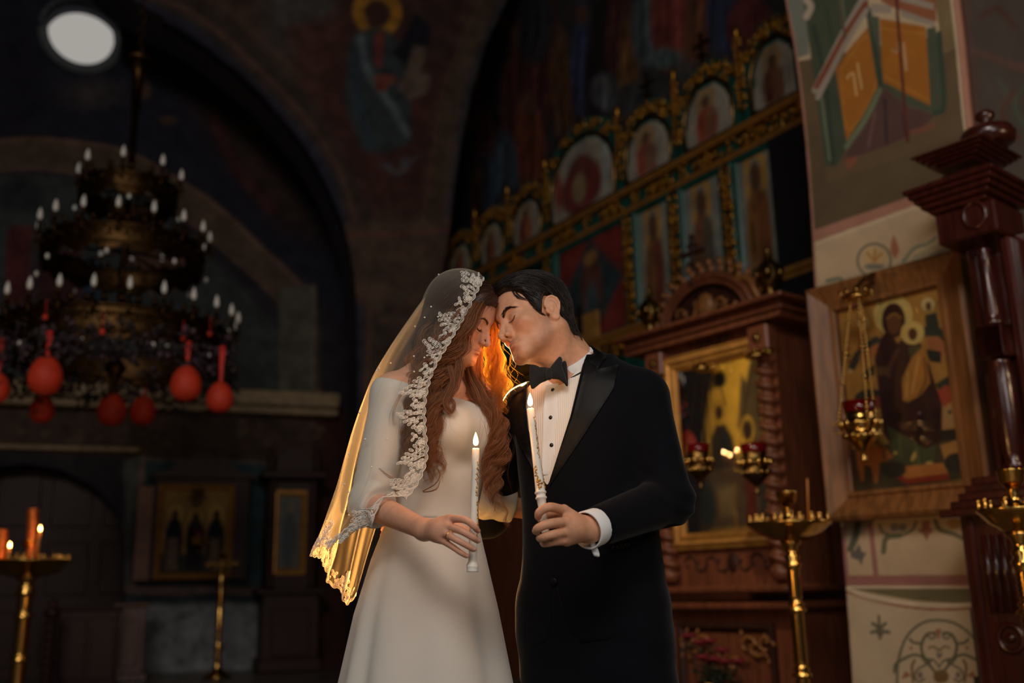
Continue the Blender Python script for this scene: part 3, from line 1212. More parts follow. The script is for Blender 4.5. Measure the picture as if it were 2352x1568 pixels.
def jacket_sdf(p):
    t = loft_sdf(p, G_rows, G_yaw, .016, 2.2)
    t = smin(t, rcone(p, G_shL + [-.015, 0, .012], G_shR + [.01, 0, .012], .052, .052), .06)
    t = smin(t, rcone(p, G_shL + [-.01, 0, .008], P(1356, 838, 2.575), .046, .040), .05)
    aL = smin(rcone(p, G_shL, G_elL, .064, .056), rcone(p, G_elL, G_wrL, .060, .043), .03)
    aR = smin(rcone(p, G_shR, G_elR, .062, .054), rcone(p, G_elR, G_wrR, .056, .043), .03)
    # soft creases inside the elbow
    e = (p - G_elL)
    w = np.exp(-(e ** 2).sum(1) / .09 ** 2)
    aL = aL + .0035 * w * np.sin(e @ norm([-.55, .3, -.8]) * 170)
    cut = (p - (G_wrL + norm(G_elL - G_wrL) * .028)) @ norm(G_wrL - G_elL)
    aL = smax(aL, cut, .004)
    cutR = (p - (G_wrR + norm(G_elR - G_wrR) * .01)) @ norm(G_wrR - G_elR)
    aR = smax(aR, cutR, .004)
    # flap pocket line and drape
    t = t + .002 * np.sin((p[:, 0] * 9 + p[:, 2] * 14)) * np.clip((1.3 - p[:, 2]) * 3, 0, 1)
    zc = hemA[2] + (p[:, 0] - hemA[0]) / (hemB[0] - hemA[0]) * (hemB[2] - hemA[2])
    t = smax(t, zc - p[:, 2], .006)
    d = smin(t, smin(aL, aR, .02), .035)
    d = smax(d, -front_px(p, V_OPEN, .0), .004)
    d = smax(d, -front_px(p, TAIL, .0), .004)
    d = smax(d, -rcone(p, P(1318, 880, 2.555), gh((0, .03, -.05)), .068, .068), .006)
    return d


def shirt_sdf(p):
    t = loft_sdf(p, G_rows, G_yaw, .003, 2.2)
    t = smin(t, rcone(p, G_shL, G_shR, .046, .046), .05)
    t = np.maximum(t, .95 - p[:, 2])
    return smax(t, -rcone(p, P(1318, 838, 2.552), gh((0, .03, -.05)), .050, .056), .004)


xs_, ys_, zs_ = axis_grid(-.30, .58, .0052), axis_grid(2.15, 2.92, .0052), axis_grid(.73, 1.56, .0052)
jV, jF = surface_nets(jacket_sdf, xs_, ys_, zs_)
jV = smooth_mesh(jV, jF, 2, .5)
jacket = mesh_obj('jacket', jV, jF, M_tux, groom, label='black wool tuxedo jacket with satin lapels')
jbvh = bvh_of(jV, jF)
V, F = surface_nets(shirt_sdf, axis_grid(.0, .36, .0045), axis_grid(2.38, 2.74, .0045), axis_grid(.94, 1.54, .0045))
V = smooth_mesh(V, F, 1)
shirt = mesh_obj('shirt', V, F, M_shirt, groom, label='white pleated dress shirt')
shbvh = bvh_of(V, F)
for (x, y) in ((1270, 896), (1265, 959), (1267, 1022)):
    h, nn = hit(shbvh, x, y)
    s_ = MB(frame_at(h, norm(np.cross([0, 0, 1], nn)), np.array([0, 0, 1.0]), nn))
    s_.lathe([(.001, -.002), (.0052, -.001), (.0056, .001), (.004, .0032), (.0005, .0038)], n=14)
    s_.build('shirt_stud', M_shoe, shirt, label='small black shirt stud')
drape('placket', [(1255, 885), (1283, 880), (1280, 960), (1272, 1060), (1262, 1090), (1246, 1090), (1248, 1000), (1250, 930)], shbvh, .0006, .0014, M_cotton, shirt, step=6)
lap = [(1348, 801), (1392, 822), (1373, 849), (1421, 838), (1409, 892), (1337, 1006), (1262, 1118), (1285, 1042), (1317, 952), (1340, 860)]
drape('lapel', lap, jbvh, .0015, .0030, M_satin, jacket, step=5)
drape('lapel', [(1205, 893), (1180, 908), (1160, 940), (1176, 975), (1200, 1030), (1240, 1104), (1228, 1060), (1206, 975), (1202, 930)], jbvh, .0015, .0030, M_satin, jacket, step=5)
drape('collar', [(1347, 793), (1362, 800), (1392, 822), (1373, 848), (1350, 830)], jbvh, .005, .0030, M_satin, jacket, step=5)
for k, (x, y) in enumerate(((1411, 1259), (1421, 1258), (1431, 1254), (1441, 1252))):
    h, nn = hit(jbvh, x, y)
    if h is not None:
        s_ = MB(frame_at(h, norm(np.cross([0, 0, 1], nn)), np.cross(nn, norm(np.cross([0, 0, 1], nn))), nn))
        s_.lathe([(.001, -.001), (.0065, 0), (.0068, .002), (.005, .0032), (.0005, .0034)], n=14)
        s_.build('sleeve_button', M_satin, jacket)
h, nn = hit(jbvh, 1273, 1335)
if h is not None:
    s_ = MB(frame_at(h, norm(np.cross([0, 0, 1], nn)), np.cross(nn, norm(np.cross([0, 0, 1], nn))), nn))
    s_.lathe([(.001, -.001), (.009, 0), (.0095, .003), (.007, .0045), (.0005, .0048)], n=18)
    s_.build('front_button', M_satin, jacket)

# trousers and shoes
def trousers_sdf(p):
    lg = np.minimum(smin(rcone(p, G_hipL, G_knL, .098, .082), rcone(p, G_knL, G_anL + [0, 0, .02], .080, .066), .03),
                    smin(rcone(p, G_hipR, G_knR, .098, .082), rcone(p, G_knR, G_anR + [0, 0, .02], .080, .066), .03))
    t = np.maximum(loft_sdf(p, G_rows, G_yaw, .010), np.maximum(p[:, 2] - 1.05, .68 - p[:, 2]))
    cr = .004 * np.exp(-((p[:, 2] - .45) / .3) ** 2) * np.sin(p[:, 2] * 60 + p[:, 0] * 20)
    return np.maximum(smin(lg, t, .05) + cr, .05 - p[:, 2])


V, F = surface_nets(trousers_sdf, axis_grid(-.02, .46, .007), axis_grid(2.36, 2.78, .007), axis_grid(.03, 1.08, .009))
mesh_obj('trousers', smooth_mesh(V, F, 2), F, M_tux, groom, label='black tuxedo trousers')
for an, dx in ((G_anL, -.05), (G_anR, -.06)):
    def shoe_sdf(p, an=an, dx=dx):
        d = smin(rcone(p, an + [0, .04, -.03], an + [dx * .6, -.10, -.036], .043, .044), rcone(p, an + [dx * .6, -.10, -.04], an + [dx, -.19, -.045], .043, .030), .02)
        d = smin(d, rcone(p, an + [0, .015, -.02], an + [0, .015, .03], .043, .045), .03)
        return np.maximum(d, .002 - p[:, 2])
    V, F = surface_nets(shoe_sdf, axis_grid(an[0] - .12, an[0] + .08, .006), axis_grid(an[1] - .26, an[1] + .12, .006), axis_grid(-.01, .16, .006))
    mesh_obj('shoe', smooth_mesh(V, F, 1), F, M_shoe, groom)

# shirt collar: standing band with turned-down fold, open at the front
ax_c = norm(G_neck0 - P(1318, 872, 2.552))
cc = P(1312, 842, 2.535)
fr = norm(P(1262, 862, 2.44) - cc)
fr = norm(fr - ax_c * (fr @ ax_c))
sd = np.cross(ax_c, fr)
mbc = MB()
na = 60
prof = [(.0, -.040), (.0015, .018), (.0040, .0215), (.0070, .0190), (.0135, -.034), (.0120, -.038), (.0045, .014), (.002, -.040)]
Vc, Fc = [], []
for i in range(na):
    a = math.radians(2) + (2 * math.pi - math.radians(4)) * i / (na - 1)
    rad = fr * math.cos(a) + sd * math.sin(a)
    for (dr, dz) in prof:
        frnt = max(0, math.cos(a))
        Vc.append(cc + rad * (.0625 + dr + .004 * frnt) + ax_c * (dz - .006 * frnt * (dr > .01)))
k = len(prof)
for i in range(na - 1):
    for j in range(k):
        Fc.append((i * k + j, i * k + (j + 1) % k, (i + 1) * k + (j + 1) % k, (i + 1) * k + j))
Fc += [tuple(range(k)), tuple((na - 1) * k + j for j in range(k))[::-1]]
mesh_obj('shirt_collar', Vc, Fc, M_cotton, shirt)

# bow tie: two puffed wings and a knot
bow = thing('bow_tie', None, None, P(1258, 858, 2.435))
attach(bow, groom)


def puff(name, poly, Yd, thick, mtl, parent, step=3.0, tilt=0.0, pw=.5, round_=True):
    """cushion-like solid from a traced outline at depth Yd"""
    if round_:
        q_ = np.asarray(poly, float)
        q_ = catmull(np.vstack([q_[-1], q_, q_[:2]]), (len(q_) + 2) * 5 + 1)
        poly = q_[5:-5][:-1]
    p2, tri = fill2d(poly, step)
    b = densify(poly, step)
    d = np.maximum(-poly_sdf2(p2, b), 0)
    hgt = (d / max(d.max(), 1e-6)) ** pw * thick
    x0 = p2[:, 0].mean()
    base = np.array([P(x, y, Yd + tilt * (x - x0) * .001) for x, y in p2])
    R_ = np.array([ray(x, y) for x, y in p2])
    top, bot = base - R_ * hgt[:, None], base + R_ * (hgt[:, None] + .0005)
    n = len(p2)
    F = []
    cnt = {}
    for t in tri:
        a = p2[list(t)]
        s = (a[1, 0] - a[0, 0]) * (a[2, 1] - a[0, 1]) - (a[1, 1] - a[0, 1]) * (a[2, 0] - a[0, 0])
        t = t if s < 0 else t[::-1]
        F.append(tuple(t)); F.append(tuple(i + n for i in t[::-1]))
        for i in range(3): cnt[(t[i], t[(i + 1) % 3])] = 1
    for (a, b_) in list(cnt):
        if (b_, a) not in cnt: F.append((b_, a, a + n, b_ + n))
    return mesh_obj(name, np.vstack([top, bot]), F, mtl, parent)


puff('bow_wing', [(1260, 846), (1240, 842), (1219, 838), (1216, 866), (1222, 893), (1242, 880), (1262, 869)], 2.428, .010, M_velvet, bow, tilt=.25)
puff('bow_wing', [(1262, 848), (1276, 828), (1285, 819), (1291, 824), (1292, 842), (1299, 862), (1302, 884), (1284, 872), (1264, 868)], 2.430, .012, M_velvet, bow, tilt=.25)
puff('bow_wing', [(1290, 836), (1300, 830), (1304, 858), (1304, 886), (1296, 878)], 2.447, .006, M_velvet, bow)
puff('bow_knot', [(1255, 846), (1266, 846), (1269, 858), (1267, 870), (1257, 872), (1253, 860)], 2.420, .010, M_velvet, bow)
for k in (-1, 1):   # neck band
    pass
mbd = MB().tube([cc + (fr * math.cos(a) + sd * math.sin(a)) * .0800 - ax_c * .010 for a in np.linspace(.35, 2 * math.pi - .35, 48)], .0035, sides=6, flat=2.2, up=ax_c)
mbd.build('neck_band', M_velvet, bow)

# cuff and double edge
axf = norm(G_wrL - G_elL)
up_ = norm(np.cross(axf, [0, 1, 0])); sd_ = np.cross(axf, up_)
mbk = MB(frame_at(G_wrL, up_, sd_, axf))
mbk.lathe([(.034, -.060), (.0405, -.055), (.0425, .006), (.0415, .0085), (.0385, .008), (.0375, -.055)], n=40)
mbk.build('shirt_cuff', M_cotton, shirt)
puff('cuff_fold', [(1352, 1238), (1362, 1240), (1374, 1262), (1377, 1277), (1369, 1278), (1362, 1272)], 2.222, .004, M_cotton, shirt)

# ------------------------------------------------------------------ groom: hair
HL_y = [-.11, -.085, -.072, -.058, -.046, -.036, -.028, -.016, -.009, -.003, .010, .028, .036, .046, .065, .12]
HL_z = [.084, .083, .080, .066, .047, .020, -.004, -.020, -.020, .014, .032, .026, -.004, -.045, -.078, -.080]


def groom_hair(q):
    d = cranium(q)
    d = smin(d, rcone(q, (0, .040, -.01), (0, .048, -.10), .060, .050), .03)
    th = .005 + .013 * np.clip((q[:, 2] + .02) / .10, 0, 1)
    th = th + .0020 * np.sin(q[:, 0] * 90 + q[:, 1] * 30) * np.clip(q[:, 2] * 10, 0, 1)
    reg = (np.interp(q[:, 1], HL_y, HL_z) - q[:, 2]) * .75
    d = smax(d - th, reg, .012)
    return smax(d, -(cranium(q) + .004), .002)


ag = axis_grid
V, F = surface_nets(groom_hair, ag(-.11, .11, .0032), ag(-.13, .15, .0032), ag(-.12, .17, .0032))
V = smooth_mesh(V, F, 2)
mesh_h = mesh_obj('hair', from_head(V, GM, GP, GS), F, M_dark_hair, groom, label='short dark brown swept hair')


def grow(fn, roots, dirs, length, k, lift, turn, rng, rise=0.0):
    """march hairs over a surface fn==0 along a direction field"""
    p = roots.copy()
    n = len(p)
    L = [p.copy()]
    st = length / (k - 1)
    for i in range(1, k):
        g = sdf_grad(fn, p)
        d = dirs(p)
        d = d - g * (d * g).sum(1, keepdims=True)
        d /= np.linalg.norm(d, axis=1, keepdims=True) + 1e-9
        d = d + turn
        p = p + d * np.asarray(st)[:, None]
        g = sdf_grad(fn, p)
        f = fn(p)
        p = p - g * (f - (lift + rise * i / k))[:, None] * np.where(f < lift, 1, .55)[:, None]
        L.append(p.copy())
    return np.stack(L, 1)


rng = np.random.default_rng(11)
gfull = lambda q: smin(cranium(q), rcone(q, (0, .040, -.01), (0, .048, -.10), .060, .050), .03) - .005 - .013 * np.clip((q[:, 2] + .02) / .10, 0, 1)
N_ = 5200
idx = rng.integers(0, len(V), N_)
roots = V[idx]
roots = roots[gfull(roots) > -.012]


def comb(p):
    """swept back and over from a side part, down at the sides"""
    top = np.clip((p[:, 2] - .04) / .05, 0, 1)[:, None]
    side = np.sign(p[:, 0])[:, None]
    back = np.clip((p[:, 1] - .02) / .05, 0, 1)[:, None]
    dtop = np.concatenate([np.full((len(p), 1), .75), np.full((len(p), 1), .55), -.1 * np.ones((len(p), 1))], 1)
    dside = np.concatenate([side * .05, .75 - 0 * side, -.75 - 0 * side], 1)
    dback = np.concatenate([side * 0, .25 - 0 * side, -1 + 0 * side], 1)
    return dtop * top + (1 - top) * (dside * (1 - back) + dback * back)


ln = np.where(roots[:, 2] > .05, rng.uniform(.035, .07, len(roots)), rng.uniform(.012, .026, len(roots)))
turn = rng.normal(0, .10, (len(roots), 3))
L = grow(gfull, roots, comb, ln, 7, .0006 + rng.uniform(0, .0028, len(roots)), turn, rng)
eard = np.linalg.norm((L - np.array([.080, .014, -.004]) * np.where(L[..., :1] > 0, 1, np.array([-1, 1, 1]))) * [1, 1, .8], axis=2).min(1)
L = L[(eard > .027) & (L[:, -1, 2] > -.092)]
hl = [from_head(l, GM, GP, GS) for l in L]
# loose fringe locks over the temple
def lock(ctrl, n, spread, k=14, seed=0, tip=.4):
    r_ = np.random.default_rng(seed)
    c = catmull([P(*q) for q in ctrl], k)
    o = r_.normal(0, 1, (n, 3)) * spread
    t = np.linspace(1, tip, k)[None, :, None]
    return c[None] + o[:, None, :] * t
def groom_lock(pts, n, sp, seed):
    pl = []
    for x, y in pts:
        h, nn = hit(groom_bvh, x, y)
        pl.append(h - ray(x, y) * .004 if h is not None else None)
    ok_ = [q for q in pl if q is not None]
    dd = np.mean([np.linalg.norm(q - CAM) for q in ok_])
    pl = [CAM + ray(x, y) * dd if q is None else q for q, (x, y) in zip(pl, pts)]
    c = catmull(pl, 7)
    o = np.random.default_rng(seed).normal(0, sp, (n, 3))
    return list(c[None] + o[:, None, :] * np.linspace(1, .5, 7)[None, :, None])
hl += groom_lock([(1172, 648), (1176, 662), (1182, 676), (1196, 684), (1212, 688)], 16, .0009, 1)
hl += groom_lock([(1176, 650), (1184, 668), (1196, 681), (1210, 687)], 14, .0009, 2)
hl += groom_lock([(1172, 650), (1177, 668), (1188, 683), (1200, 687)], 8, .0006, 3)
strands_mesh('hair_strands', hl, rng.uniform(.0004, .0009, len(hl)), M_dark_hair, mesh_h)
brow('eyebrow', GM, GP, GS, groom_bvh, 1, M_dark_hair, g_body, False, 190)
brow('eyebrow', GM, GP, GS, groom_bvh, -1, M_dark_hair, g_body, False, 190)
lashes(GM, GP, GS, groom_bvh, 1, M_dark_hair, g_body, False)
lashes(GM, GP, GS, groom_bvh, -1, M_dark_hair, g_body, False)
# ------------------------------------------------------------------ bride: dress
def fabric(name, c, trans, fac, rough=.7, sheen=.2):
    mt, nt, b, out = new_mat(name)
    b.inputs['Base Color'].default_value = (*lin(c), 1)
    b.inputs['Roughness'].default_value = rough
    b.inputs['Specular IOR Level'].default_value = .25
    b.inputs['Sheen Weight'].default_value = sheen
    tc = nt.nodes.new('ShaderNodeTexCoord')
    nz = nt.nodes.new('ShaderNodeTexNoise')
    nz.inputs['Scale'].default_value = 900
    nt.links.new(tc.outputs['Object'], nz.inputs[0])
    bp = nt.nodes.new('ShaderNodeBump')
    bp.inputs['Strength'].default_value = .08
    bp.inputs['Distance'].default_value = .001
    nt.links.new(nz.outputs['Fac'], bp.inputs['Height'])
    nt.links.new(bp.outputs[0], b.inputs['Normal'])
    tr = nt.nodes.new('ShaderNodeBsdfTranslucent')
    tr.inputs[0].default_value = (*lin(trans), 1)
    mx = nt.nodes.new('ShaderNodeMixShader')
    mx.inputs[0].default_value = fac
    nt.links.new(b.outputs[0], mx.inputs[1])
    nt.links.new(tr.outputs[0], mx.inputs[2])
    nt.links.new(mx.outputs[0], out.inputs[0])
    return mt


M_crepe = fabric('ivory_crepe', (204, 199, 190), (226, 205, 170), .10)
nA, nB, nC = P(856, 868, 2.455), P(1046, 906, 2.43), P(1128, 955, 2.61)
neck_n = norm(np.cross(nB - nA, nC - nA))
if neck_n[2] < 0: neck_n = -neck_n
R_cuff = B_elR + (B_wrR - B_elR) * .17
L_cuff = P(1176, 1176, 2.765)


def dress_sdf(p):
    t = bride_torso(p, .004)
    t = smin(t, rcone(p, B_shL, B_shR, .044, .047), .05)
    aR = smin(rcone(p, B_shR, B_elR, .053, .049), rcone(p, B_elR, B_wrR, .050, .047), .02)
    aR = smax(aR, (p - R_cuff) @ norm(B_wrR - B_elR), .004)
    aL = smin(rcone(p, B_shL, B_elL, .052, .048), rcone(p, B_elL, B_wrL, .050, .042), .02)
    aL = smax(aL, (p - L_cuff) @ norm(B_wrL - B_elL), .004)
    # creases where the sleeves bend
    for el, dr, am in ((B_elR, norm([.35, -.35, -.9]), .0022), (B_elL, norm([.5, .2, -.8]), .003)):
        e = p - el
        w = np.exp(-(e ** 2).sum(1) / .085 ** 2)
        cr = am * w * np.sin(e @ dr * 190 + e[:, 0] * 30)
        if el is B_elR: aR = aR + cr
        else: aL = aL + cr
    d = smin(t, smin(aR, aL, .02), .03)
    # soft drag lines from the bust towards the far hip
    f = p - P(1110, 1090, 2.47)
    d = d + .0030 * np.exp(-((f @ norm([.55, 0, .8])) / .016) ** 2) * np.exp(-(f ** 2).sum(1) / .09 ** 2)
    f = p - P(1060, 1030, 2.44)
    d = d + .0016 * np.sin((f @ norm([-.4, 0, .9])) * 110) * np.exp(-(f ** 2).sum(1) / .07 ** 2)
    d = smax(d, (p - nB) @ neck_n, .003)
    wz = P(1000, 1178, 2.45)[2] + (p[:, 0] + .2) * -.03
    return smax(d, np.maximum(wz - .012 - p[:, 2], -.5), .003) if False else np.maximum(d, np.where(np.linalg.norm(p[:, :2] - P(1000, 1178, 2.545)[:2], axis=1) < .16, wz - .012 - p[:, 2], -1))


V, F = surface_nets(dress_sdf, axis_grid(-.46, .13, .0042), axis_grid(2.15, 2.86, .0042), axis_grid(.95, 1.50, .0042))
V = smooth_mesh(V, F, 2)
dress = mesh_obj('dress', V, F, M_crepe, bride, label='ivory crepe off-shoulder dress')
dress_bvh = bvh_of(V, F)

# skirt: rings from the waist to the floor with soft folds
zt = P(1000, 1178, 2.45)[2]
ctrl = [(zt + .004, 1000, 1178, .1075, .086), (1.075, 992, 1215, .122, .100), (1.00, 988, 1280, .1455, .122), (.87, 985, 1400, .180, .150), (.70, 985, 1568, .213, .182), (.35, 985, 1568, .285, .25), (.012, 985, 1568, .360, .32)]
zs_ = np.linspace(zt + .004, .012, 70)
ctrl_z = np.array([c[0] for c in ctrl][::-1])
def ci(z, i): return np.interp(z, ctrl_z, np.array([c[i] for c in ctrl][::-1]))
cxw = np.array([P(c[1], min(c[2], 1568), 2.55)[0] for c in ctrl][::-1])
nth = 180
th = np.linspace(0, 2 * math.pi, nth, endpoint=False)
Vs = []
cy_, sy_ = math.cos(B_yaw * .8), math.sin(B_yaw * .8)
for z in zs_:
    a, b = ci(z, 3), ci(z, 4)
    g = np.clip((1.06 - z) / .9, 0, 1)
    w = np.zeros(nth)
    for (ang, wd, am) in ((-112, 11, -.060), (-84, 15, .035), (-60, 10, -.050), (-40, 12, .03), (-152, 7, -.055), (-165, 8, .05), (-135, 14, .025), (-15, 12, -.05), (15, 14, .04), (50, 15, -.06), (90, 14, .06), (130, 14, -.06), (165, 10, .05)):
        dd = (np.degrees(th) - ang + 180) % 360 - 180
        w += am * np.exp(-(dd / wd) ** 2)
    r = 1 + w * (g ** .7) * 1.75
    x, y = a * np.cos(th) * r, b * np.sin(th) * r
    cx = np.interp(z, ctrl_z, cxw)
    zz = np.full(nth, z) + (-(x) * .03 * np.clip((z - .9) / .2, 0, 1))
    Vs.append(np.stack([cx + x * cy_ - y * sy_, 2.548 + x * sy_ + y * cy_, zz], 1))
n_ = len(zs_)
Vs = np.vstack(Vs)
idx = np.arange(n_ * nth).reshape(n_, nth)
Fs = np.stack([idx[:-1], idx[1:], np.roll(idx[1:], -1, 1), np.roll(idx[:-1], -1, 1)], -1).reshape(-1, 4)
skirt = mesh_obj('skirt', Vs, Fs, M_crepe, dress, label='long flared ivory skirt')
sm = skirt.modifiers.new('thickness', 'SOLIDIFY'); sm.thickness = .002; sm.offset = -1

# ring on the ring finger
M_gold = mat('gold', (226, 170, 84), rough=.22, metal=1.0, var=.1, bump=0)
_a, _b = B_F['ring'][0], B_F['ring'][1]
rc, rd = _a + (_b - _a) * .50, norm(_b - _a)
ux = norm(np.cross(rd, [0, 0, 1])); uy = np.cross(rd, ux)
mb = MB(frame_at(rc, ux, uy, rd))
mb.lathe([(.0080, -.0016), (.0096, -.0016), (.0098, 0), (.0096, .0016), (.0080, .0016)], n=28)
mb.sphere((-.0003, -.0100, 0), .0026, 10, 6)
mb.build('ring', M_gold, bride)
# nails
M_nail = mat('nail', (206, 150, 136), rough=.25, var=.05, bump=0)
for Fg, Rg, par in ((B_F, BR, b_body), (G_F, GR, g_body)):
    for nme in ('index', 'middle', 'ring', 'pinky'):
        if par is g_body: continue
        t, q = Fg[nme][3], Fg[nme][2]
        d = norm(t - q); r = Rg[nme][3]
        nv = np.array([.25, -.9, .38]); nv = norm(nv - d * (nv @ d))
        mb = MB(frame_at(t + nv * r * .70 - d * r * .1, d, np.cross(nv, d), nv))
        mb.sphere((0, 0, 0), (r * .95, r * .72, r * .42), 12, 8)
        mb.build('fingernail', M_nail, par)

# ------------------------------------------------------------------ bride: hair
BHL_y = [-.11, -.088, -.075, -.060, -.045, -.030, -.012, .0, .12]
BHL_z = [.074, .072, .062, .035, .004, -.025, -.050, -.075, -.075]


def bride_scalp(q):
    d = cranium(q)
    return smin(d, rcone(q, (0, .036, -.01), (0, .040, -.09), .066, .060), .03)


def bride_hair(q):
    th = .010 + .004 * np.clip(q[:, 2] / .1, 0, 1) - .004 * np.exp(-(q[:, 0] / .006) ** 2) * np.clip(q[:, 2] * 12, 0, 1)
    d = smax(bride_scalp(q) - th, (np.interp(q[:, 1], BHL_y, BHL_z) - q[:, 2]) * .8, .012)
    return smax(d, -(bride_scalp(q) + .004), .002)


V, F = surface_nets(bride_hair, ag(-.11, .11, .0034), ag(-.13, .15, .0034), ag(-.12, .16, .0034))
V = smooth_mesh(V, F, 2)
b_hair = mesh_obj('hair', from_head(V, BM, BP, BS), F, M_root, bride, label='long wavy auburn hair')
rng = np.random.default_rng(21)
scal = lambda q: bride_scalp(q) - .010 - .004 * np.clip(q[:, 2] / .1, 0, 1)
roots = V[rng.integers(0, len(V), 4200)]
roots = roots[(scal(roots) > -.008)]


def comb_b(p):
    s = np.sign(p[:, 0] + 1e-6)[:, None]
    top = np.clip((p[:, 2] - .07) / .05, 0, 1)[:, None]
    o = np.ones((len(p), 1))
    return (s * o * .9 * top + s * .1) * np.array([1, 0, 0]) + np.array([0, .50, 0]) * o + np.array([0, 0, -1.0]) * o * (1 - .55 * top)


L = grow(scal, roots, comb_b, rng.uniform(.05, .11, len(roots)) * np.clip((roots[:, 1] + .10) / .06, .28, 1), 9, .0006 + rng.uniform(0, .0022, len(roots)), rng.normal(0, .06, (len(roots), 3)), rng)
strands_mesh('scalp_strands', [from_head(l, BM, BP, BS) for l in L], rng.uniform(.0003, .0006, len(L)), M_root, b_hair)


def bride_solid(p):
    d = smin(bride_torso(p, .006), rcone(p, B_shL, B_shR, .046, .049), .05)
    d = np.minimum(d, rcone(p, B_shR, B_elR, .055, .051))
    d = np.minimum(d, smin(rcone(p, B_neck0, B_neck1, .045, .047), rcone(p, B_shL, B_shR, .04, .04), .04))
    return np.minimum(d, np.minimum(cranium(to_head(p, BM, BP, BS)) * BS, ell(to_head(p, BM, BP, BS), (0, -.028, -.03), (.056, .056, .066)) * BS))


LOCKS = [
    # near side, falling in front of the shoulder
    ([(1118, 668, 2.455), (1092, 712, 2.412), (1070, 762, 2.402), (1047, 808, 2.408), (1022, 850, 2.415), (1008, 900, 2.41), (1000, 955, 2.40), (984, 1020, 2.398), (990, 1070, 2.40), (978, 1112, 2.405)], [12, 17, 19, 21, 26, 24, 20, 15, 10, 4], 330, .007),
    ([(1106, 655, 2.465), (1068, 712, 2.425), (1042, 772, 2.415), (1012, 828, 2.418), (985, 878, 2.42), (966, 928, 2.415), (958, 978, 2.41), (950, 1025, 2.41), (958, 1062, 2.41)], [12, 18, 20, 24, 27, 24, 18, 12, 5], 320, .008),
    ([(1092, 648, 2.475), (1045, 712, 2.44), (1012, 778, 2.435), (985, 838, 2.435), (972, 885, 2.42), (985, 930, 2.41), (1002, 972, 2.40), (990, 1015, 2.395), (1012, 1058, 2.40), (1004, 1105, 2.40)], [12, 20, 24, 24, 22, 18, 14, 11, 8, 3], 260, .008),
    ([(1050, 806, 2.405), (1056, 842, 2.402), (1046, 880, 2.398), (1024, 915, 2.392), (1002, 938, 2.39), (992, 962, 2.392), (1006, 990, 2.392), (996, 1028, 2.394)], [8, 11, 12, 12, 10, 8, 6, 3], 120, .004),
    ([(1032, 840, 2.40), (1040, 880, 2.395), (1022, 925, 2.388), (1036, 945, 2.388), (1042, 925, 2.39), (1028, 905, 2.39)], [6, 8, 8, 6, 4, 2], 70, .003),
    # behind the shoulder, under the veil
    ([(1080, 645, 2.49), (1025, 705, 2.47), (988, 775, 2.47), (965, 845, 2.455), (948, 905, 2.43), (940, 965, 2.42), (932, 1025, 2.415), (925, 1065, 2.42)], [14, 24, 30, 30, 24, 18, 12, 5], 260, .007),
    ([(1070, 645, 2.53), (1010, 705, 2.55), (975, 780, 2.57), (955, 860, 2.58), (945, 940, 2.62), (940, 1010, 2.65)], [16, 26, 34, 34, 28, 14], 260, .007),
    # far side, in the strobe light
    ([(1122, 690, 2.53), (1133, 742, 2.562), (1136, 795, 2.575), (1142, 845, 2.575), (1150, 892, 2.57), (1146, 935, 2.56)], [8, 11, 15, 18, 19, 9], 230, .006),
    ([(1128, 700, 2.545), (1131, 760, 2.575), (1126, 815, 2.58), (1130, 865, 2.58), (1146, 915, 2.57), (1152, 955, 2.55)], [8, 11, 15, 17, 16, 6], 170, .007),
    ([(1100, 800, 2.59), (1096, 845, 2.565), (1100, 885, 2.52), (1122, 930, 2.485), (1142, 978, 2.478), (1150, 1030, 2.48), (1136, 1085, 2.49), (1134, 1135, 2.49), (1150, 1180, 2.49)], [10, 13, 17, 20, 19, 18, 16, 12, 5], 250, .007),
    ([(1076, 838, 2.51), (1086, 872, 2.472), (1108, 915, 2.462), (1132, 960, 2.462), (1140, 1005, 2.468), (1124, 1060, 2.475), (1122, 1110, 2.478), (1132, 1155, 2.478)], [7, 10, 12, 13, 12, 11, 9, 3], 220, .006),
    ([(1062, 835, 2.52), (1062, 868, 2.50), (1078, 900, 2.475), (1100, 930, 2.462)], [9, 12, 12, 8], 140, .004),
]
allL, allR, allI = [], [], []
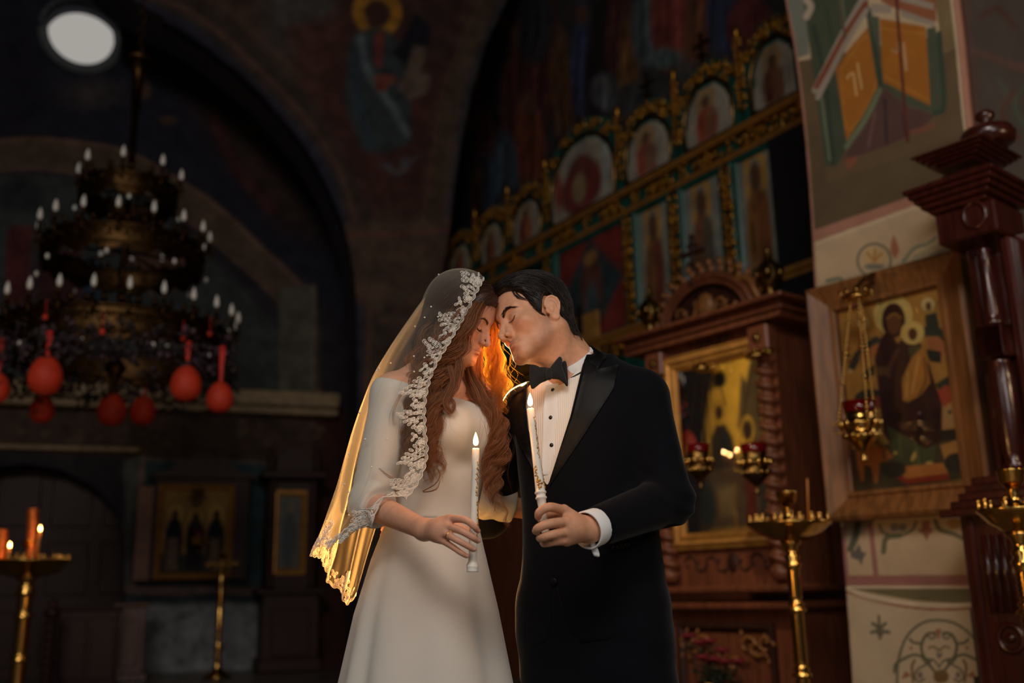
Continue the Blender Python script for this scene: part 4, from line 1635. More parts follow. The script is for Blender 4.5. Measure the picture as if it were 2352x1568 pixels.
for li, (ctrl, rad, n, amp) in enumerate(LOCKS):
    k = 46
    c = catmull([P(*q) for q in ctrl], k)
    rr = np.interp(np.linspace(0, 1, k), np.linspace(0, 1, len(rad)), rad) * .00108
    T = np.gradient(c, axis=0); T /= np.linalg.norm(T, axis=1, keepdims=True)
    A = np.cross(T, [0, 1, .1]); A /= np.linalg.norm(A, axis=1, keepdims=True)
    B = np.cross(A, T)
    s = np.concatenate([[0], np.cumsum(np.linalg.norm(np.diff(c, axis=0), axis=1))])
    grow_ = np.clip((s - .07) / .16, 0, 1)
    nsub = 7
    sub_c = rng.normal(0, .55, (nsub, 2)); sub_p = rng.uniform(0, 6.28, nsub)
    for h in range(n):
        g = rng.integers(nsub)
        o = sub_c[g] * .8 + rng.normal(0, .30, 2)
        o = o / max(1, np.linalg.norm(o) / 1.15)
        ph = sub_p[g] + rng.normal(0, .25) + li
        wl = 2 * math.pi / (.070 + .004 * sub_c[g][0])
        wav = 1.7 * amp * grow_ * (.8 + .35 * rng.random())
        fr_ = rng.normal(0, .0009) * grow_
        p = c + A * (o[0] * rr + wav * np.sin(wl * s + ph) + fr_)[:, None] + B * (o[1] * rr * .75 + .8 * wav * np.cos(wl * s + ph))[:, None]
        e = 1 - .28 * rng.random() ** 2
        ti = np.linspace(0, (k - 1) * e, k); i0 = np.minimum(ti.astype(int), k - 2); ff = (ti - i0)[:, None]
        p = p[i0] * (1 - ff) + p[i0 + 1] * ff
        allL.append(p); allR.append(rng.uniform(.00028, .00052)); allI.append(li)
    # fly-aways
    for h in range(40 if li in (7, 8) else 8):
        i0 = rng.integers(4, k - 16)
        o = rng.normal(0, 1, 2)
        t = np.linspace(0, 1, k)
        p = c[i0] + (c[min(i0 + 14, k - 1)] - c[i0]) * t[:, None] + A[i0] * (o[0] * (rr[i0] + .010 * t + .006 * np.sin(t * 7 + o[1])))[:, None] + B[i0] * (o[1] * (rr[i0] * .7 + .006 * t))[:, None]
        allL.append(p); allR.append(.00022); allI.append(li)
allL = np.array(allL)
sh = allL.shape
flat = allL.reshape(-1, 3)
for _ in range(2):
    d = bride_solid(flat)
    k_ = d < .003
    g = sdf_grad(bride_solid, flat[k_])
    flat[k_] += g * (.003 + rng.uniform(0, .004, k_.sum()) - d[k_])[:, None]
allL = flat.reshape(sh)
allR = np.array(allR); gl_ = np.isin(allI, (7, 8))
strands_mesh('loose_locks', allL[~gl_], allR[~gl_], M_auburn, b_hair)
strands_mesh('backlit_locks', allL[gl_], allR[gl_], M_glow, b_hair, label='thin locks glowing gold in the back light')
for (ctrl, n, sp) in (([(985, 1060, 2.395), (1010, 1085, 2.392), (1000, 1110, 2.392), (970, 1128, 2.395), (1002, 1122, 2.39), (1012, 1095, 2.392)], 9, .0012),
                      ([(955, 880, 2.40), (925, 900, 2.39), (905, 940, 2.385), (902, 975, 2.385)], 7, .004),
                      ([(870, 1075, 2.36), (895, 1095, 2.365), (930, 1105, 2.38), (975, 1118, 2.39)], 6, .003),
                      ([(1150, 1150, 2.48), (1165, 1175, 2.48), (1160, 1195, 2.48), (1170, 1210, 2.48)], 8, .003)):
    c = catmull([P(*q) for q in ctrl], 20)
    strands_mesh('stray_hair', c[None] + rng.normal(0, sp, (n, 1, 3)) * np.linspace(.3, 1, 20)[None, :, None], np.full(n, .0004), M_auburn, b_hair)
M_brow = mat('brown_brow', (84, 54, 40), rough=.6, bump=0)
for sgn in (1, -1):
    brow('eyebrow', BM, BP, BS, bride_bvh, sgn, M_brow, b_body, True, 170)
    lashes(BM, BP, BS, bride_bvh, sgn, M_dark_hair, b_body, True)

# ------------------------------------------------------------------ bride: veil with lace
def tulle():
    mt, nt, b, out = new_mat('ivory_tulle')
    lw = nt.nodes.new('ShaderNodeLayerWeight'); lw.inputs[0].default_value = .35
    mr = nt.nodes.new('ShaderNodeMapRange')
    mr.inputs[3].default_value, mr.inputs[4].default_value = .045, .44
    nt.links.new(lw.outputs['Facing'], mr.inputs[0])
    tr = nt.nodes.new('ShaderNodeBsdfTransparent')
    df = nt.nodes.new('ShaderNodeBsdfDiffuse'); df.inputs[0].default_value = (*lin((238, 230, 214)), 1)
    tl = nt.nodes.new('ShaderNodeBsdfTranslucent'); tl.inputs[0].default_value = (*lin((246, 226, 186)), 1)
    m1 = nt.nodes.new('ShaderNodeMixShader'); m1.inputs[0].default_value = .55
    nt.links.new(df.outputs[0], m1.inputs[1]); nt.links.new(tl.outputs[0], m1.inputs[2])
    m2 = nt.nodes.new('ShaderNodeMixShader')
    nt.links.new(mr.outputs[0], m2.inputs[0])
    nt.links.new(tr.outputs[0], m2.inputs[1]); nt.links.new(m1.outputs[0], m2.inputs[2])
    nt.links.new(m2.outputs[0], out.inputs[0])
    return mt


M_tulle = tulle()
M_lace = fabric('white_lace_thread', (236, 232, 224), (246, 226, 190), .3, rough=.4, sheen=.1)
M_pearl = mat('pearl', (228, 220, 206), rough=.15, var=.05, bump=0)
MER = [
    [(1104, 650, 2.455), (1090, 678, 2.425), (1062, 732, 2.400), (1032, 785, 2.392), (1003, 832, 2.392), (985, 875, 2.392), (974, 930, 2.385), (975, 990, 2.380), (978, 1050, 2.378), (955, 1112, 2.372), (905, 1168, 2.358), (846, 1204, 2.352), (800, 1216, 2.36)],
    [(1096, 641, 2.47), (1070, 668, 2.435), (1030, 722, 2.415), (995, 780, 2.41), (962, 835, 2.40), (940, 885, 2.385), (925, 940, 2.37), (918, 1000, 2.362), (912, 1055, 2.358), (890, 1110, 2.350), (858, 1160, 2.342), (822, 1200, 2.345), (785, 1228, 2.36)],
    [(1085, 634, 2.49), (1045, 652, 2.46), (1000, 695, 2.44), (958, 760, 2.43), (915, 825, 2.41), (885, 880, 2.388), (862, 945, 2.372), (852, 1005, 2.366), (848, 1060, 2.362), (836, 1110, 2.358), (812, 1160, 2.362), (785, 1205, 2.372), (756, 1240, 2.385)],
    [(1075, 632, 2.51), (1030, 640, 2.50), (982, 677, 2.49), (935, 740, 2.48), (892, 805, 2.465), (857, 866, 2.45), (832, 930, 2.445), (812, 990, 2.45), (797, 1050, 2.455), (783, 1105, 2.46), (764, 1160, 2.465), (745, 1208, 2.47), (724, 1250, 2.47)],
    [(1072, 634, 2.53), (1028, 644, 2.56), (984, 684, 2.60), (940, 748, 2.64), (900, 812, 2.67), (868, 880, 2.70), (840, 945, 2.71), (822, 1010, 2.71), (805, 1075, 2.70), (792, 1140, 2.69), (775, 1205, 2.68), (765, 1262, 2.67), (752, 1300, 2.665)],
    [(1080, 638, 2.55), (1042, 655, 2.60), (1002, 705, 2.65), (968, 770, 2.69), (938, 840, 2.72), (915, 905, 2.74), (892, 975, 2.74), (870, 1050, 2.74), (848, 1125, 2.73), (828, 1200, 2.72), (812, 1270, 2.71), (800, 1325, 2.70), (790, 1358, 2.70)],
    [(1094, 645, 2.57), (1068, 675, 2.61), (1040, 735, 2.65), (1012, 800, 2.69), (985, 865, 2.73), (962, 935, 2.75), (935, 1005, 2.75), (910, 1075, 2.75), (885, 1145, 2.745), (862, 1215, 2.735), (842, 1280, 2.725), (828, 1330, 2.715), (818, 1366, 2.71)],
]
nu, nv = 121, 141
mer = np.array([catmull([P(*q) for q in m_], nv) for m_ in MER])      # (7, nv, 3)
SV = np.stack([catmull(mer[:, j], nu) for j in range(nv)], 1)           # (nu, nv, 3)
uu, vv = np.meshgrid(np.linspace(0, 1, nu), np.linspace(0, 1, nv), indexing='ij')
dU, dV = np.gradient(SV, axis=0), np.gradient(SV, axis=1)
NV = np.cross(dU, dV); NV /= np.linalg.norm(NV, axis=2, keepdims=True) + 1e-12
if (NV[20, 70] @ (CAM - SV[20, 70])) < 0: NV = -NV
rip = .0050 * np.sin(uu * 42 + vv * 3) + .0035 * np.sin(uu * 77 - vv * 4 + 1) + .004 * np.sin(uu * 23 + 2)
SV = SV + NV * (rip * np.clip(vv * 1.6 - .15, 0, 1) ** 1.3 * np.clip((uu - .12) * 4, .15, 1))[..., None]
# scalloped hem
sc_ = np.abs(np.sin(np.linspace(0, 1, nu) * math.pi * 5.0)) * .022
SV[:, -12:] += (norm([-.25, -.05, -.95]) * sc_[:, None, None]) * np.linspace(0, 1, 12)[None, :, None] ** 1.5
fl = SV.reshape(-1, 3)
def veil_solid(p):
    d = bride_solid(p)
    return np.minimum(d, smin(rcone(p, B_elR, B_wrR, .053, .030), rcone(p, B_shR, B_elR, .056, .053), .02))
def hair_solid(p):
    return np.minimum(veil_solid(p), (bride_scalp(to_head(p, BM, BP, BS)) - .016) * BS)
for _ in range(3):
    d = hair_solid(fl)
    k_ = d < .0045
    fl[k_] += sdf_grad(hair_solid, fl[k_]) * (.0045 - d[k_])[:, None]
SV = fl.reshape(nu, nv, 3)
dU, dV = np.gradient(SV, axis=0), np.gradient(SV, axis=1)
NV = np.cross(dU, dV); NV /= np.linalg.norm(NV, axis=2, keepdims=True) + 1e-12
if (NV[20, 70] @ (CAM - SV[20, 70])) < 0: NV = -NV
idx = np.arange(nu * nv).reshape(nu, nv)
Fq = np.stack([idx[:-1, :-1], idx[1:, :-1], idx[1:, 1:], idx[:-1, 1:]], -1).reshape(-1, 4)
veil = mesh_obj('veil', SV.reshape(-1, 3), Fq, M_tulle, bride, label='sheer ivory veil with pearls and a lace edge')


def veil_at(u, v):
    x, y = np.clip(u, 0, 1) * (nu - 1), np.clip(v, 0, 1) * (nv - 1)
    i, j = min(int(x), nu - 2), min(int(y), nv - 2)
    a, b = x - i, y - j
    f = lambda G: G[i, j] * (1 - a) * (1 - b) + G[i + 1, j] * a * (1 - b) + G[i, j + 1] * (1 - a) * b + G[i + 1, j + 1] * a * b
    return f(SV), norm(f(NV))


def edge_map(kind):
    """arc length along an edge and the step inwards: returns f(s, h) -> point, normal"""
    line = SV[0] if kind == 'front' else SV[:, -1]
    s = np.concatenate([[0], np.cumsum(np.linalg.norm(np.diff(line, axis=0), axis=1))])
    n_ = len(line)
    def f(sv, h):
        t = np.interp(sv, s, np.linspace(0, 1, n_))
        if kind == 'front':
            j = int(np.clip(t * (nv - 1), 0, nv - 1))
            acc = np.concatenate([[0], np.cumsum(np.linalg.norm(np.diff(SV[:50, j], axis=0), axis=1))])
            if h < 0:
                p, n = veil_at(0, t)
                d_ = norm(SV[0, j] - SV[3, j]); return p + d_ * (-h), n
            return veil_at(np.interp(h, acc, np.linspace(0, 49 / (nu - 1), 50)), t)
        i = int(np.clip(t * (nu - 1), 0, nu - 1))
        acc = np.concatenate([[0], np.cumsum(np.linalg.norm(np.diff(SV[i, ::-1][:40], axis=0), axis=1))])
        if h < 0:
            p, n = veil_at(t, 1)
            d_ = norm(SV[i, -1] - SV[i, -4]); return p + d_ * (-h), n
        return veil_at(t, 1 - np.interp(h, acc, np.linspace(0, 39 / (nv - 1), 40)))
    return f, s[-1]


def lace_leaf(mb, f, s0, h0, ang, L, Wd):
    """outlined leaf: a raised cord loop round a thin filling"""
    n = 10
    ca, sa = math.cos(ang), math.sin(ang)
    P_, N_ = [], None
    for i in range(n):
        t = 2 * math.pi * i / n
        x, y = L * .5 * (1 - math.cos(t)), Wd * .5 * math.sin(t) * (1 - .25 * math.cos(t))
        p, nn = f(s0 + x * ca - y * sa, h0 + x * sa + y * ca)
        P_.append(p + nn * .0016); N_ = nn
    P_ = np.array(P_)
    mb.tube(P_, .00092, sides=5, closed=True, up=N_)
    mb.tube(np.array([P_[0], (P_[0] + P_[n // 2]) * .5 + N_ * .0006, P_[n // 2]]), [.0010, .0013, .0007], sides=5)


def lace_motif(mb, f, s0, rng, size=1.0, flip=1):
    z = size
    # spray of leaves spreading inwards from the border
    for row, (cnt, h) in enumerate(((6, .004), (6, .012), (5, .020), (4, .028), (3, .036), (2, .044), (1, .052))):
        for i in range(cnt):
            x = (i - (cnt - 1) / 2) * .0084 + rng.normal(0, .0010)
            x += flip * h * .22
            ang = math.pi / 2 - x * 28 + rng.normal(0, .35)
            lace_leaf(mb, f, s0 + x * z, h * z, ang, .0115 * z, .0062 * z)
    # two small five-petal flowers at the border
    for fx in (-.026, .027):
        for k in range(5):
            a = k * 2 * math.pi / 5 + .3
            lace_leaf(mb, f, s0 + fx * z + math.cos(a) * .0015, .010 * z + math.sin(a) * .0015, a, .0085 * z, .0062 * z)
        p, nn = f(s0 + fx * z, .010 * z)
        mb.sphere(p + nn * .002, .0016, 8, 5)
    # trailing leaves
    for k, (x, h) in enumerate(((-.036, .016), (-.042, .022), (.036, .018), (.043, .024))):
        lace_leaf(mb, f, s0 + x * z, h * z, math.pi / 2 + (.7 if x < 0 else -.7), .010 * z, .0055 * z)


rng = np.random.default_rng(8)
for kind, n_m, s_lo, s_hi, inset in (('front', 9, .02, .985, 0), ('hem', 6, .03, .95, 0)):
    f, Ltot = edge_map(kind)
    mb = MB()
    for k in range(n_m):
        lace_motif(mb, f, Ltot * (s_lo + (s_hi - s_lo) * (k + .5) / n_m), rng, 1.12, 1 if k % 2 else -1)
    # scalloped double cord border
    for off, r in ((0, .0013), (.0035, .0009), (.0065, .0007)):
        pts = []
        for sv in np.linspace(0, Ltot, int(Ltot / .0035)):
            ph = (sv / Ltot) * n_m * 4
            h = -.0050 * abs(math.sin(math.pi * ph)) + off
            p, nn = f(sv, h)
            pts.append(p + nn * .0012)
        mb.tube(pts, r, sides=5, up=[0, -1, 0])
    mb.build('lace_border', M_lace, veil, label='white corded lace border')
pearl_proto = None
cnt = 0
while cnt < 46:
    u, v = rng.uniform(.10, .97), rng.uniform(.05, .97)
    p, nn = veil_at(u, v)
    mb = MB()
    mb.sphere((0, 0, 0), .0024, 10, 7)
    if pearl_proto is None:
        pearl_proto = mb.build('pearl', M_pearl, None)
        o = pearl_proto
    else:
        o = pearl_proto.copy(); COL.objects.link(o)
    o.parent = None
    o.location = Vector(p + nn * .0018)
    attach(o, veil)
    cnt += 1
# ------------------------------------------------------------------ the couple's candles
M_wax = mat('white_wax', (226, 218, 204), rough=.4, var=.05, bump=.05, bscale=80, Subsurface_Weight=.3, Subsurface_Scale=.01)
M_flame = emis('candle_flame', (255, 196, 110), 26)
M_wick = mat('wick', (25, 20, 18), rough=.9, bump=0)
M_gilt = mat('gilt_relief', (206, 150, 70), rough=.3, metal=1.0, var=.3, scale=80, bump=.3, bscale=200)



def flame(parent, tip, h, r, light=None, name='flame'):
    mb = MB()
    n = 14
    prof = [(r * math.sin(math.pi * t ** .62) ** .9 * (1 - .25 * t) + 1e-4, h * t) for t in np.linspace(0, 1, n)]
    mb.lathe(prof, tip, n=12)
    o = mb.build(name, M_flame, parent)
    if light:
        l = bpy.data.lights.new('flame_light', 'POINT')
        l.energy, l.color, l.shadow_soft_size = light, (1.0, .50, .20), .012
        lo = bpy.data.objects.new('flame_light', l)
        lo.location = Vector(tip + np.array([0, 0, h * .55]))
        COL.objects.link(lo)
        attach(lo, parent)
    return o


def wedding_candle(label, bot, top, prof, relief, seed, light):
    ax = norm(top - bot); L = np.linalg.norm(top - bot)
    x = norm(np.cross(ax, [0, 1, 0])); y = np.cross(ax, x)
    Mf = frame_at(bot, x, y, ax)
    t = thing('candle', label, 'candle', bot, 'wedding candles held by the couple')
    mb = MB(Mf).lathe([(r, z * L) for r, z in prof], n=28)
    mb.build('wax', M_wax, t)
    rr = lambda z: np.interp(z, [q[1] for q in prof], [q[0] for q in prof])
    rng = np.random.default_rng(seed)
    mb = MB(Mf)
    for (z0, z1, a0, tw) in relief:
        pts = []
        for q in np.linspace(0, 1, 46):
            z = z0 + (z1 - z0) * q
            a = a0 + tw * q + .22 * math.sin(q * 40)
            pts.append((rr(z) * math.cos(a), rr(z) * math.sin(a), z * L))
            if rng.random() < .75:
                a2, z2 = a + rng.normal(0, .25), z + rng.normal(0, .006)
                mb.sphere((rr(z2) * math.cos(a2), rr(z2) * math.sin(a2), z2 * L), rng.uniform(.0009, .0019) * (1.5 if z < .42 else 1), 7, 5)
        mb.tube(pts, .0009, sides=5)
    mb.build('gilt_relief', M_gilt, t, label='gilt flower relief climbing the candle')
    wk = top + ax * .006
    MB().tube(np.array([top - ax * .001, top + ax * .004, wk + [.0008, 0, 0.001]]), .0008, sides=5).build('wick', M_wick, t)
    flame(t, top + _vz * .0045, .030, .0060, light)
    return t


# the bride's candle, held upright at her waist
bp_ = [(.0125, 0), (.0128, .010), (.0118, .022), (.0130, .034), (.0132, .052), (.0118, .060), (.0126, .066), (.0100, .075), (.0090, .13), (.0092, .25), (.0085, .5), (.0080, .8), (.0078, .985), (.0070, .994), (.0050, .992), (.0045, .985)]
ca = -math.pi / 2
wedding_candle('white candle upright in the bride\'s hand, in front of the ivory dress', P(1085, 1313, 2.188), P(1093, 1028, 2.188), bp_,
               [(.26, .62, 2.5, 1.6), (.30, .56, 3.4, -1.0), (.60, .90, 2.2, .3)], 3, 1.0)
gp_ = [(.0075, 0), (.0085, .012), (.0090, .05), (.0078, .10), (.0088, .20), (.0100, .262), (.0125, .268), (.0122, .278), (.0102, .284), (.0104, .304), (.0130, .310), (.0126, .320), (.0104, .326), (.0103, .36), (.0092, .5), (.0082, .8), (.0078, .985), (.0070, .994), (.0050, .992), (.0045, .985)]
wedding_candle('white candle leaning in the groom\'s fist, in front of the pleated shirt', P(1253, 1224, 2.166), P(1218, 937, 2.20), gp_,
               [(.34, .60, 2.8, 1.2), (.34, .52, 1.6, -.8), (.58, .93, 2.2, .6)], 4, .8)
# ring of gilt round the foot of the bride's candle
# ------------------------------------------------------------------ the church: materials and painting helper
M_mural = attr_mat('painted_plaster', rough=.85, var=.45, scale=5, bump=.1, bscale=20)
M_pierw = attr_mat('painted_pier', rough=.8, var=.12, scale=6, bump=.06, bscale=30)
M_icon = attr_mat('icon_panel', rough=.42, var=.22, scale=9, bump=.05, bscale=40, coat=.3)
M_iconl = attr_mat('iconostasis_icon', rough=.35, var=.35, scale=5, bump=.05, coat=.5)
M_stone = mat('ledge_plaster', (150, 128, 98), rough=.8)
M_floor = mat('floor_stone', (92, 84, 76), rough=.35, var=.3, scale=3)
M_green = mat('iconostasis_green', (18, 74, 66), rough=.4, var=.3, scale=5)
M_carv = mat('gilded_carving', (190, 138, 56), rough=.36, metal=1.0, var=.35, scale=30, bump=.5, bscale=60)
M_rail = mat('gilded_rail', (176, 124, 58), rough=.42, metal=.45, var=.2, bump=.1)
M_brass = mat('polished_brass', (206, 160, 84), rough=.16, metal=1.0, var=.12, bump=.02)
M_brassd = mat('dark_brass', (120, 92, 52), rough=.34, metal=1.0, var=.4, scale=20, bump=.3, bscale=50)
M_oak = wood('oak_wood', (130, 84, 44), rough=.4)
M_mahog = wood('mahogany_wood', (62, 23, 16), rough=.25, Coat_Weight=.35, Coat_Roughness=.12)
M_walnut = wood('walnut_wood', (104, 58, 38), rough=.38)
M_dwalnut = wood('dark_walnut_wood', (50, 26, 20), rough=.5, spec=.25)
M_bulb = mat('white_bulb_glass', (226, 224, 218), rough=.15, var=.02, bump=0)
M_egg = mat('red_egg_paint', (196, 52, 22), rough=.65, var=.12, scale=14, bump=.05)
M_ribbon = mat('red_ribbon', (200, 40, 24), rough=.5, bump=0)
M_redglass = mat('red_lamp_glass', (120, 10, 14), rough=.06, var=.1, bump=0, Transmission_Weight=.5)
M_black = mat('black_paint', (16, 13, 18), rough=.6, bump=0)


def glass_mat():
    mt, nt, b, out = new_mat('cover_glass')
    fr = nt.nodes.new('ShaderNodeFresnel'); fr.inputs[0].default_value = 1.5
    tr = nt.nodes.new('ShaderNodeBsdfTransparent')
    gl = nt.nodes.new('ShaderNodeBsdfGlossy'); gl.inputs['Roughness'].default_value = .015
    mx = nt.nodes.new('ShaderNodeMixShader')
    nt.links.new(fr.outputs[0], mx.inputs[0])
    nt.links.new(tr.outputs[0], mx.inputs[1]); nt.links.new(gl.outputs[0], mx.inputs[2])
    nt.links.new(mx.outputs[0], out.inputs[0])
    return mt


M_glass = glass_mat()


def shade_shapes(q, ground, shapes, warp=0.0, seed=0):
    """pigment colour at 2-D points: ground colour overlaid with painted shapes in order"""
    rng = np.random.default_rng(seed)
    q = np.asarray(q, float)
    if warp > 0:
        ph = rng.uniform(0, 6, 8)
        k = 1.0 / (warp * 9)
        q = q + warp * np.stack([np.sin(q[:, 1] * k + ph[0]) + .6 * np.sin(q[:, 0] * k * 1.7 + ph[1]), np.sin(q[:, 0] * k + ph[2]) + .6 * np.sin(q[:, 1] * k * 1.9 + ph[3])], 1) * .5
    c = np.tile(lin(ground), (len(q), 1))
    for s in shapes:
        kind, col, geo = s[0], s[1], s[2]
        soft = s[3] if len(s) > 3 else 2.0
        op = s[4] if len(s) > 4 else 1.0
        if kind == 'p':
            g = np.asarray(geo, float)
            lo, hi = g.min(0) - soft * 2, g.max(0) + soft * 2
            k = ((q > lo) & (q < hi)).all(1)
            d = np.full(len(q), 1e3)
            if k.any(): d[k] = poly_sdf2(q[k], g)
        elif kind == 'e':
            cx, cy, rx, ry = geo[:4]
            a = math.radians(geo[4]) if len(geo) > 4 else 0
            x, y = q[:, 0] - cx, q[:, 1] - cy
            x, y = x * math.cos(a) + y * math.sin(a), -x * math.sin(a) + y * math.cos(a)
            d = (np.sqrt((x / rx) ** 2 + (y / ry) ** 2) - 1) * min(rx, ry)
        elif kind == 'r':
            cx, cy, r, w = geo
            d = np.abs(np.hypot(q[:, 0] - cx, q[:, 1] - cy) - r) - w
        else:
            g = np.asarray(geo[0], float); w = geo[1]
            if len(g) > 2: g = catmull(g, len(g) * 6)
            lo, hi = g.min(0) - w - soft * 2, g.max(0) + w + soft * 2
            k = ((q > lo) & (q < hi)).all(1)
            d = np.full(len(q), 1e3)
            if k.any():
                qq = np.concatenate([q[k], np.zeros((k.sum(), 1))], 1)
                gg = np.concatenate([g, np.zeros((len(g), 1))], 1)
                d[k] = chain(qq, gg, [w] * len(g))
        w = np.clip(.5 - d / soft, 0, 1)[:, None] * op
        c = c * (1 - w) + lin(col) * w
    return c


def painted(name, plane, box, step, ground, shapes, mtl, parent=None, off=0.0, keep=None, thick=0.03, warp=0.0, seed=0, px=True, uvbox=None, snap=None):
    """flat painted panel: a fine grid on a plane whose vertices carry the pigment; a back and rim give it thickness"""
    if uvbox is None:
        c = np.array([plane.uv(x, y, off) for x in (box[0], box[2]) for y in (box[1], box[3])])
        u0, u1, v0, v1 = c[:, 0].min(), c[:, 0].max(), c[:, 1].min(), c[:, 1].max()
    else:
        u0, u1, v0, v1 = uvbox
    nu_, nv_ = max(2, int((u1 - u0) / step) + 1), max(2, int((v1 - v0) / step) + 1)
    U_, V_ = np.meshgrid(np.linspace(u0, u1, nu_), np.linspace(v0, v1, nv_), indexing='ij')
    U_, V_ = U_.ravel(), V_.ravel()
    W = plane.o + U_[:, None] * plane.ex + V_[:, None] * plane.ez + plane.n * off
    q = proj(W) if px else np.stack([(U_ - u0) / (u1 - u0), (V_ - v0) / (v1 - v0)], 1)
    c = shade_shapes(q, ground, shapes, warp, seed)
    idx = np.arange(nu_ * nv_).reshape(nu_, nv_)
    F = np.stack([idx[:-1, :-1], idx[1:, :-1], idx[1:, 1:], idx[:-1, 1:]], -1).reshape(-1, 4)
    if keep is not None:
        kp = keep(q if px else np.stack([U_, V_], 1))
        F = F[kp[F].all(1)]
        used = np.unique(F)
        mp = np.full(len(W), -1); mp[used] = np.arange(len(used))
        W, c, F = W[used], c[used], mp[F]
    n = len(W)
    cnt = {}
    E = np.vstack([F[:, [0, 1]], F[:, [1, 2]], F[:, [2, 3]], F[:, [3, 0]]])
    key = np.minimum(E[:, 0], E[:, 1]).astype(np.int64) * n + np.maximum(E[:, 0], E[:, 1])
    u_, inv, ct = np.unique(key, return_inverse=True, return_counts=True)
    B = E[ct[inv] == 1]
    if snap:
        bi = np.unique(B)
        qb = proj(W[bi])
        best, bd = qb.copy(), np.full(len(bi), 16.0)
        for poly in snap:
            g = np.asarray(poly, float)
            for i in range(len(g)):
                a, b = g[i - 1], g[i]
                e = b - a
                t = np.clip(((qb - a) @ e) / (e @ e + 1e-9), 0, 1)
                c_ = a + t[:, None] * e
                d = np.linalg.norm(qb - c_, axis=1)
                k = d < bd
                best[k], bd[k] = c_[k], d[k]
        for j, i in enumerate(bi):
            if bd[j] < 15.9: W[i] = plane.pt(best[j, 0], best[j, 1], off)
    W2 = np.vstack([W, W - plane.n * thick])
    F2 = np.vstack([F, F[:, ::-1] + n, np.stack([B[:, 1], B[:, 0], B[:, 0] + n, B[:, 1] + n], 1)])
    return mesh_obj(name, W2, F2.astype(np.int64), mtl, parent, smooth=False, col=np.vstack([c, c]))


def struct(o):
    o['kind'] = 'structure'
    return o


PA = Plane(900, 1000, 11.6, 70)
PB = Plane(500, 1400, 13.2, 70)
PI = Plane(1030, 640, 12.6, 148)
PAP = Plane(1100, 500, 14.2, 148)
PPR = Plane(1930, 1340, 5.5, 140)

# floor
mb = MB().box((0, 6, -.05), (22, 24, .1))
struct(mb.build('floor', M_floor, smooth=False))

# ------------------------------------------------------------------ wall with the great arch and the painted pendentive
arch_px = [(-120, -270), (60, -225), (150, -140), (235, -50), (330, 15), (400, 50), (470, 95), (540, 150), (600, 205), (660, 275), (710, 340), (750, 410), (780, 480), (803, 550), (816, 620), (822, 700), (824, 1000), (824, 1700)]
apse_px = [(1012, 1700), (1012, 660), (1022, 600), (1032, 540), (1045, 430), (1062, 320), (1085, 210), (1118, 100), (1165, 0), (1215, -90), (1300, -200), (1420, -330)]
polyA = np.array(arch_px + apse_px + [(1420, -420), (-120, -420)])
shA = [
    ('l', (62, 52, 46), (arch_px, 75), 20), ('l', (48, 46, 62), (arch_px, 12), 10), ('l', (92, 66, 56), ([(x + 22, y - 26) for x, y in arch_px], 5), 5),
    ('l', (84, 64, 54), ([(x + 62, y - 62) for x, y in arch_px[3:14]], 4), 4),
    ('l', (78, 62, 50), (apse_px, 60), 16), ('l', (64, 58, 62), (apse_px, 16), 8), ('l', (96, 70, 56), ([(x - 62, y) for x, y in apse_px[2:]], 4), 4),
    ('p', (72, 44, 40), [(640, -60), (1080, -60), (1040, 120), (985, 330), (975, 475), (855, 480), (810, 400), (720, 220)], 40),
    ('p', (76, 78, 76), [(600, -60), (780, -60), (760, 60), (690, 130), (620, 90)], 60, .8),
    ('p', (78, 50, 44), [(650, 60), (790, 40), (800, 150), (770, 250), (700, 200)], 30),
    ('p', (64, 46, 42), [(930, 0), (1050, 0), (1030, 150), (960, 170)], 40),
    ('r', (160, 112, 36), (864, 28, 42, 13), 5), ('e', (70, 44, 38), (862, 34, 24, 34), 8),
    ('p', (54, 62, 64), [(808, 85), (850, 62), (890, 70), (925, 110), (960, 150), (945, 240), (945, 320), (880, 350), (830, 345), (795, 230)], 14),
    ('l', (90, 104, 106), ([(828, 90), (850, 170), (900, 240), (935, 300)], 9), 12),
    ('l', (50, 62, 72), ([(815, 120), (825, 220), (850, 330)], 10), 12),
    ('p', (116, 50, 46), [(858, 75), (878, 75), (876, 150), (862, 150)], 8), ('e', (128, 66, 54), (885, 180, 26, 12), 8), ('e', (120, 62, 52), (878, 198, 14, 12), 6),
    ('p', (26, 24, 34), [(900, 120), (925, 80), (950, 30), (990, 60), (985, 100), (950, 110), (930, 140)], 10),
    ('p', (100, 84, 74), [(930, 165), (950, 100), (980, 108), (968, 165), (995, 170), (985, 215), (940, 228), (915, 205)], 8),
    ('p', (78, 76, 78), [(866, 378), (910, 365), (965, 352), (915, 408)], 8), ('e', (70, 44, 40), (906, 372, 12, 16), 5),
    ('p', (84, 66, 56), [(800, 510), (1040, 500), (1015, 700), (822, 700)], 12), ('l', (104, 62, 54), ([(812, 540), (1030, 528)], 4), 4),
]
rngp = np.random.default_rng(3)
for _ in range(60):
    y = rngp.uniform(560, 1300); x = rngp.uniform(830, 1008)
    shA.append(('e', [(66, 70, 64), (96, 70, 56), (64, 48, 44)][rngp.integers(3)], (x, y, rngp.uniform(5, 16), rngp.uniform(4, 14)), 5, .7))
wallA = struct(painted('wall_front', PA, (-140, -430, 1440, 1640), .035, (74, 56, 48), shA, M_mural, keep=lambda q: poly_sdf2(q, polyA) < 0, thick=.25, warp=6, snap=[polyA]))
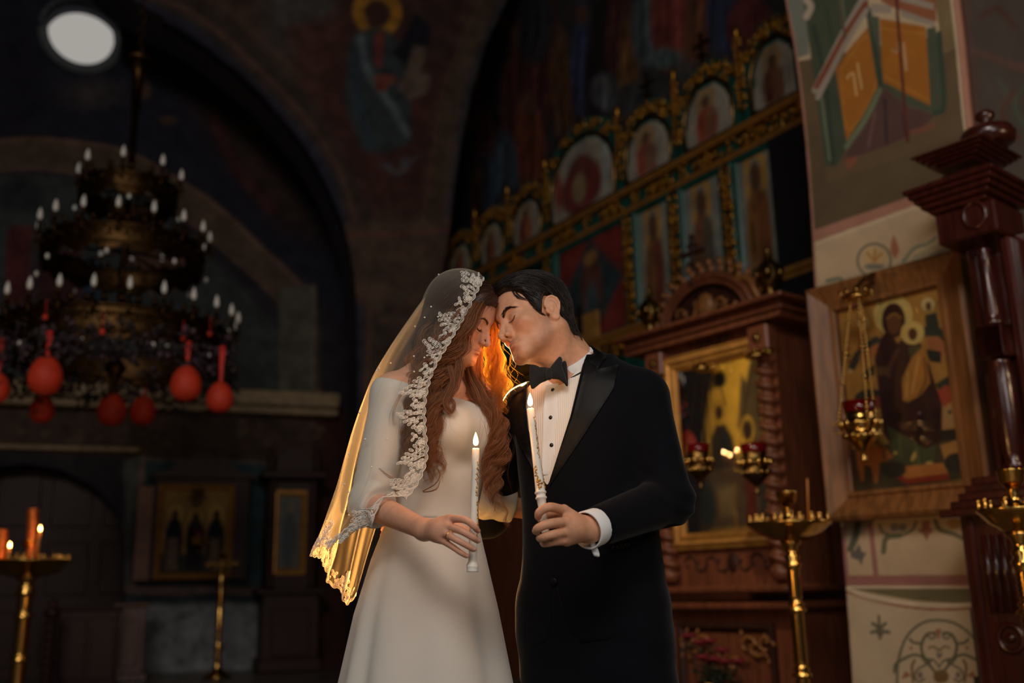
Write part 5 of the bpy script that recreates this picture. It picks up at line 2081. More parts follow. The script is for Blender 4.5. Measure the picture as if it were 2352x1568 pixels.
# soffit of the arch running back to the rear wall
c_ = catmull([PA.pt(*q) for q in arch_px], 70)
ns, depth_ = 6, .8
Vs = np.vstack([c_ - PA.n * depth_ * k / ns for k in range(ns + 1)])
idx = np.arange(len(Vs)).reshape(ns + 1, -1)
Fq = np.stack([idx[:-1, :-1], idx[:-1, 1:], idx[1:, 1:], idx[1:, :-1]], -1).reshape(-1, 4)
rr_ = np.random.default_rng(7)
ph = rr_.uniform(0, 6, 6)
s_ = np.linspace(0, 1, 70)[None, :] * np.ones((ns + 1, 1)); t_ = np.linspace(0, 1, ns + 1)[:, None] * np.ones((1, 70))
mix = np.clip(.5 + .5 * np.sin(s_ * 17 + ph[0]) * np.sin(t_ * 5 + ph[1] + s_ * 6), 0, 1).reshape(-1, 1)
struct(mesh_obj('arch_soffit', Vs, Fq, M_mural, col=lin((52, 44, 44)) * mix + lin((44, 40, 54)) * (1 - mix)))

# ------------------------------------------------------------------ rear wall of the side aisle
wc = (186, 80)
win_px = lambda s: [(wc[0] + s * (82 * math.cos(a) * math.cos(.52) - 66 * math.sin(a) * math.sin(.52)), wc[1] + s * (82 * math.cos(a) * math.sin(.52) + 66 * math.sin(a) * math.cos(.52))) for a in np.linspace(0, 2 * math.pi, 48, endpoint=False)]
door_px = [(-80, 1110), (-20, 1076), (60, 1066), (140, 1080), (215, 1118), (262, 1168), (284, 1235), (286, 1700), (-80, 1700)]
band = [(-60, 365), (60, 355), (160, 358), (280, 385), (400, 445), (500, 520), (580, 590), (650, 655), (690, 720), (700, 900)]
shB = [
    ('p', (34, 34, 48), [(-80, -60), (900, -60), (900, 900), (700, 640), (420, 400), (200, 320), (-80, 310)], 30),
    ('p', (56, 40, 38), [(380, 120), (640, 330), (760, 560), (640, 520), (470, 300)], 60), ('p', (60, 54, 48), [(470, 170), (560, 200), (640, 340), (560, 330)], 40),
    ('l', (70, 40, 40), ([(480, 250), (540, 380), (620, 480)], 12), 14), ('e', (64, 60, 60), (210, 215, 70, 30), 40), ('e', (84, 62, 50), (330, 205, 16, 22), 12), ('e', (84, 62, 50), (385, 275, 18, 10), 12),
    ('p', (30, 28, 40), [(0, 90), (80, 60), (110, 260), (40, 310), (0, 290)], 40),
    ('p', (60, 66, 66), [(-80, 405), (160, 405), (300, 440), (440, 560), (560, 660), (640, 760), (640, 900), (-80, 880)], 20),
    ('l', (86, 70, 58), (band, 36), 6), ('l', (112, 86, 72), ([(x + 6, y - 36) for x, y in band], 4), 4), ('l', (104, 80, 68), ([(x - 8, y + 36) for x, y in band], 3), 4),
    ('p', (86, 84, 76), [(640, 660), (724, 655), (722, 912), (640, 912)], 5), ('l', (112, 100, 84), ([(719, 660), (719, 905)], 3), 2),
    ('p', (84, 40, 40), [(20, 520), (75, 520), (70, 700), (10, 700)], 12), ('p', (66, 36, 38), [(90, 570), (190, 560), (210, 690), (80, 700)], 30), ('p', (46, 70, 92), [(190, 590), (225, 590), (230, 690), (190, 690)], 12), ('p', (88, 62, 52), [(300, 560), (440, 560), (430, 660), (320, 670)], 30), ('e', (40, 46, 48), (40, 450, 60, 40), 20),
    ('p', (72, 56, 48), [(-80, 915), (840, 950), (840, 1075), (330, 1050), (-80, 1030)], 6),
    ('p', (52, 72, 76), [(318, 1050), (760, 1068), (740, 1350), (318, 1338)], 6),
    ('l', (104, 92, 84), ([(330, 1052), (760, 1066)], 4), 3), ('p', (120, 100, 90), [(322, 1045), (334, 1045), (312, 1345), (300, 1345)], 3), ('p', (86, 88, 84), [(286, 1060), (322, 1045), (300, 1345), (286, 1345)], 6),
    ('p', (112, 92, 88), [(286, 1345), (740, 1352), (740, 1368), (286, 1365)], 3),
    ('p', (44, 58, 62), [(286, 1370), (740, 1370), (740, 1385), (286, 1385)], 3),
    ('p', (128, 130, 132), [(286, 1385), (740, 1385), (740, 1545), (286, 1545)], 6), ('p', (40, 44, 50), [(286, 1545), (740, 1545), (740, 1700), (286, 1700)], 6),
    ('p', (58, 30, 26), [(720, 940), (860, 945), (860, 1700), (720, 1700)], 5),
]
for _ in range(90):
    x, y = rngp.uniform(0, 760), rngp.uniform(945, 1030)
    shB.append(('e', [(96, 78, 64), (58, 46, 42), (76, 60, 60)][rngp.integers(3)], (x, y, rngp.uniform(5, 12), rngp.uniform(4, 9)), 4, .7))
for _ in range(26):
    x, y = rngp.uniform(340, 600), rngp.uniform(1400, 1530)
    shB.append(('e', (92, 96, 98), (x, y, 5, 7), 4, .8))
wh = np.array(win_px(1.15)); dp = np.array(door_px)
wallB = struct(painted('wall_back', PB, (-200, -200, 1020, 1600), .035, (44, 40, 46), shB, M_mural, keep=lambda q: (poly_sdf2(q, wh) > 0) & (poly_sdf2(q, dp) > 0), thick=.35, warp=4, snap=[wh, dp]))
# door recess and door
c_ = np.array([PB.pt(*q) for q in densify(np.array(door_px[1:-1]), 14, False)])
Vs = np.vstack([c_ - PB.n * .45 * k for k in range(2)])
idx = np.arange(len(Vs)).reshape(2, -1)
struct(mesh_obj('door_reveal', Vs, np.stack([idx[0, :-1], idx[0, 1:], idx[1, 1:], idx[1, :-1]], -1), M_mural, col=np.tile(lin((62, 70, 70)), (len(Vs), 1))))
u0, v0 = PB.uv(-80, 1600); u1, v1 = PB.uv(350, 1066)
mbd = MB(PB.frame(0, 0, -.47)).box(((u0 + u1) / 2, -.03, 1.5), (u1 - u0, .06, 3.2))
for k in range(3):
    for j in range(3):
        mbd.box((u0 + (u1 - u0) * (k + .5) / 3, .01, .45 + .85 * j), ((u1 - u0) / 3 - .14, .03, .66), bev=.012)
dk = struct(mbd.build('door_1', M_dwalnut, smooth=False))
MB(PB.frame(u0 + (u1 - u0) * .9, 1.0, -.45)).tube([(0, 0, -.06), (0, .05, -.05), (0, .05, .05), (0, 0, .06)], .01).build('door_handle', M_brassd, dk)
# ledge across the rear wall
(ua, va), (ub, vb) = PB.uv(-60, 890), PB.uv(772, 932)
zl = (va + vb) / 2
MBl = MB(PB.frame(0, 0, 0)).box(((ua + ub) / 2, .16, zl), (ub - ua, .32, .20), bev=.02)
MBl.box(((ua + ub) / 2, .11, zl - .15), (ub - ua, .22, .10), bev=.02)
struct(MBl.build('trim_1', M_stone, smooth=False))
(uc, vc), (ud, vd) = PB.uv(-60, 1024), PB.uv(322, 1036)
struct(MB(PB.frame()).box(((uc + ud) / 2, .05, (vc + vd) / 2), (ud - uc, .10, .06), bev=.015).build('trim_2', M_stone, smooth=False))

# round window high in the vault
rim = np.array([PB.pt(*q) for q in win_px(1.15)])
pane_c = np.array([PB.pt(*q, off=-.42) for q in win_px(1.0)])
n_ = len(rim)
Vs = np.vstack([rim, pane_c])
Fq = [(i, (i + 1) % n_, n_ + (i + 1) % n_, n_ + i) for i in range(n_)]
win = struct(mesh_obj('window_1', Vs, Fq, mat('window_reveal_plaster', (58, 66, 72), rough=.9)))
mb = MB()
mb.tube(np.array([PB.pt(*q, off=.02) for q in win_px(1.22)]), .03, sides=8, closed=True)
mb.build('window_moulding', mat('grey_moulding', (84, 88, 92), rough=.9), win)
M_sky = emis('window_daylight_pane', (190, 186, 180), .72)
mesh_obj('window_pane', pane_c + PB.n * .004, [tuple(range(n_))], M_sky, win, smooth=False)
MB().tube(np.array([PB.pt(*q, off=-.41) for q in win_px(.99)]), .012, sides=6, closed=True).build('window_frame', M_black, win)

# ------------------------------------------------------------------ apse wall with a painted crowd
shP = []
rob = [((1110, 300), (30, 160), (84, 42, 40)), ((1150, 180), (26, 150), (28, 26, 36)), ((1128, 120), (26, 120), (44, 38, 40)), ((1185, 230), (34, 190), (78, 44, 42)), ((1215, 330), (34, 110), (116, 62, 46)), ((1160, 400), (30, 90), (70, 84, 98)), ((1118, 430), (22, 80), (50, 66, 84)), ((1250, 120), (34, 150), (84, 46, 44)), ((1230, 60), (40, 90), (52, 50, 56)), ((1290, 200), (26, 130), (98, 66, 46)), ((1335, 130), (18, 120), (64, 74, 108)),
       ((1380, 110), (32, 170), (36, 26, 30)), ((1420, 60), (30, 110), (82, 48, 46)), ((1447, 150), (26, 110), (112, 78, 48)), ((1480, 60), (30, 90), (74, 86, 92)), ((1540, 60), (46, 110), (128, 62, 56)), ((1600, 60), (34, 100), (104, 66, 48)), ((1660, 40), (40, 80), (52, 58, 84)), ((1720, 60), (50, 70), (96, 48, 46)), ((1760, 120), (40, 60), (74, 50, 46)), ((1390, 210), (30, 40), (92, 94, 98)), ((1530, 135), (42, 24), (84, 100, 100)), ((1600, 170), (60, 30), (74, 72, 70)), ((1480, 230), (70, 40), (60, 62, 64)), ((1200, 470), (60, 40), (58, 60, 70)), ((1070, 420), (18, 170), (58, 62, 68)), ((1095, 500), (14, 120), (84, 46, 44))]
for (x, y), (rx, ry), col in rob:
    shP.append(('e', col, (x, y, rx, ry, rngp.uniform(-6, 6)), 14))
    hl = tuple(min(255, int(k * 1.35)) for k in col); dk_ = tuple(int(k * .6) for k in col)
    for j in range(3):
        xx = x + rngp.uniform(-.6, .6) * rx
        shP.append(('l', hl if j % 2 else dk_, ([(xx, y - ry * .7), (xx + rngp.uniform(-8, 8), y), (xx + rngp.uniform(-12, 12), y + ry * .8)], rngp.uniform(2, 6)), 7, .7))
    if ry > 100:
        shP.append(('e', (96, 68, 52), (x, y - ry * .82, 14, 19), 6)); shP.append(('r', (74, 60, 44), (x, y - ry * .82, 22, 3), 4, .6))
apse = struct(painted('wall_apse', PAP, (1000, -330, 1960, 720), .035, (56, 50, 54), shP, M_mural, thick=.2, warp=5))

# vault overhead and remaining shell
struct(MB().box((-9.2, 5, 4.8), (.3, 20, 9.8)).build('wall_left', mat('aisle_plaster', (70, 62, 58), rough=.9), smooth=False))
struct(MB().box((8.6, 6, 4.8), (.3, 18, 9.8)).build('wall_aisle', mat('far_aisle_plaster', (84, 74, 66), rough=.9), smooth=False))
struct(MB().box((0, 15.6, 4.8), (19, .3, 9.8)).build('wall_east', mat('east_plaster', (60, 54, 54), rough=.9), smooth=False))
struct(MB().box((0, 7, 9.6), (24, 22, .2)).build('ceiling', mat('dark_vault', (60, 54, 54), rough=.9), smooth=False))

# ------------------------------------------------------------------ iconostasis
rz = np.mean([PI.uv(1180, 589)[1], PI.uv(1823, 233)[1]])        # upper gilded rail
rz2 = np.mean([PI.uv(1459, 482)[1], PI.uv(1784, 310)[1]])    # lower edge of the frieze
rz3 = PI.uv(1430, 772)[1]                                        # rail under the icons
ul, ur = PI.uv(1012, 640)[0], PI.uv(1905, 300)[0]
icono = thing('iconostasis', 'tall green icon screen with gilded carving and two rows of icons', 'icon screen', PI.w((ul + ur) / 2, 0))
FI = PI.frame()
TOP = [(1038, 1083, 562), (1108, 1158, 513), (1184, 1245, 459), (1274, 1415, 316), (1446, 1543, 275), (1582, 1687, 189), (1737, 1838, 88)]
mb = MB(FI)
mb.box(((ul + ur) / 2, -.06, (rz + rz2) / 2), (ur - ul, .10, rz - rz2 + .1))
mb.box(((ul + ur) / 2, -.10, rz3 / 2 + .2), (ur - ul, .08, rz3 + .4))
mb.box(((ul + ur) / 2, -.13, (rz2 + rz3) / 2), (ur - ul, .05, rz2 - rz3 + .2))
mb.build('green_panelling', M_green, icono, smooth=False)
MB(FI).box(((ul + ur) / 2, -.04, 1.35), (ur - ul, .08, 2.7)).build('wooden_dado', M_walnut, icono, smooth=False)
for (z, r, d) in ((rz, .030, .07), (rz2, .026, .05), (rz3, .05, .09), (rz3 - .5, .05, .08)):
    MB(FI).prism([(ul, z - r), (ur, z - r), (ur, z + r * .2), (ur, z + r), (ul, z + r), (ul, z + r * .2)], -.05, d, 0).tube([(ul, d, z + r * .3), (ur, d, z + r * .3)], r * .6, sides=8).build('gilded_rail', M_rail, icono, smooth=False)


def arch_poly(u0, u1, z0, z1, n=16):
    r = (u1 - u0) / 2
    h = min(r * 1.25, (z1 - z0) * .6)
    return [(u0, z0), (u1, z0)] + [((u0 + u1) / 2 + r * math.cos(a), z1 - h + h * math.sin(a)) for a in np.linspace(0, math.pi, n)]


def carving(mb, x, z, w, h, rng, n=14):
    """a gilded acanthus cluster: curling scrolls with leaves and buds"""
    r0 = min(w, h) * .44
    for k in range(max(2, int(round(max(w, h) / min(w, h) * 2)))):
        m_ = max(2, int(round(max(w, h) / min(w, h) * 2)))
        f = (k + .5) / m_ - .5
        xc, zc = (x + f * w, z) if w > h else (x, z + f * h)
        s = 1 if k % 2 else -1
        t = np.linspace(0, 1, 12)
        a = rng.uniform(-.6, .6) + s * t * 4.8
        r = r0 * (1 - .72 * t)
        mb.tube(np.stack([xc + r * np.cos(a), .022 + .02 * t, zc + r * np.sin(a)], 1), [.017, .015, .009], sides=5)
        mb.sphere((xc, .04, zc), r0 * .22, 7, 5)
        for j in range(3):
            b = rng.uniform(0, 6.28)
            mb.leaf((xc + r0 * .7 * math.cos(b), .02, zc + r0 * .7 * math.sin(b)), (math.cos(b), .15, math.sin(b)), (0, 1, 0), r0 * .8, r0 * .42, .022)
    for k in range(max(2, n // 4)):
        a, q = rng.uniform(0, 6.28), rng.uniform(.2, .5)
        mb.sphere((x + w * q * math.cos(a), .03, z + h * q * math.sin(a)), (rng.uniform(.014, .026), .02, rng.uniform(.014, .026)), 7, 5)


def saint(x, w, robe, mantle, halo=(168, 130, 70), top=.80):
    """a plain robed figure with a halo, in panel coordinates"""
    return [('r', halo, (x, top, w * .34, w * .09), .02), ('p', robe, [(x - w * .42, .02), (x - w * .46, .34), (x - w * .40, top - .20), (x - w * .14, top - .09), (x + w * .14, top - .09), (x + w * .40, top - .20), (x + w * .46, .34), (x + w * .40, .02)], .03),
            ('p', mantle, [(x - w * .05, .06), (x - w * .02, top - .14), (x + w * .32, top - .16), (x + w * .42, .4), (x + w * .36, .05)], .03), ('l', tuple(int(c * .6) for c in robe), ([(x - w * .2, .08), (x - w * .24, .4), (x - w * .10, top - .2)], .012), .02),
            ('e', (96, 68, 50), (x, top - .01, w * .20, w * .20), .02)]


rngc = np.random.default_rng(17)
figs = [((150, 104, 74), (124, 64, 50)), ((132, 84, 62), (96, 60, 52)), ((142, 92, 66), (120, 56, 46)), ((108, 60, 54), (84, 46, 46)), ((128, 94, 76), (150, 78, 62)), ((134, 92, 70), (150, 76, 54)), ((120, 84, 62), (104, 62, 50))]
for k, (xl, xr, yt) in enumerate(TOP):
    ym = lambda x: 589 - (x - 1180) * .5537
    u0, u1 = PI.uv(xl, ym(xl) - 30)[0], PI.uv(xr, ym(xr) - 30)[0]
    zt_ = PI.uv((xl + xr) / 2, yt)[1]
    g = .16
    ap = arch_poly(u0 - g, u1 + g, rz + .02, zt_ + .22)
    s = MB(FI).prism(ap, -.08, .02).build('green_arch', M_green, icono, smooth=False)
    ring = np.array([(x, .03, z) for x, z in arch_poly(u0 - .02, u1 + .02, rz + .06, zt_ + .03, 24)])
    MB(FI).tube(ring, .022, sides=6, closed=True, up=[0, 1, 0]).build('arch_moulding', M_brassd, s)
    ip = np.array(arch_poly(u0, u1, rz + .07, zt_))
    c1, c2 = figs[k]
    if k == 3:
        sh = [('e', (110, 52, 50), (.5, .32, .34, .36), .08), ('e', (100, 50, 48), (.5, .55, .20, .22), .06), ('e', c1, (.5, .68, .08, .09), .04), ('e', (140, 66, 50), (.12, .45, .06, .3), .05), ('e', (140, 120, 88), (.47, .33, .11, .2), .05), ('e', (160, 168, 172), (.88, .5, .05, .35), .06, .6)]
    else:
        sh = saint(.48, .52, c2, c1, (158, 126, 78), .70)
    painted('icon', PI, None, .03, (150, 144, 132), sh, M_iconl, icono, off=.03, uvbox=(u0, u1, rz + .07, zt_), px=False, keep=lambda q, ip=ip: poly_sdf2(q, ip) < 0, thick=.03, seed=k)
    mc = MB(FI)
    r_ = (u1 - u0) / 2 + g * .6
    for a in (42, 66, 90, 114, 138):
        h_ = min(((u1 - u0) / 2) * 1.25, (zt_ - rz) * .6)
        carving(mc, (u0 + u1) / 2 + r_ * math.cos(math.radians(a)), zt_ - h_ + (h_ + .12) * math.sin(math.radians(a)) + .02, .20, .13, rngc, 4)
    mc.build('gilded_carving', M_carv, s)
    if k < 6:
        x2 = TOP[k + 1][0]
        ug = (u1 + PI.uv(x2, ym(x2))[0]) / 2
        mc = MB(FI)
        carving(mc, ug, rz + .42, .12, .46, rngc, 12)
        mc.build('gilded_carving', M_carv, icono)
        mf = MB(FI)
        fz = min(zt_, PI.uv((x2 + TOP[k + 1][1]) / 2, TOP[k + 1][2])[1]) - .05
        carving(mf, ug, fz + .12, .10, .36, rngc, 8)
        mf.sphere((ug, .02, fz + .36), (.03, .03, .07), 8, 6)
        mf.build('finial', M_carv, icono)
# small crosses over two arches
for (x, y) in ((1485, 205), (1610, 115), (1330, 300)):
    u, v = PI.uv(x, y)
    MB(PI.frame(u, v)).box((0, 0, 0), (.025, .025, .36)).box((0, 0, .06), (.2, .025, .025)).box((0, 0, -.06), (.14, .025, .025), R=np.array([[.95, 0, .3], [0, 1, 0], [-.3, 0, .95]])).build('cross', M_brassd, icono, smooth=False)
# frieze carving
for x in np.linspace(1080, 1850, 15):
    u = PI.uv(x, 645 - (x - 1180) * .5537)[0]
    mc = MB(FI)
    big = int(round((x - 1080) / 55)) % 2 == 0
    carving(mc, u, (rz + rz2) / 2, .34 if big else .12, .14, rngc, 8 if big else 4)
    mc.build('gilded_carving', M_carv, icono)
# second row of tall icons with carved strips between them
ROW = [(1283, 1430, (120, 48, 42)), (1466, 1541, (132, 134, 124)), (1576, 1662, (132, 134, 124)), (1700, 1800, (128, 130, 118))]
for k, (xl, xr, gcol) in enumerate(ROW):
    u0, u1 = PI.uv(xl, 560)[0], PI.uv(xr, 500)[0]
    if k == 0:
        sh = [('p', (48, 62, 66), [(.5, 1), (.98, .5), (.5, 0), (.02, .5)], .08), ('e', (96, 60, 50), (.5, .5, .16, .34), .08), ('e', (70, 84, 88), (.5, .35, .1, .2), .06), ('e', (150, 110, 66), (.5, .8, .1, .07), .04)]
    else:
        sh = saint(.46, .62, ((128, 88, 56), (124, 84, 60), (132, 92, 54))[k - 1], ((112, 62, 48), (92, 84, 72), (116, 74, 46))[k - 1], (176, 134, 66), .82) + [('e', (112, 92, 60), (.5, .03, .5, .05), .04)]
    it = painted('icon', PI, None, .03, gcol, sh, M_iconl, icono, off=.0, uvbox=(u0, u1, rz3 + .08, rz2 - .06), px=False, thick=.03, seed=20 + k)
    MB(FI).sweep_rect([(-.05, -.05), (-.05, .03), (-.02, .04), (.015, .01)], u0, u1, rz3 + .08, rz2 - .06).build('icon_frame', M_green, it, smooth=False)
for x in (1260, 1448, 1557, 1684):
    u = PI.uv(x + 2, 560)[0]
    s = MB(FI).box((u, -.02, (rz2 + rz3) / 2), (.26, .10, rz2 - rz3 - .1), bev=.02).build('green_pilaster', M_green, icono, smooth=False)
    mc = MB(FI); mc.M = FI @ np.array([[1, 0, 0, 0], [0, 1, 0, .03], [0, 0, 1, 0], [0, 0, 0, 1.]])
    nseg = 9
    for j in range(nseg):
        carving(mc, u, rz3 + .12 + (rz2 - rz3 - .22) * (j + .5) / nseg, .14, .15, rngc, 6)
    mc.build('gilded_carving', M_carv, s)
# lower zone: carved gilt bosses on green
for x, y in ((1410, 800), (1440, 795), (1160, 845), (1200, 890), (1180, 940), (1225, 845), (1865, 690), (1870, 800), (1862, 905)):
    u, v = PI.uv(x, y)
    mc = MB(FI); carving(mc, u, v, .26, .22, rngc, 10); mc.build('gilded_carving', M_carv, icono)
(u0, v0), (u1, v1) = PI.uv(1318, 860), PI.uv(1383, 712)
MB(PI.frame(0, 0, .05)).box(((u0 + u1) / 2, 0, (v0 + v1) / 2), (u1 - u0, .05, abs(v1 - v0)), bev=.01).build('ochre_panel', mat('ochre_cloth', (150, 106, 46), rough=.8), icono, smooth=False)
MB(PI.frame(*PI.uv(1347, 738), .09)).box((0, 0, 0), (.07, .03, .30)).build('dark_slot', M_black, icono, smooth=False)
(u0, v0), (u1, v1) = PI.uv(1806, 650), PI.uv(1872, 290)
MB(PI.frame(0, 0, .05)).box(((u0 + u1) / 2, 0, (v0 + v1) / 2 - .1), (u1 - u0, .06, v1 - v0 + .3), bev=.01).build('side_panel', M_black, icono, smooth=False)
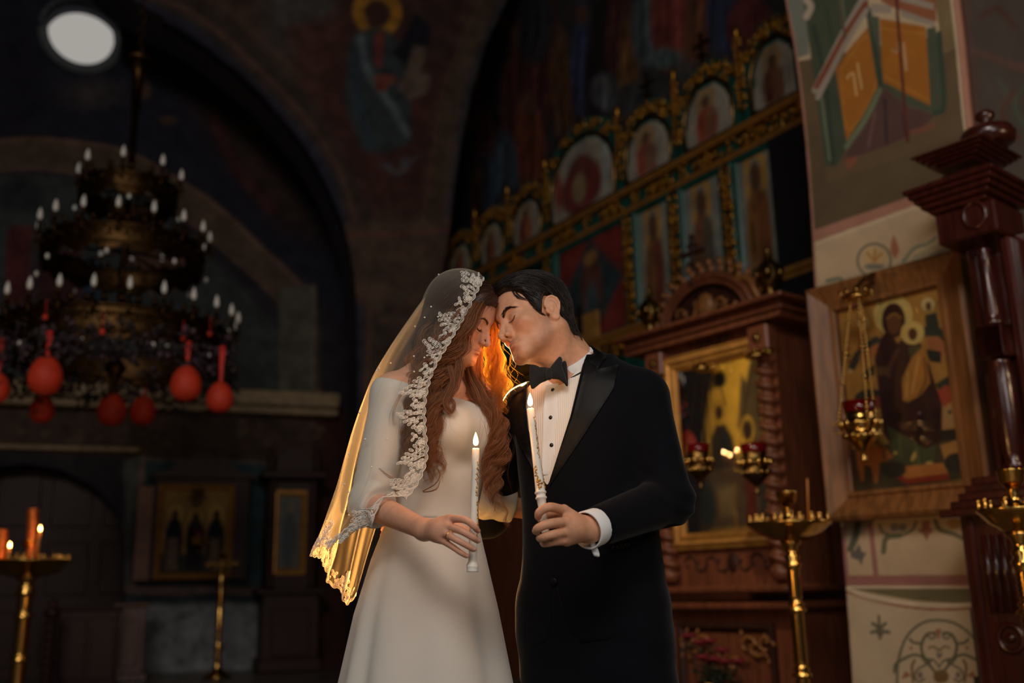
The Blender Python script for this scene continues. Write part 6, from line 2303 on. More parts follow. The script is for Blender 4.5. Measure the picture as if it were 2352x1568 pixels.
# ------------------------------------------------------------------ right-hand pier with painted plaster and the big framed icon
Z5 = lambda pts: [(1780 + x / 2.6136, y / 2.6136) for x, y in pts]
Z6 = lambda pts: [(1880 + x / 3.214, 1080 + y / 3.214) for x, y in pts]
cream, rose, olive = (196, 172, 138), (170, 122, 104), (104, 86, 62)
edgeL = [(1752, -700), (1790, -140), (1797, -60), (1803, 0), (1822, 100), (1838, 215), (1850, 330), (1858, 430), (1864, 520), (1870, 640), (1888, 860), (1912, 1060), (1932, 1215), (1942, 1340), (1950, 1450), (1962, 1640)]
edgeR = [(2330, 1640), (2300, 1300), (2268, 700), (2240, 410), (2222, 250), (2208, 100), (2196, 0), (2190, -60), (2108, -700)]
polyP = np.array(edgeL + edgeR)
shR = [
    ('p', olive, [(1780, 150), (2330, 50), (2330, 390), (2235, 405), (1866, 535), (1840, 300)], 2),
    ('p', (120, 124, 112), [(1780, -60), (1850, -60), (1858, 125), (1780, 150)], 2), ('p', (126, 108, 76), [(2140, -60), (2210, -60), (2235, 90), (2165, 125)], 2),
    ('p', (92, 78, 58), [(1850, 290), (1880, 275), (1900, 420), (2240, 300), (2245, 400), (1866, 530)], 3, .6),
    ('p', rose, [(1866, 530), (2240, 399), (2242, 420), (1869, 557)], 2), ('p', (206, 186, 152), [(1869, 557), (2242, 420), (2242, 428), (1869, 566)], 2),
    ('l', rose, (edgeL[:11], 6), 3), ('l', rose, (edgeR[2:], 9), 3), ('l', (200, 180, 150), ([(x - 11, y) for x, y in edgeR[2:]], 3), 2),
    # painted standing figure: green mantle, gilt book panels, brown robe
    ('p', (74, 82, 64), Z5([(150, -160), (560, -160), (560, 40), (260, 590), (330, 980), (300, 1000), (255, 620), (200, 230)]), 3),
    ('p', (72, 80, 64), Z5([(250, 590), (360, 430), (440, 850), (400, 950), (370, 990), (310, 1000)]), 3),
    ('l', (56, 68, 54), (Z5([(230, 150), (300, 480), (350, 980)]), 5), 4), ('l', (62, 74, 58), (Z5([(310, 60), (360, 330)]), 5), 4), ('l', (110, 120, 92), (Z5([(280, 590), (330, 960)]), 3), 4), ('l', (104, 114, 88), (Z5([(400, 0), (420, 170)]), 4), 4),
    ('p', (92, 66, 62), Z5([(640, 520), (800, 640), (960, 690), (880, 770), (690, 870), (500, 935), (415, 950), (520, 740)]), 3),
    ('l', (70, 50, 50), (Z5([(660, 600), (670, 860)]), 4), 4), ('l', (116, 84, 76), (Z5([(600, 680), (560, 880)]), 3), 4), ('l', (70, 50, 50), (Z5([(760, 680), (790, 830)]), 3), 4),
    ('p', (134, 84, 62), Z5([(425, 950), (500, 935), (480, 990), (440, 1022), (428, 1000)]), 2), ('p', (128, 82, 62), Z5([(800, 790), (960, 735), (965, 760), (900, 795), (820, 805)]), 2),
    ('p', (168, 106, 38), Z5([(365, 420), (440, 300), (560, 160), (628, 500), (430, 850)]), 2), ('p', (168, 106, 36), Z5([(628, 110), (905, 160), (935, 635), (650, 495)]), 2),
    ('l', (196, 134, 56), (Z5([(640, 170), (900, 205)]), 1.2), 1.5), ('l', (196, 134, 56), (Z5([(660, 460), (925, 600)]), 1.2), 1.5), ('l', (196, 134, 56), (Z5([(395, 420), (555, 220), (605, 500), (440, 780), (395, 420)]), 1), 1.5),
    ('l', (214, 170, 110), (Z5([(470, 440), (490, 570)]), 2.4), 1.5), ('l', (214, 170, 110), (Z5([(495, 380), (520, 530)]), 2.4), 1.5), ('l', (214, 170, 110), (Z5([(432, 470), (450, 445), (470, 440)]), 2.0), 1.5),
    ('l', (190, 150, 110), (Z5([(772, 260), (788, 420)]), 3), 1.5), ('l', (178, 140, 100), (Z5([(700, 300), (735, 310), (740, 250)]), 2), 1.5),
    ('p', (78, 86, 68), Z5([(910, 170), (965, 160), (1015, 600), (1000, 670), (940, 675), (790, 630), (655, 520), (660, 495), (935, 640)]), 3), ('l', (60, 74, 60), (Z5([(985, 200), (1015, 620), (960, 680)]), 6), 4), ('l', (62, 74, 60), (Z5([(560, 60), (600, 300), (635, 520)]), 7), 4), ('p', (82, 90, 70), Z5([(560, 90), (625, 100), (635, 330), (600, 250)]), 3), ('l', (112, 122, 92), (Z5([(630, 540), (540, 720), (430, 880)]), 6), 4),
    ('p', (158, 144, 130), Z5([(570, 20), (700, 30), (700, 80), (590, 80)]), 2), ('p', (150, 92, 62), Z5([(610, -160), (960, -160), (970, 130), (880, 110), (700, 40), (640, 10)]), 2), ('p', (158, 146, 130), Z5([(750, 55), (960, 130), (965, 165), (760, 100)]), 2), ('p', (158, 146, 130), Z5([(750, -40), (950, 20), (955, 60), (750, 5)]), 2),
    ('l', (158, 146, 130), (Z5([(540, -20), (400, 230), (245, 540)]), 9), 2), ('l', (132, 74, 52), (Z5([(545, 20), (420, 210), (250, 520)]), 6), 2), ('l', (158, 146, 130), (Z5([(550, 60), (430, 250), (258, 585)]), 6), 2), ('l', (180, 164, 144), (Z5([(190, 0), (215, 40), (190, 100)]), 8), 2),
    ('l', (96, 46, 36), (Z5([(725, -60), (765, 480), (797, 850)]), 3.5), 2),
    ('l', (98, 84, 66), (Z5([(390, 0), (420, 230)]), 3), 3),
    # rosette ornament above the frame
    ('r', (120, 116, 92), (2008, 598, 38, 3), 2), ('e', (196, 168, 120), (2008, 592, 28, 24), 3), ('l', (176, 130, 70), ([(2008, 600), (1992, 580)], 3), 2), ('l', (176, 130, 70), ([(2008, 600), (2010, 574)], 3), 2), ('l', (176, 130, 70), ([(2008, 600), (2024, 582)], 3), 2), ('e', (126, 120, 108), (2008, 612, 24, 7), 3),
    ('p', (166, 110, 80), [(2046, 560), (2052, 538), (2060, 556), (2066, 575), (2056, 596), (2046, 578)], 2), ('l', (130, 136, 112), ([(2075, 600), (2100, 570), (2130, 560), (2150, 545)], 4), 3), ('l', (170, 160, 128), ([(2100, 590), (2130, 575), (2165, 560)], 5), 3), ('l', (120, 124, 100), ([(1900, 645), (1930, 640), (1940, 660)], 4), 3),
    # below the frame
    ('l', (112, 108, 80), (Z6([(450, 400), (480, 460), (600, 480), (690, 440), (720, 380)]), 3), 2), ('l', (104, 104, 76), (Z6([(600, 480), (500, 500), (480, 600)]), 6), 3), ('l', (112, 108, 80), (Z6([(860, 370), (900, 440), (1000, 470), (1140, 540)]), 5), 2),
    ('p', (158, 104, 82), Z6([(770, 370), (820, 370), (820, 420), (850, 450), (820, 470), (800, 520), (770, 470), (735, 450), (765, 420)]), 2), ('e', (128, 122, 112), Z6([(560, 420)])[0] + (10, 9), 3), ('e', (128, 122, 112), Z6([(620, 420)])[0] + (10, 9), 3), ('e', (178, 138, 80), Z6([(1000, 390)])[0] + (16, 12), 4),
    ('l', (96, 98, 76), (Z6([(290, 400), (270, 500), (235, 580)]), 8), 4), ('p', (106, 102, 96), Z6([(300, 540), (320, 600), (355, 610), (330, 650), (318, 705), (300, 665), (235, 640), (240, 600), (270, 590)]), 2),
    ('l', (158, 110, 104), (Z6([(180, 430), (215, 860)]), 5), 2), ('l', (158, 108, 104), (Z6([(385, 410), (425, 780)]), 5.5), 2), ('p', (158, 108, 100), Z6([(200, 775), (1250, 770), (1250, 850), (205, 850)]), 2), ('l', (212, 196, 170), (Z6([(205, 862), (1250, 862)]), 2.5), 2),
    ('p', (112, 104, 74), Z6([(230, 872), (1250, 870), (1250, 965), (1000, 980), (700, 960), (450, 915)]), 3), ('l', (212, 196, 170), (Z6([(215, 880), (450, 945), (700, 985), (1000, 995), (1250, 985)]), 4), 3), ('l', (146, 88, 70), (Z6([(215, 895), (330, 945), (600, 1000), (900, 1028), (1250, 1008)]), 2.6), 2),
    ('p', (196, 184, 160), Z6([(215, 905), (600, 1012), (900, 1040), (1250, 1020), (1330, 1800), (260, 1800)]), 3, .45),
    ('l', (110, 104, 84), (Z6([(445, 1075), (455, 1240)]), 3.5), 2), ('l', (110, 104, 84), (Z6([(400, 1130), (430, 1150), (450, 1190)]), 4), 2), ('l', (110, 104, 84), (Z6([(495, 1130), (470, 1150), (455, 1190)]), 4), 2), ('l', (110, 104, 84), (Z6([(390, 1195), (430, 1190), (450, 1215)]), 4), 2), ('l', (110, 104, 84), (Z6([(520, 1195), (480, 1190), (460, 1215)]), 4), 2),
    ('l', (104, 104, 84), (Z6([(580, 1560), (590, 1400), (650, 1230), (760, 1130), (880, 1105), (1020, 1135), (1150, 1240), (1240, 1390), (1280, 1560), (1240, 1720), (1100, 1850), (880, 1900), (700, 1820), (600, 1690), (580, 1560)]), 3), 2),
]
for cx_, sgn in ((890, 1), (890, -1)):
    fx = lambda pts: Z6([(cx_ + sgn * x, y) for x, y in pts])
    shR += [('l', (100, 98, 76), (fx([(30, 1200), (90, 1210), (130, 1290), (110, 1380), (60, 1400)]), 3.5), 2), ('l', (100, 98, 76), (fx([(110, 1380), (180, 1360), (260, 1390), (320, 1430), (330, 1490)]), 3.2), 2), ('l', (100, 98, 76), (fx([(120, 1390), (60, 1450), (20, 1500)]), 3), 2), ('l', (100, 98, 76), (fx([(60, 1400), (110, 1440), (160, 1470), (180, 1520), (150, 1560), (110, 1540)]), 2.4), 2), ('l', (100, 98, 76), (fx([(90, 1215), (60, 1240), (30, 1230), (36, 1205)]), 2.2), 2), ('l', (118, 98, 62), (fx([(0, 1330), (40, 1300), (75, 1310)]), 2.2), 2), ('l', (100, 98, 76), (fx([(40, 1480), (70, 1420), (40, 1400), (0, 1450)]), 2.2), 2), ('p', (158, 104, 82), fx([(200, 1290), (225, 1310), (195, 1330)]), 2), ('l', (100, 98, 76), (fx([(130, 1280), (190, 1270), (215, 1245)]), 3), 2), ('l', (118, 98, 62), (fx([(180, 1400), (200, 1450), (190, 1560)]), 3), 2), ('e', (122, 116, 106), fx([(140, 1510)])[0] + (6, 8), 3), ('p', (156, 104, 84), fx([(250, 1480), (280, 1540), (200, 1515)]), 2)]
shR += [('p', (158, 104, 82), Z6([(865, 1170), (905, 1170), (890, 1245), (880, 1245)]), 2), ('p', (122, 116, 108), Z6([(865, 1340), (890, 1352), (920, 1340), (908, 1375), (890, 1395), (875, 1375)]), 3), ('e', (118, 96, 60), Z6([(905, 1520)])[0] + (18, 16), 4)]
pier = struct(painted('wall_right', PPR, (1740, -700, 2345, 1640), .006, cream, shR, M_pierw, keep=lambda q: poly_sdf2(q, polyP) < 0, thick=.08, warp=0, snap=[polyP]))
_ul, _ur = PPR.uv(1945, 1400)[0], PPR.uv(2262, 700)[0] - .3
struct(MB(PPR.frame()).box(((_ul + _ur) / 2, -.50, 3.4), (_ur - _ul, .8, 6.8)).build('wall_pier', mat('pier_plaster', (150, 130, 104), rough=.85), smooth=False))
# the pier's far face, turning away to the right
e0, e1 = PPR.pt(2230, 410), PPR.pt(2230, 1200)
PR2 = Plane(2262, 700, (ray(2262, 700) * ((PPR.pt(2262, 700) - CAM) @ ray(2262, 700)))[1] , 66)
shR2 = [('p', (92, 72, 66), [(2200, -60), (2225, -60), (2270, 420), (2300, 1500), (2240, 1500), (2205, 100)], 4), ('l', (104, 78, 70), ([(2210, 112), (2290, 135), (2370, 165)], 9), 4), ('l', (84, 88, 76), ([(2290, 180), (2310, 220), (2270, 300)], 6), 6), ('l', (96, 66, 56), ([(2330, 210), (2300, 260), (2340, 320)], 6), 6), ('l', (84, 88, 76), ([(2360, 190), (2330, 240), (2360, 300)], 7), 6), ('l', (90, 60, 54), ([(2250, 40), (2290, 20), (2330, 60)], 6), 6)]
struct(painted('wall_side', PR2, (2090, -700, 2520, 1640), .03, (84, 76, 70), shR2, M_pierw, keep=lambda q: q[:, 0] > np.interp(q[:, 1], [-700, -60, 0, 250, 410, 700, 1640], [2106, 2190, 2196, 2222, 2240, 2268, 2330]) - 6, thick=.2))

# big framed icon on the pier
OFFI = .10
cor = np.array([PPR.uv(*q, OFFI) for q in ((1858, 672), (2216, 572), (2290, 1172), (1913, 1197))])
u0, u1 = cor[[0, 3], 0].mean(), cor[[1, 2], 0].mean()
z1, z0 = cor[[0, 1], 1].mean(), cor[[2, 3], 1].mean()
Z4 = lambda pts: [(1800 + x / 2.449, 560 + y / 2.449) for x, y in pts]
fi = thing('framed_icon', 'large gilt icon in a wide oak frame on the painted pier', 'icon', PPR.w((u0 + u1) / 2, z0, OFFI))
FW = .155
MB(PPR.frame(0, 0, OFFI)).sweep_rect([(0, -.09), (0, .045), (.02, .06), (.05, .045), (.115, .015), (.125, .028), (.145, .024), (.155, -.03), (.155, -.07)], u0, u1, z0, z1).build('frame', M_oak, fi, smooth=False)
robe = (74, 46, 42)
shI = [
    ('p', (196, 150, 76), Z4([(245, 350), (990, 130), (1090, 1370), (350, 1450)]), 2), ('l', (232, 190, 120), (Z4([(640, 280), (970, 185)]), 1.5), 2),
    ('p', (86, 78, 56), Z4([(350, 1160), (560, 1130), (1090, 1050), (1100, 1310), (390, 1415)]), 4),
    ('p', (188, 120, 64), Z4([(410, 1160), (560, 1130), (620, 1200), (540, 1230), (530, 1340), (510, 1350), (490, 1250), (450, 1240), (455, 1330), (435, 1340), (415, 1240)]), 2),
    ('p', (196, 146, 80), Z4([(880, 1130), (1060, 1080), (1085, 1300), (1050, 1300), (1020, 1200), (960, 1180), (905, 1220)]), 2),
    ('l', (72, 76, 64), (Z4([(385, 690), (430, 610), (520, 540)]), 9), 2), ('l', (72, 76, 64), (Z4([(780, 495), (870, 500), (945, 555)]), 11), 2), ('l', (196, 128, 76), (Z4([(450, 640), (520, 590)]), 10), 4), ('p', (190, 126, 78), Z4([(790, 520), (870, 520), (930, 580), (880, 670), (820, 590)]), 3),
    ('p', (56, 56, 52), Z4([(450, 715), (510, 680), (510, 735), (460, 770)]), 2), ('p', (56, 58, 54), Z4([(795, 590), (885, 605), (885, 670), (820, 660)]), 2),
    ('e', (66, 70, 60), Z4([(490, 870)])[0] + (38, 22), 2), ('e', (176, 84, 56), Z4([(520, 890)])[0] + (26, 14), 3), ('p', (70, 76, 62), Z4([(850, 790), (920, 745), (1000, 780), (1030, 800), (1000, 820), (880, 830)]), 3), ('p', (186, 88, 60), Z4([(860, 830), (910, 795), (1000, 810), (1045, 860), (1040, 885), (960, 880), (900, 915), (865, 880)]), 3), ('p', (196, 158, 106), Z4([(900, 920), (1030, 870), (1060, 1030), (900, 1040)]), 3),
    ('e', (64, 60, 56), Z4([(935, 945)])[0] + (5, 4), 1), ('e', (176, 104, 72), Z4([(975, 938)])[0] + (5, 3), 1), ('e', (64, 60, 56), Z4([(1020, 932)])[0] + (5, 4), 1),
    ('p', (62, 56, 46), Z4([(830, 1055), (985, 1035), (985, 1095), (830, 1115)]), 3), ('p', (96, 100, 88), Z4([(1060, 1050), (1100, 1050), (1110, 1300), (1080, 1310)]), 3),
    # seated mother and child in dark robes
    ('p', robe, Z4([(545, 530), (590, 480), (640, 560), (690, 510), (770, 560), (820, 680), (850, 780), (890, 900), (890, 1100), (840, 1160), (720, 1150), (600, 1130), (560, 1060), (530, 800), (510, 640)]), 3),
    ('p', (88, 96, 66), Z4([(580, 1020), (720, 1100), (860, 1130), (840, 1250), (790, 1260), (620, 1220)]), 3), ('p', (60, 34, 36), Z4([(760, 945), (890, 930), (870, 1120), (800, 1150), (730, 1120)]), 4), ('e', (216, 190, 110), Z4([(735, 1190)])[0] + (5, 14, 30), 2), ('e', (216, 190, 110), Z4([(820, 1235)])[0] + (9, 5), 2), ('e', (216, 190, 110), Z4([(628, 1175)])[0] + (5, 4), 2),
    ('l', (110, 116, 78), (Z4([(650, 1080), (660, 1200)]), 2.5), 2), ('l', (110, 116, 78), (Z4([(740, 1120), (760, 1230)]), 2.5), 2),
    ('p', (120, 86, 60), Z4([(520, 690), (590, 690), (600, 740), (530, 740)]), 3), ('l', (112, 74, 58), (Z4([(640, 600), (600, 680), (590, 740)]), 5), 4),
    ('r', (236, 214, 132), Z4([(615, 400)])[0] + (33, 12), 2), ('e', (72, 44, 40), Z4([(618, 430)])[0] + (27, 40), 2), ('e', (126, 84, 54), Z4([(620, 448)])[0] + (16, 25), 3), ('l', (176, 130, 70), (Z4([(580, 420), (620, 392), (660, 415)]), 2), 2),
    ('r', (232, 208, 124), Z4([(725, 500)])[0] + (19, 8), 2), ('e', (96, 64, 46), Z4([(726, 508)])[0] + (10, 14), 2), ('p', (98, 92, 66), Z4([(700, 580), (780, 570), (770, 640), (710, 640)]), 3), ('p', (196, 140, 70), Z4([(720, 640), (800, 560), (810, 690), (825, 780), (770, 850), (700, 890), (670, 880), (665, 760)]), 3),
    ('l', (232, 180, 100), (Z4([(700, 720), (690, 860)]), 2.5), 2), ('l', (226, 172, 96), (Z4([(760, 640), (740, 740), (720, 840)]), 2.5), 2), ('l', (120, 80, 46), (Z4([(790, 640), (800, 760), (760, 850)]), 2), 2),
    ('r', (232, 212, 150), Z4([(448, 447)])[0] + (10, 4), 1.5), ('p', (150, 70, 54), Z4([(425, 490), (460, 500), (450, 590), (420, 600)]), 3), ('r', (232, 212, 150), Z4([(812, 340)])[0] + (11, 4.5), 1.5), ('e', (110, 80, 54), Z4([(815, 352)])[0] + (6, 10), 2), ('p', (66, 74, 60), Z4([(795, 400), (860, 385), (880, 490), (800, 500)]), 3), ('l', (66, 74, 60), (Z4([(870, 490), (945, 555)]), 8), 2),
    ('l', (150, 110, 66), (Z4([(860, 340), (920, 250)]), 1.5), 1.5), ('e', (230, 200, 150), Z4([(962, 567)])[0] + (6, 6), 2), ('e', (230, 200, 150), Z4([(375, 715)])[0] + (5, 5), 2),
] + [('e', col_, Z4([(x_, y_)])[0] + (5, 4), 1.5) for x_, y_, col_ in ((935, 395, (60, 60, 56)), (940, 438, (150, 64, 54)), (945, 478, (60, 60, 56)), (955, 515, (150, 70, 56)), (355, 553, (60, 60, 56)), (362, 590, (150, 64, 54)), (365, 628, (60, 60, 56)), (368, 660, (150, 70, 56)))] + [
    ('p', (206, 140, 74), Z4([(620, 1275), (690, 1250), (900, 1230), (930, 1300), (920, 1310), (690, 1320)]), 2), ('p', (166, 66, 46), Z4([(620, 1280), (690, 1320), (925, 1290), (930, 1325), (690, 1350), (640, 1320)]), 2), ('e', (66, 62, 54), Z4([(970, 1230)])[0] + (28, 22), 3), ('e', (66, 62, 54), Z4([(620, 1270)])[0] + (28, 18), 4),
]
g = .150
painted('painting', PPR, None, .005, (206, 160, 88), shI, M_icon, fi, off=OFFI - .02, uvbox=(u0 + g, u1 - g, z0 + g, z1 - g), keep=None, thick=.02)
MB(PPR.frame(0, 0, OFFI + .004)).box(((u0 + u1) / 2, 0, (z0 + z1) / 2), (u1 - u0 - 2 * g, .004, z1 - z0 - 2 * g)).build('cover_glass', M_glass, fi, smooth=False)


# ------------------------------------------------------------------ turned brass
def stand(label, px, py, Y, rdish, zdish=None, foot=None, twist=True, cups=24, dish_d=.07, mtl=None, top_cup=True, seed=0, group='brass candle stands', slim=1.0, name='candle_stand'):
    mtl = mtl or M_brass
    c = P(px, py, Y)
    z = c[2] if zdish is None else zdish
    t = thing(name, label, 'candle stand', (c[0], c[1], 0), group)
    o = np.array([c[0], c[1], 0])
    zb = z - dish_d - .03
    k = slim
    # foot and column
    MB().lathe([(.17, 0), (.17, .02), (.15, .035), (.10, .06), (.06, .09), (.045 * k, .12), (.05 * k, .15), (.035 * k, .18)], o, 32).build('foot', mtl, t)
    prof = [(.034 * k, .18)]
    zz = .18
    i = 0
    if twist:
        while zz < zb - .16:
            seg = .30
            prof += [(.046 * k, zz + .012), (.048 * k, zz + .02), (.030 * k, zz + .034), (.040 * k, zz + .046), (.027 * k, zz + .06)]
            for q in np.arange(zz + .07, min(zz + seg, zb - .13), .019):
                prof += [(.028 * k, q), (.0345 * k, q + .0095)]
            zz += seg
    else:
        prof += [(.05 * k, .22), (.03 * k, .27), (.055 * k, .33), (.03 * k, .38), (.036 * k, .42), (.036 * k, zb - .42), (.028 * k, zb - .40), (.046 * k, zb - .36), (.026 * k, zb - .31), (.04 * k, zb - .27), (.024 * k, zb - .22)]
    prof += [(.036 * k, zb - .12), (.044 * k, zb - .10), (.028 * k, zb - .085), (.040 * k, zb - .065), (.026 * k, zb - .05), (.030 * k, zb - .02), (.05 * k, zb), (.05 * k, zb + .012)]
    MB().lathe(prof, o, 28).build('column', mtl, t)
    d = MB().lathe([(.05 * k, zb + .01), (rdish * .45, zb + .018), (rdish * .55, zb + .03), (rdish * .72, zb + .045), (rdish * .9, z - .022), (rdish * .97, z - .012), (rdish, z - .004), (rdish, z + .003), (rdish * .96, z + .002), (rdish * .93, z - .012), (.04, z - .02)], o, 48).build('dish', mtl, t)
    cup0 = None
    for j in range(cups):
        a = 2 * math.pi * (j + .3) / cups
        rr = rdish * (.90 if j % 3 else .74)
        mb = MB().lathe([(.0085, -.012), (.0085, 0), (.006, .004), (.0085, .012), (.0085, .018), (.0055, .022), (.0095, .034), (.0095, .042), (.006, .042), (.005, .030)], (0, 0, 0), 10)
        if cup0 is None:
            cup0 = mb.build('candle_cup', mtl, None)
            q = cup0
        else:
            q = cup0.copy(); COL.objects.link(q)
        q.location = Vector((o[0] + rr * math.cos(a), o[1] + rr * math.sin(a), z))
        attach(q, t)
    if top_cup:
        MB().lathe([(.075, z - .02), (.072, z - .004), (.04, z + .012), (.032, z + .022), (.018, z + .045), (.026, z + .058), (.018, z + .07), (.030, z + .085), (.046, z + .105), (.052, z + .145), (.056, z + .150), (.048, z + .150), (.040, z + .11)], o, 24).build('centre_cup', mtl, t)
    return t, o, z


def taper(label, base, top, r, c, group, light=None, mtl=None, twisted=False):
    t = thing('church_candle' if not twisted else 'twisted_candle', label, 'candle', base, group)
    ax = norm(np.asarray(top) - base); L = np.linalg.norm(np.asarray(top) - base)
    x = norm(np.cross(ax, [0, 1, 0])); y = np.cross(ax, x)
    mb = MB(frame_at(np.asarray(base, float), x, y, ax))
    if twisted:
        mb.lathe([(r, z) for z in np.linspace(0, L, 60)], n=20, lobes=5, lobe_amp=.14, twist=42)
    else:
        mb.lathe([(r, 0), (r, L * .98), (r * .5, L)], n=10)
    mb.build('wax', mtl or c, t)
    MB().tube(np.array([top, np.asarray(top) + ax * .006]), .0012, sides=4).build('wick', M_wick, t)
    if light is not None:
        flame(t, np.asarray(top) + _vz * .004, .040, .0085, light)
    return t


M_honey = mat('honey_wax', (196, 120, 48), rough=.45, var=.1, bump=0)
M_redwax = mat('gilt_red_candle', (176, 92, 40), rough=.3, metal=.6, var=.4, scale=30, bump=.1)
stand('tall brass candle stand in front of the painted pier, dish empty of candles', 1812, 1200, 5.0, .208)
st, so, sz = stand('wide brass candle stand at the left edge with burning candles', 66, 1287, 7.6, .31, cups=34, slim=1.7, dish_d=.10)
fl0 = None
_fp = CAM + ray(497, 1556) * (-CAM[2] / ray(497, 1556)[2])
_ft = P(510, 1299, _fp[1])
stand('slender brass candle stand with a plain shaft before the three-saint icon', 510, 1299, _fp[1], .195, zdish=_ft[2], twist=False, cups=18, dish_d=.04)
stand('brass candle stand at the right edge before the mahogany shrine', 2332, 1168, 3.9, .142, cups=10)
taper('thick gilt twisted candle standing on the left candle stand', P(74, 1280, 7.6), P(76, 1168, 7.6), .040, M_redwax, 'thick candles on the left stand', twisted=True)
taper('thick gilt twisted candle cut by the left edge of the picture', P(2, 1284, 7.5), P(4, 1216, 7.5), .042, M_redwax, 'thick candles on the left stand', twisted=True)
taper('thin burning candle beside the thick twisted one', P(83, 1285, 7.42), P(92, 1220, 7.42), .0095, M_honey, 'thin lit candles on the left stand', 1.2)
taper('thin burning candle at the left edge, lower of the two', P(14, 1292, 7.35), P(22, 1258, 7.35), .0095, M_honey, 'thin lit candles on the left stand', 1.2)
taper('thin unlit candle on the tall stand by the pier', P(1857, 1196, 5.06), P(1854, 1098, 5.06), .005, M_honey, 'thin unlit candles')


# ------------------------------------------------------------------ hanging oil lamps
def oil_lamp(label, px, py, Y, s, chain_top, seed, lit=None, plain=False):
    c = P(px, py, Y)
    t = thing('oil_lamp', label, 'oil lamp', c, 'hanging oil lamps')
    MB().lathe([(.002, -.155 * s), (.012 * s, -.15 * s), (.016 * s, -.135 * s), (.008 * s, -.12 * s), (.014 * s, -.10 * s), (.030 * s, -.085 * s), (.06 * s, -.055 * s), (.085 * s, -.03 * s), (.088 * s, -.015 * s), (.074 * s, -.008 * s), (.078 * s, .02 * s), (.098 * s, .035 * s), (.098 * s, .045 * s), (.075 * s, .055 * s), (.066 * s, .075 * s), (.074 * s, .10 * s), (.070 * s, .10 * s), (.06 * s, .05 * s)], c, 28).build('bowl', M_brass if not plain else M_brassd, t)
    MB().lathe([(.030 * s, .04 * s), (.062 * s, .07 * s), (.074 * s, .11 * s), (.080 * s, .155 * s), (.077 * s, .155 * s), (.070 * s, .11 * s), (.055 * s, .075 * s)], c, 28).build('red_glass', M_redglass, t, label='dark red glass cup')
    rng = np.random.default_rng(seed)
    mb = MB()
    for k in range(12):
        a = 2 * math.pi * k / 12
        mb.sphere(c + np.array([.094 * s * math.cos(a), .094 * s * math.sin(a), .04 * s]), (.016 * s, .016 * s, .022 * s), 7, 5)
        mb.sphere(c + np.array([.082 * s * math.cos(a + .2), .082 * s * math.sin(a + .2), -.02 * s]), .013 * s, 7, 5)
    mb.build('beading', M_brass, t)
    top = np.asarray(chain_top, float)
    for k in range(3):
        a = 2 * math.pi * k / 3 + .5
        h = c + np.array([.112 * s * math.cos(a), .112 * s * math.sin(a), .03 * s])
        MB().tube(np.array([h + np.array([.02 * s * math.cos(b) * math.cos(a), .02 * s * math.cos(b) * math.sin(a), .03 * s * math.sin(b)]) for b in np.linspace(0, 2 * math.pi, 14, endpoint=False)]), .006 * s, sides=6, closed=True).build('handle', M_brass, t)
        mb = MB()
        e = top + np.array([.03 * math.cos(a), .03 * math.sin(a), -.06])
        nL = int(np.linalg.norm(e - h) / .022)
        mb.tube(np.array([h, e]), .0022, sides=5)
        for j in range(0 if plain else nL):
            q = h + (e - h) * (j + .5) / nL
            mb.sphere(q, (.006, .006, .013), 6, 5)
            if j % 7 == 3: mb.sphere(q, .0125, 8, 6)
        mb.build('chain', M_brass if not plain else M_brassd, t)
    mb = MB().lathe([(.006, .0), (.012, -.01), (.055, -.03), (.075, -.05), (.075, -.06), (.05, -.058)], top, 20)
    for k in range(10):
        a = 2 * math.pi * k / 10
        mb.leaf(top + np.array([.07 * math.cos(a), .07 * math.sin(a), -.055]), (math.cos(a) * .4, math.sin(a) * .4, 1), (math.cos(a), math.sin(a), 0), .05, .03, .006)
    mb.build('crown', M_brass, t)
    return t


_ct = PPR.pt(1965, 662, .34)
_lY = PPR.pt(1978, 985, .34)[1]
lamp = oil_lamp('gilt hanging oil lamp with a red glass before the large framed icon', 1978, 992, _lY, 1.0, _ct, 1)
pa = PPR.uv(2000, 640, .08)
MB().tube(catmull([PPR.pt(2030, 640, .06), PPR.pt(2010, 628, .15), PPR.pt(1985, 640, .25), _ct + np.array([0, 0, .0])], 20), .012, sides=8).tube(catmull([PPR.pt(2040, 650, .06), PPR.pt(2015, 650, .1), PPR.pt(2000, 645, .2), PPR.pt(1985, 635, .28)], 16), .008, sides=6).build('bracket', M_brassd, lamp)


# ------------------------------------------------------------------ carved walnut icon shrine (middle right)
PK = Plane(1788, 900, 6.1, 142)
k_u = lambda x, y, off=0: PK.uv(x, y, off)
uL, uR = k_u(1502, 900)[0], 0.0
zc1, zc0 = k_u(1788, 690)[1], k_u(1788, 735)[1]
zs1 = k_u(1700, 1352)[1]
DK = .62
kio = thing('icon_shrine', 'carved walnut icon shrine with arched crest and twisted columns behind the groom', 'icon shrine', PK.w((uL + uR) / 2, 0))
FK = PK.frame()
um = (uL + uR) / 2
W_ = uR - uL
MB(FK).box((um, -DK / 2 - .08, (zc0 + zs1) / 2), (W_, .06, zc0 - zs1)).box((uR - .03, -DK / 2, (zc0 + zs1) / 2), (.06, DK, zc0 - zs1)).box((uL + .03, -DK / 2, (zc0 + zs1) / 2), (.06, DK, zc0 - zs1)).build('body', M_walnut, kio, smooth=False)
MB(FK).prism([(uL - .16, zc0), (uR + .12, zc0), (uR + .14, zc0 + .03), (uR + .14, zc1 - .03), (uR + .17, zc1), (uL - .21, zc1), (uL - .18, zc1 - .03), (uL - .18, zc0 + .03)], -DK, .10).box((um, -DK / 2 + .12, zc1 - .012), (W_ + .42, DK + .12, .03), bev=.008).box((um, -DK / 2 + .09, zc0 + .05), (W_ + .34, DK + .08, .02), bev=.006).build('cornice', M_walnut, kio, smooth=False)
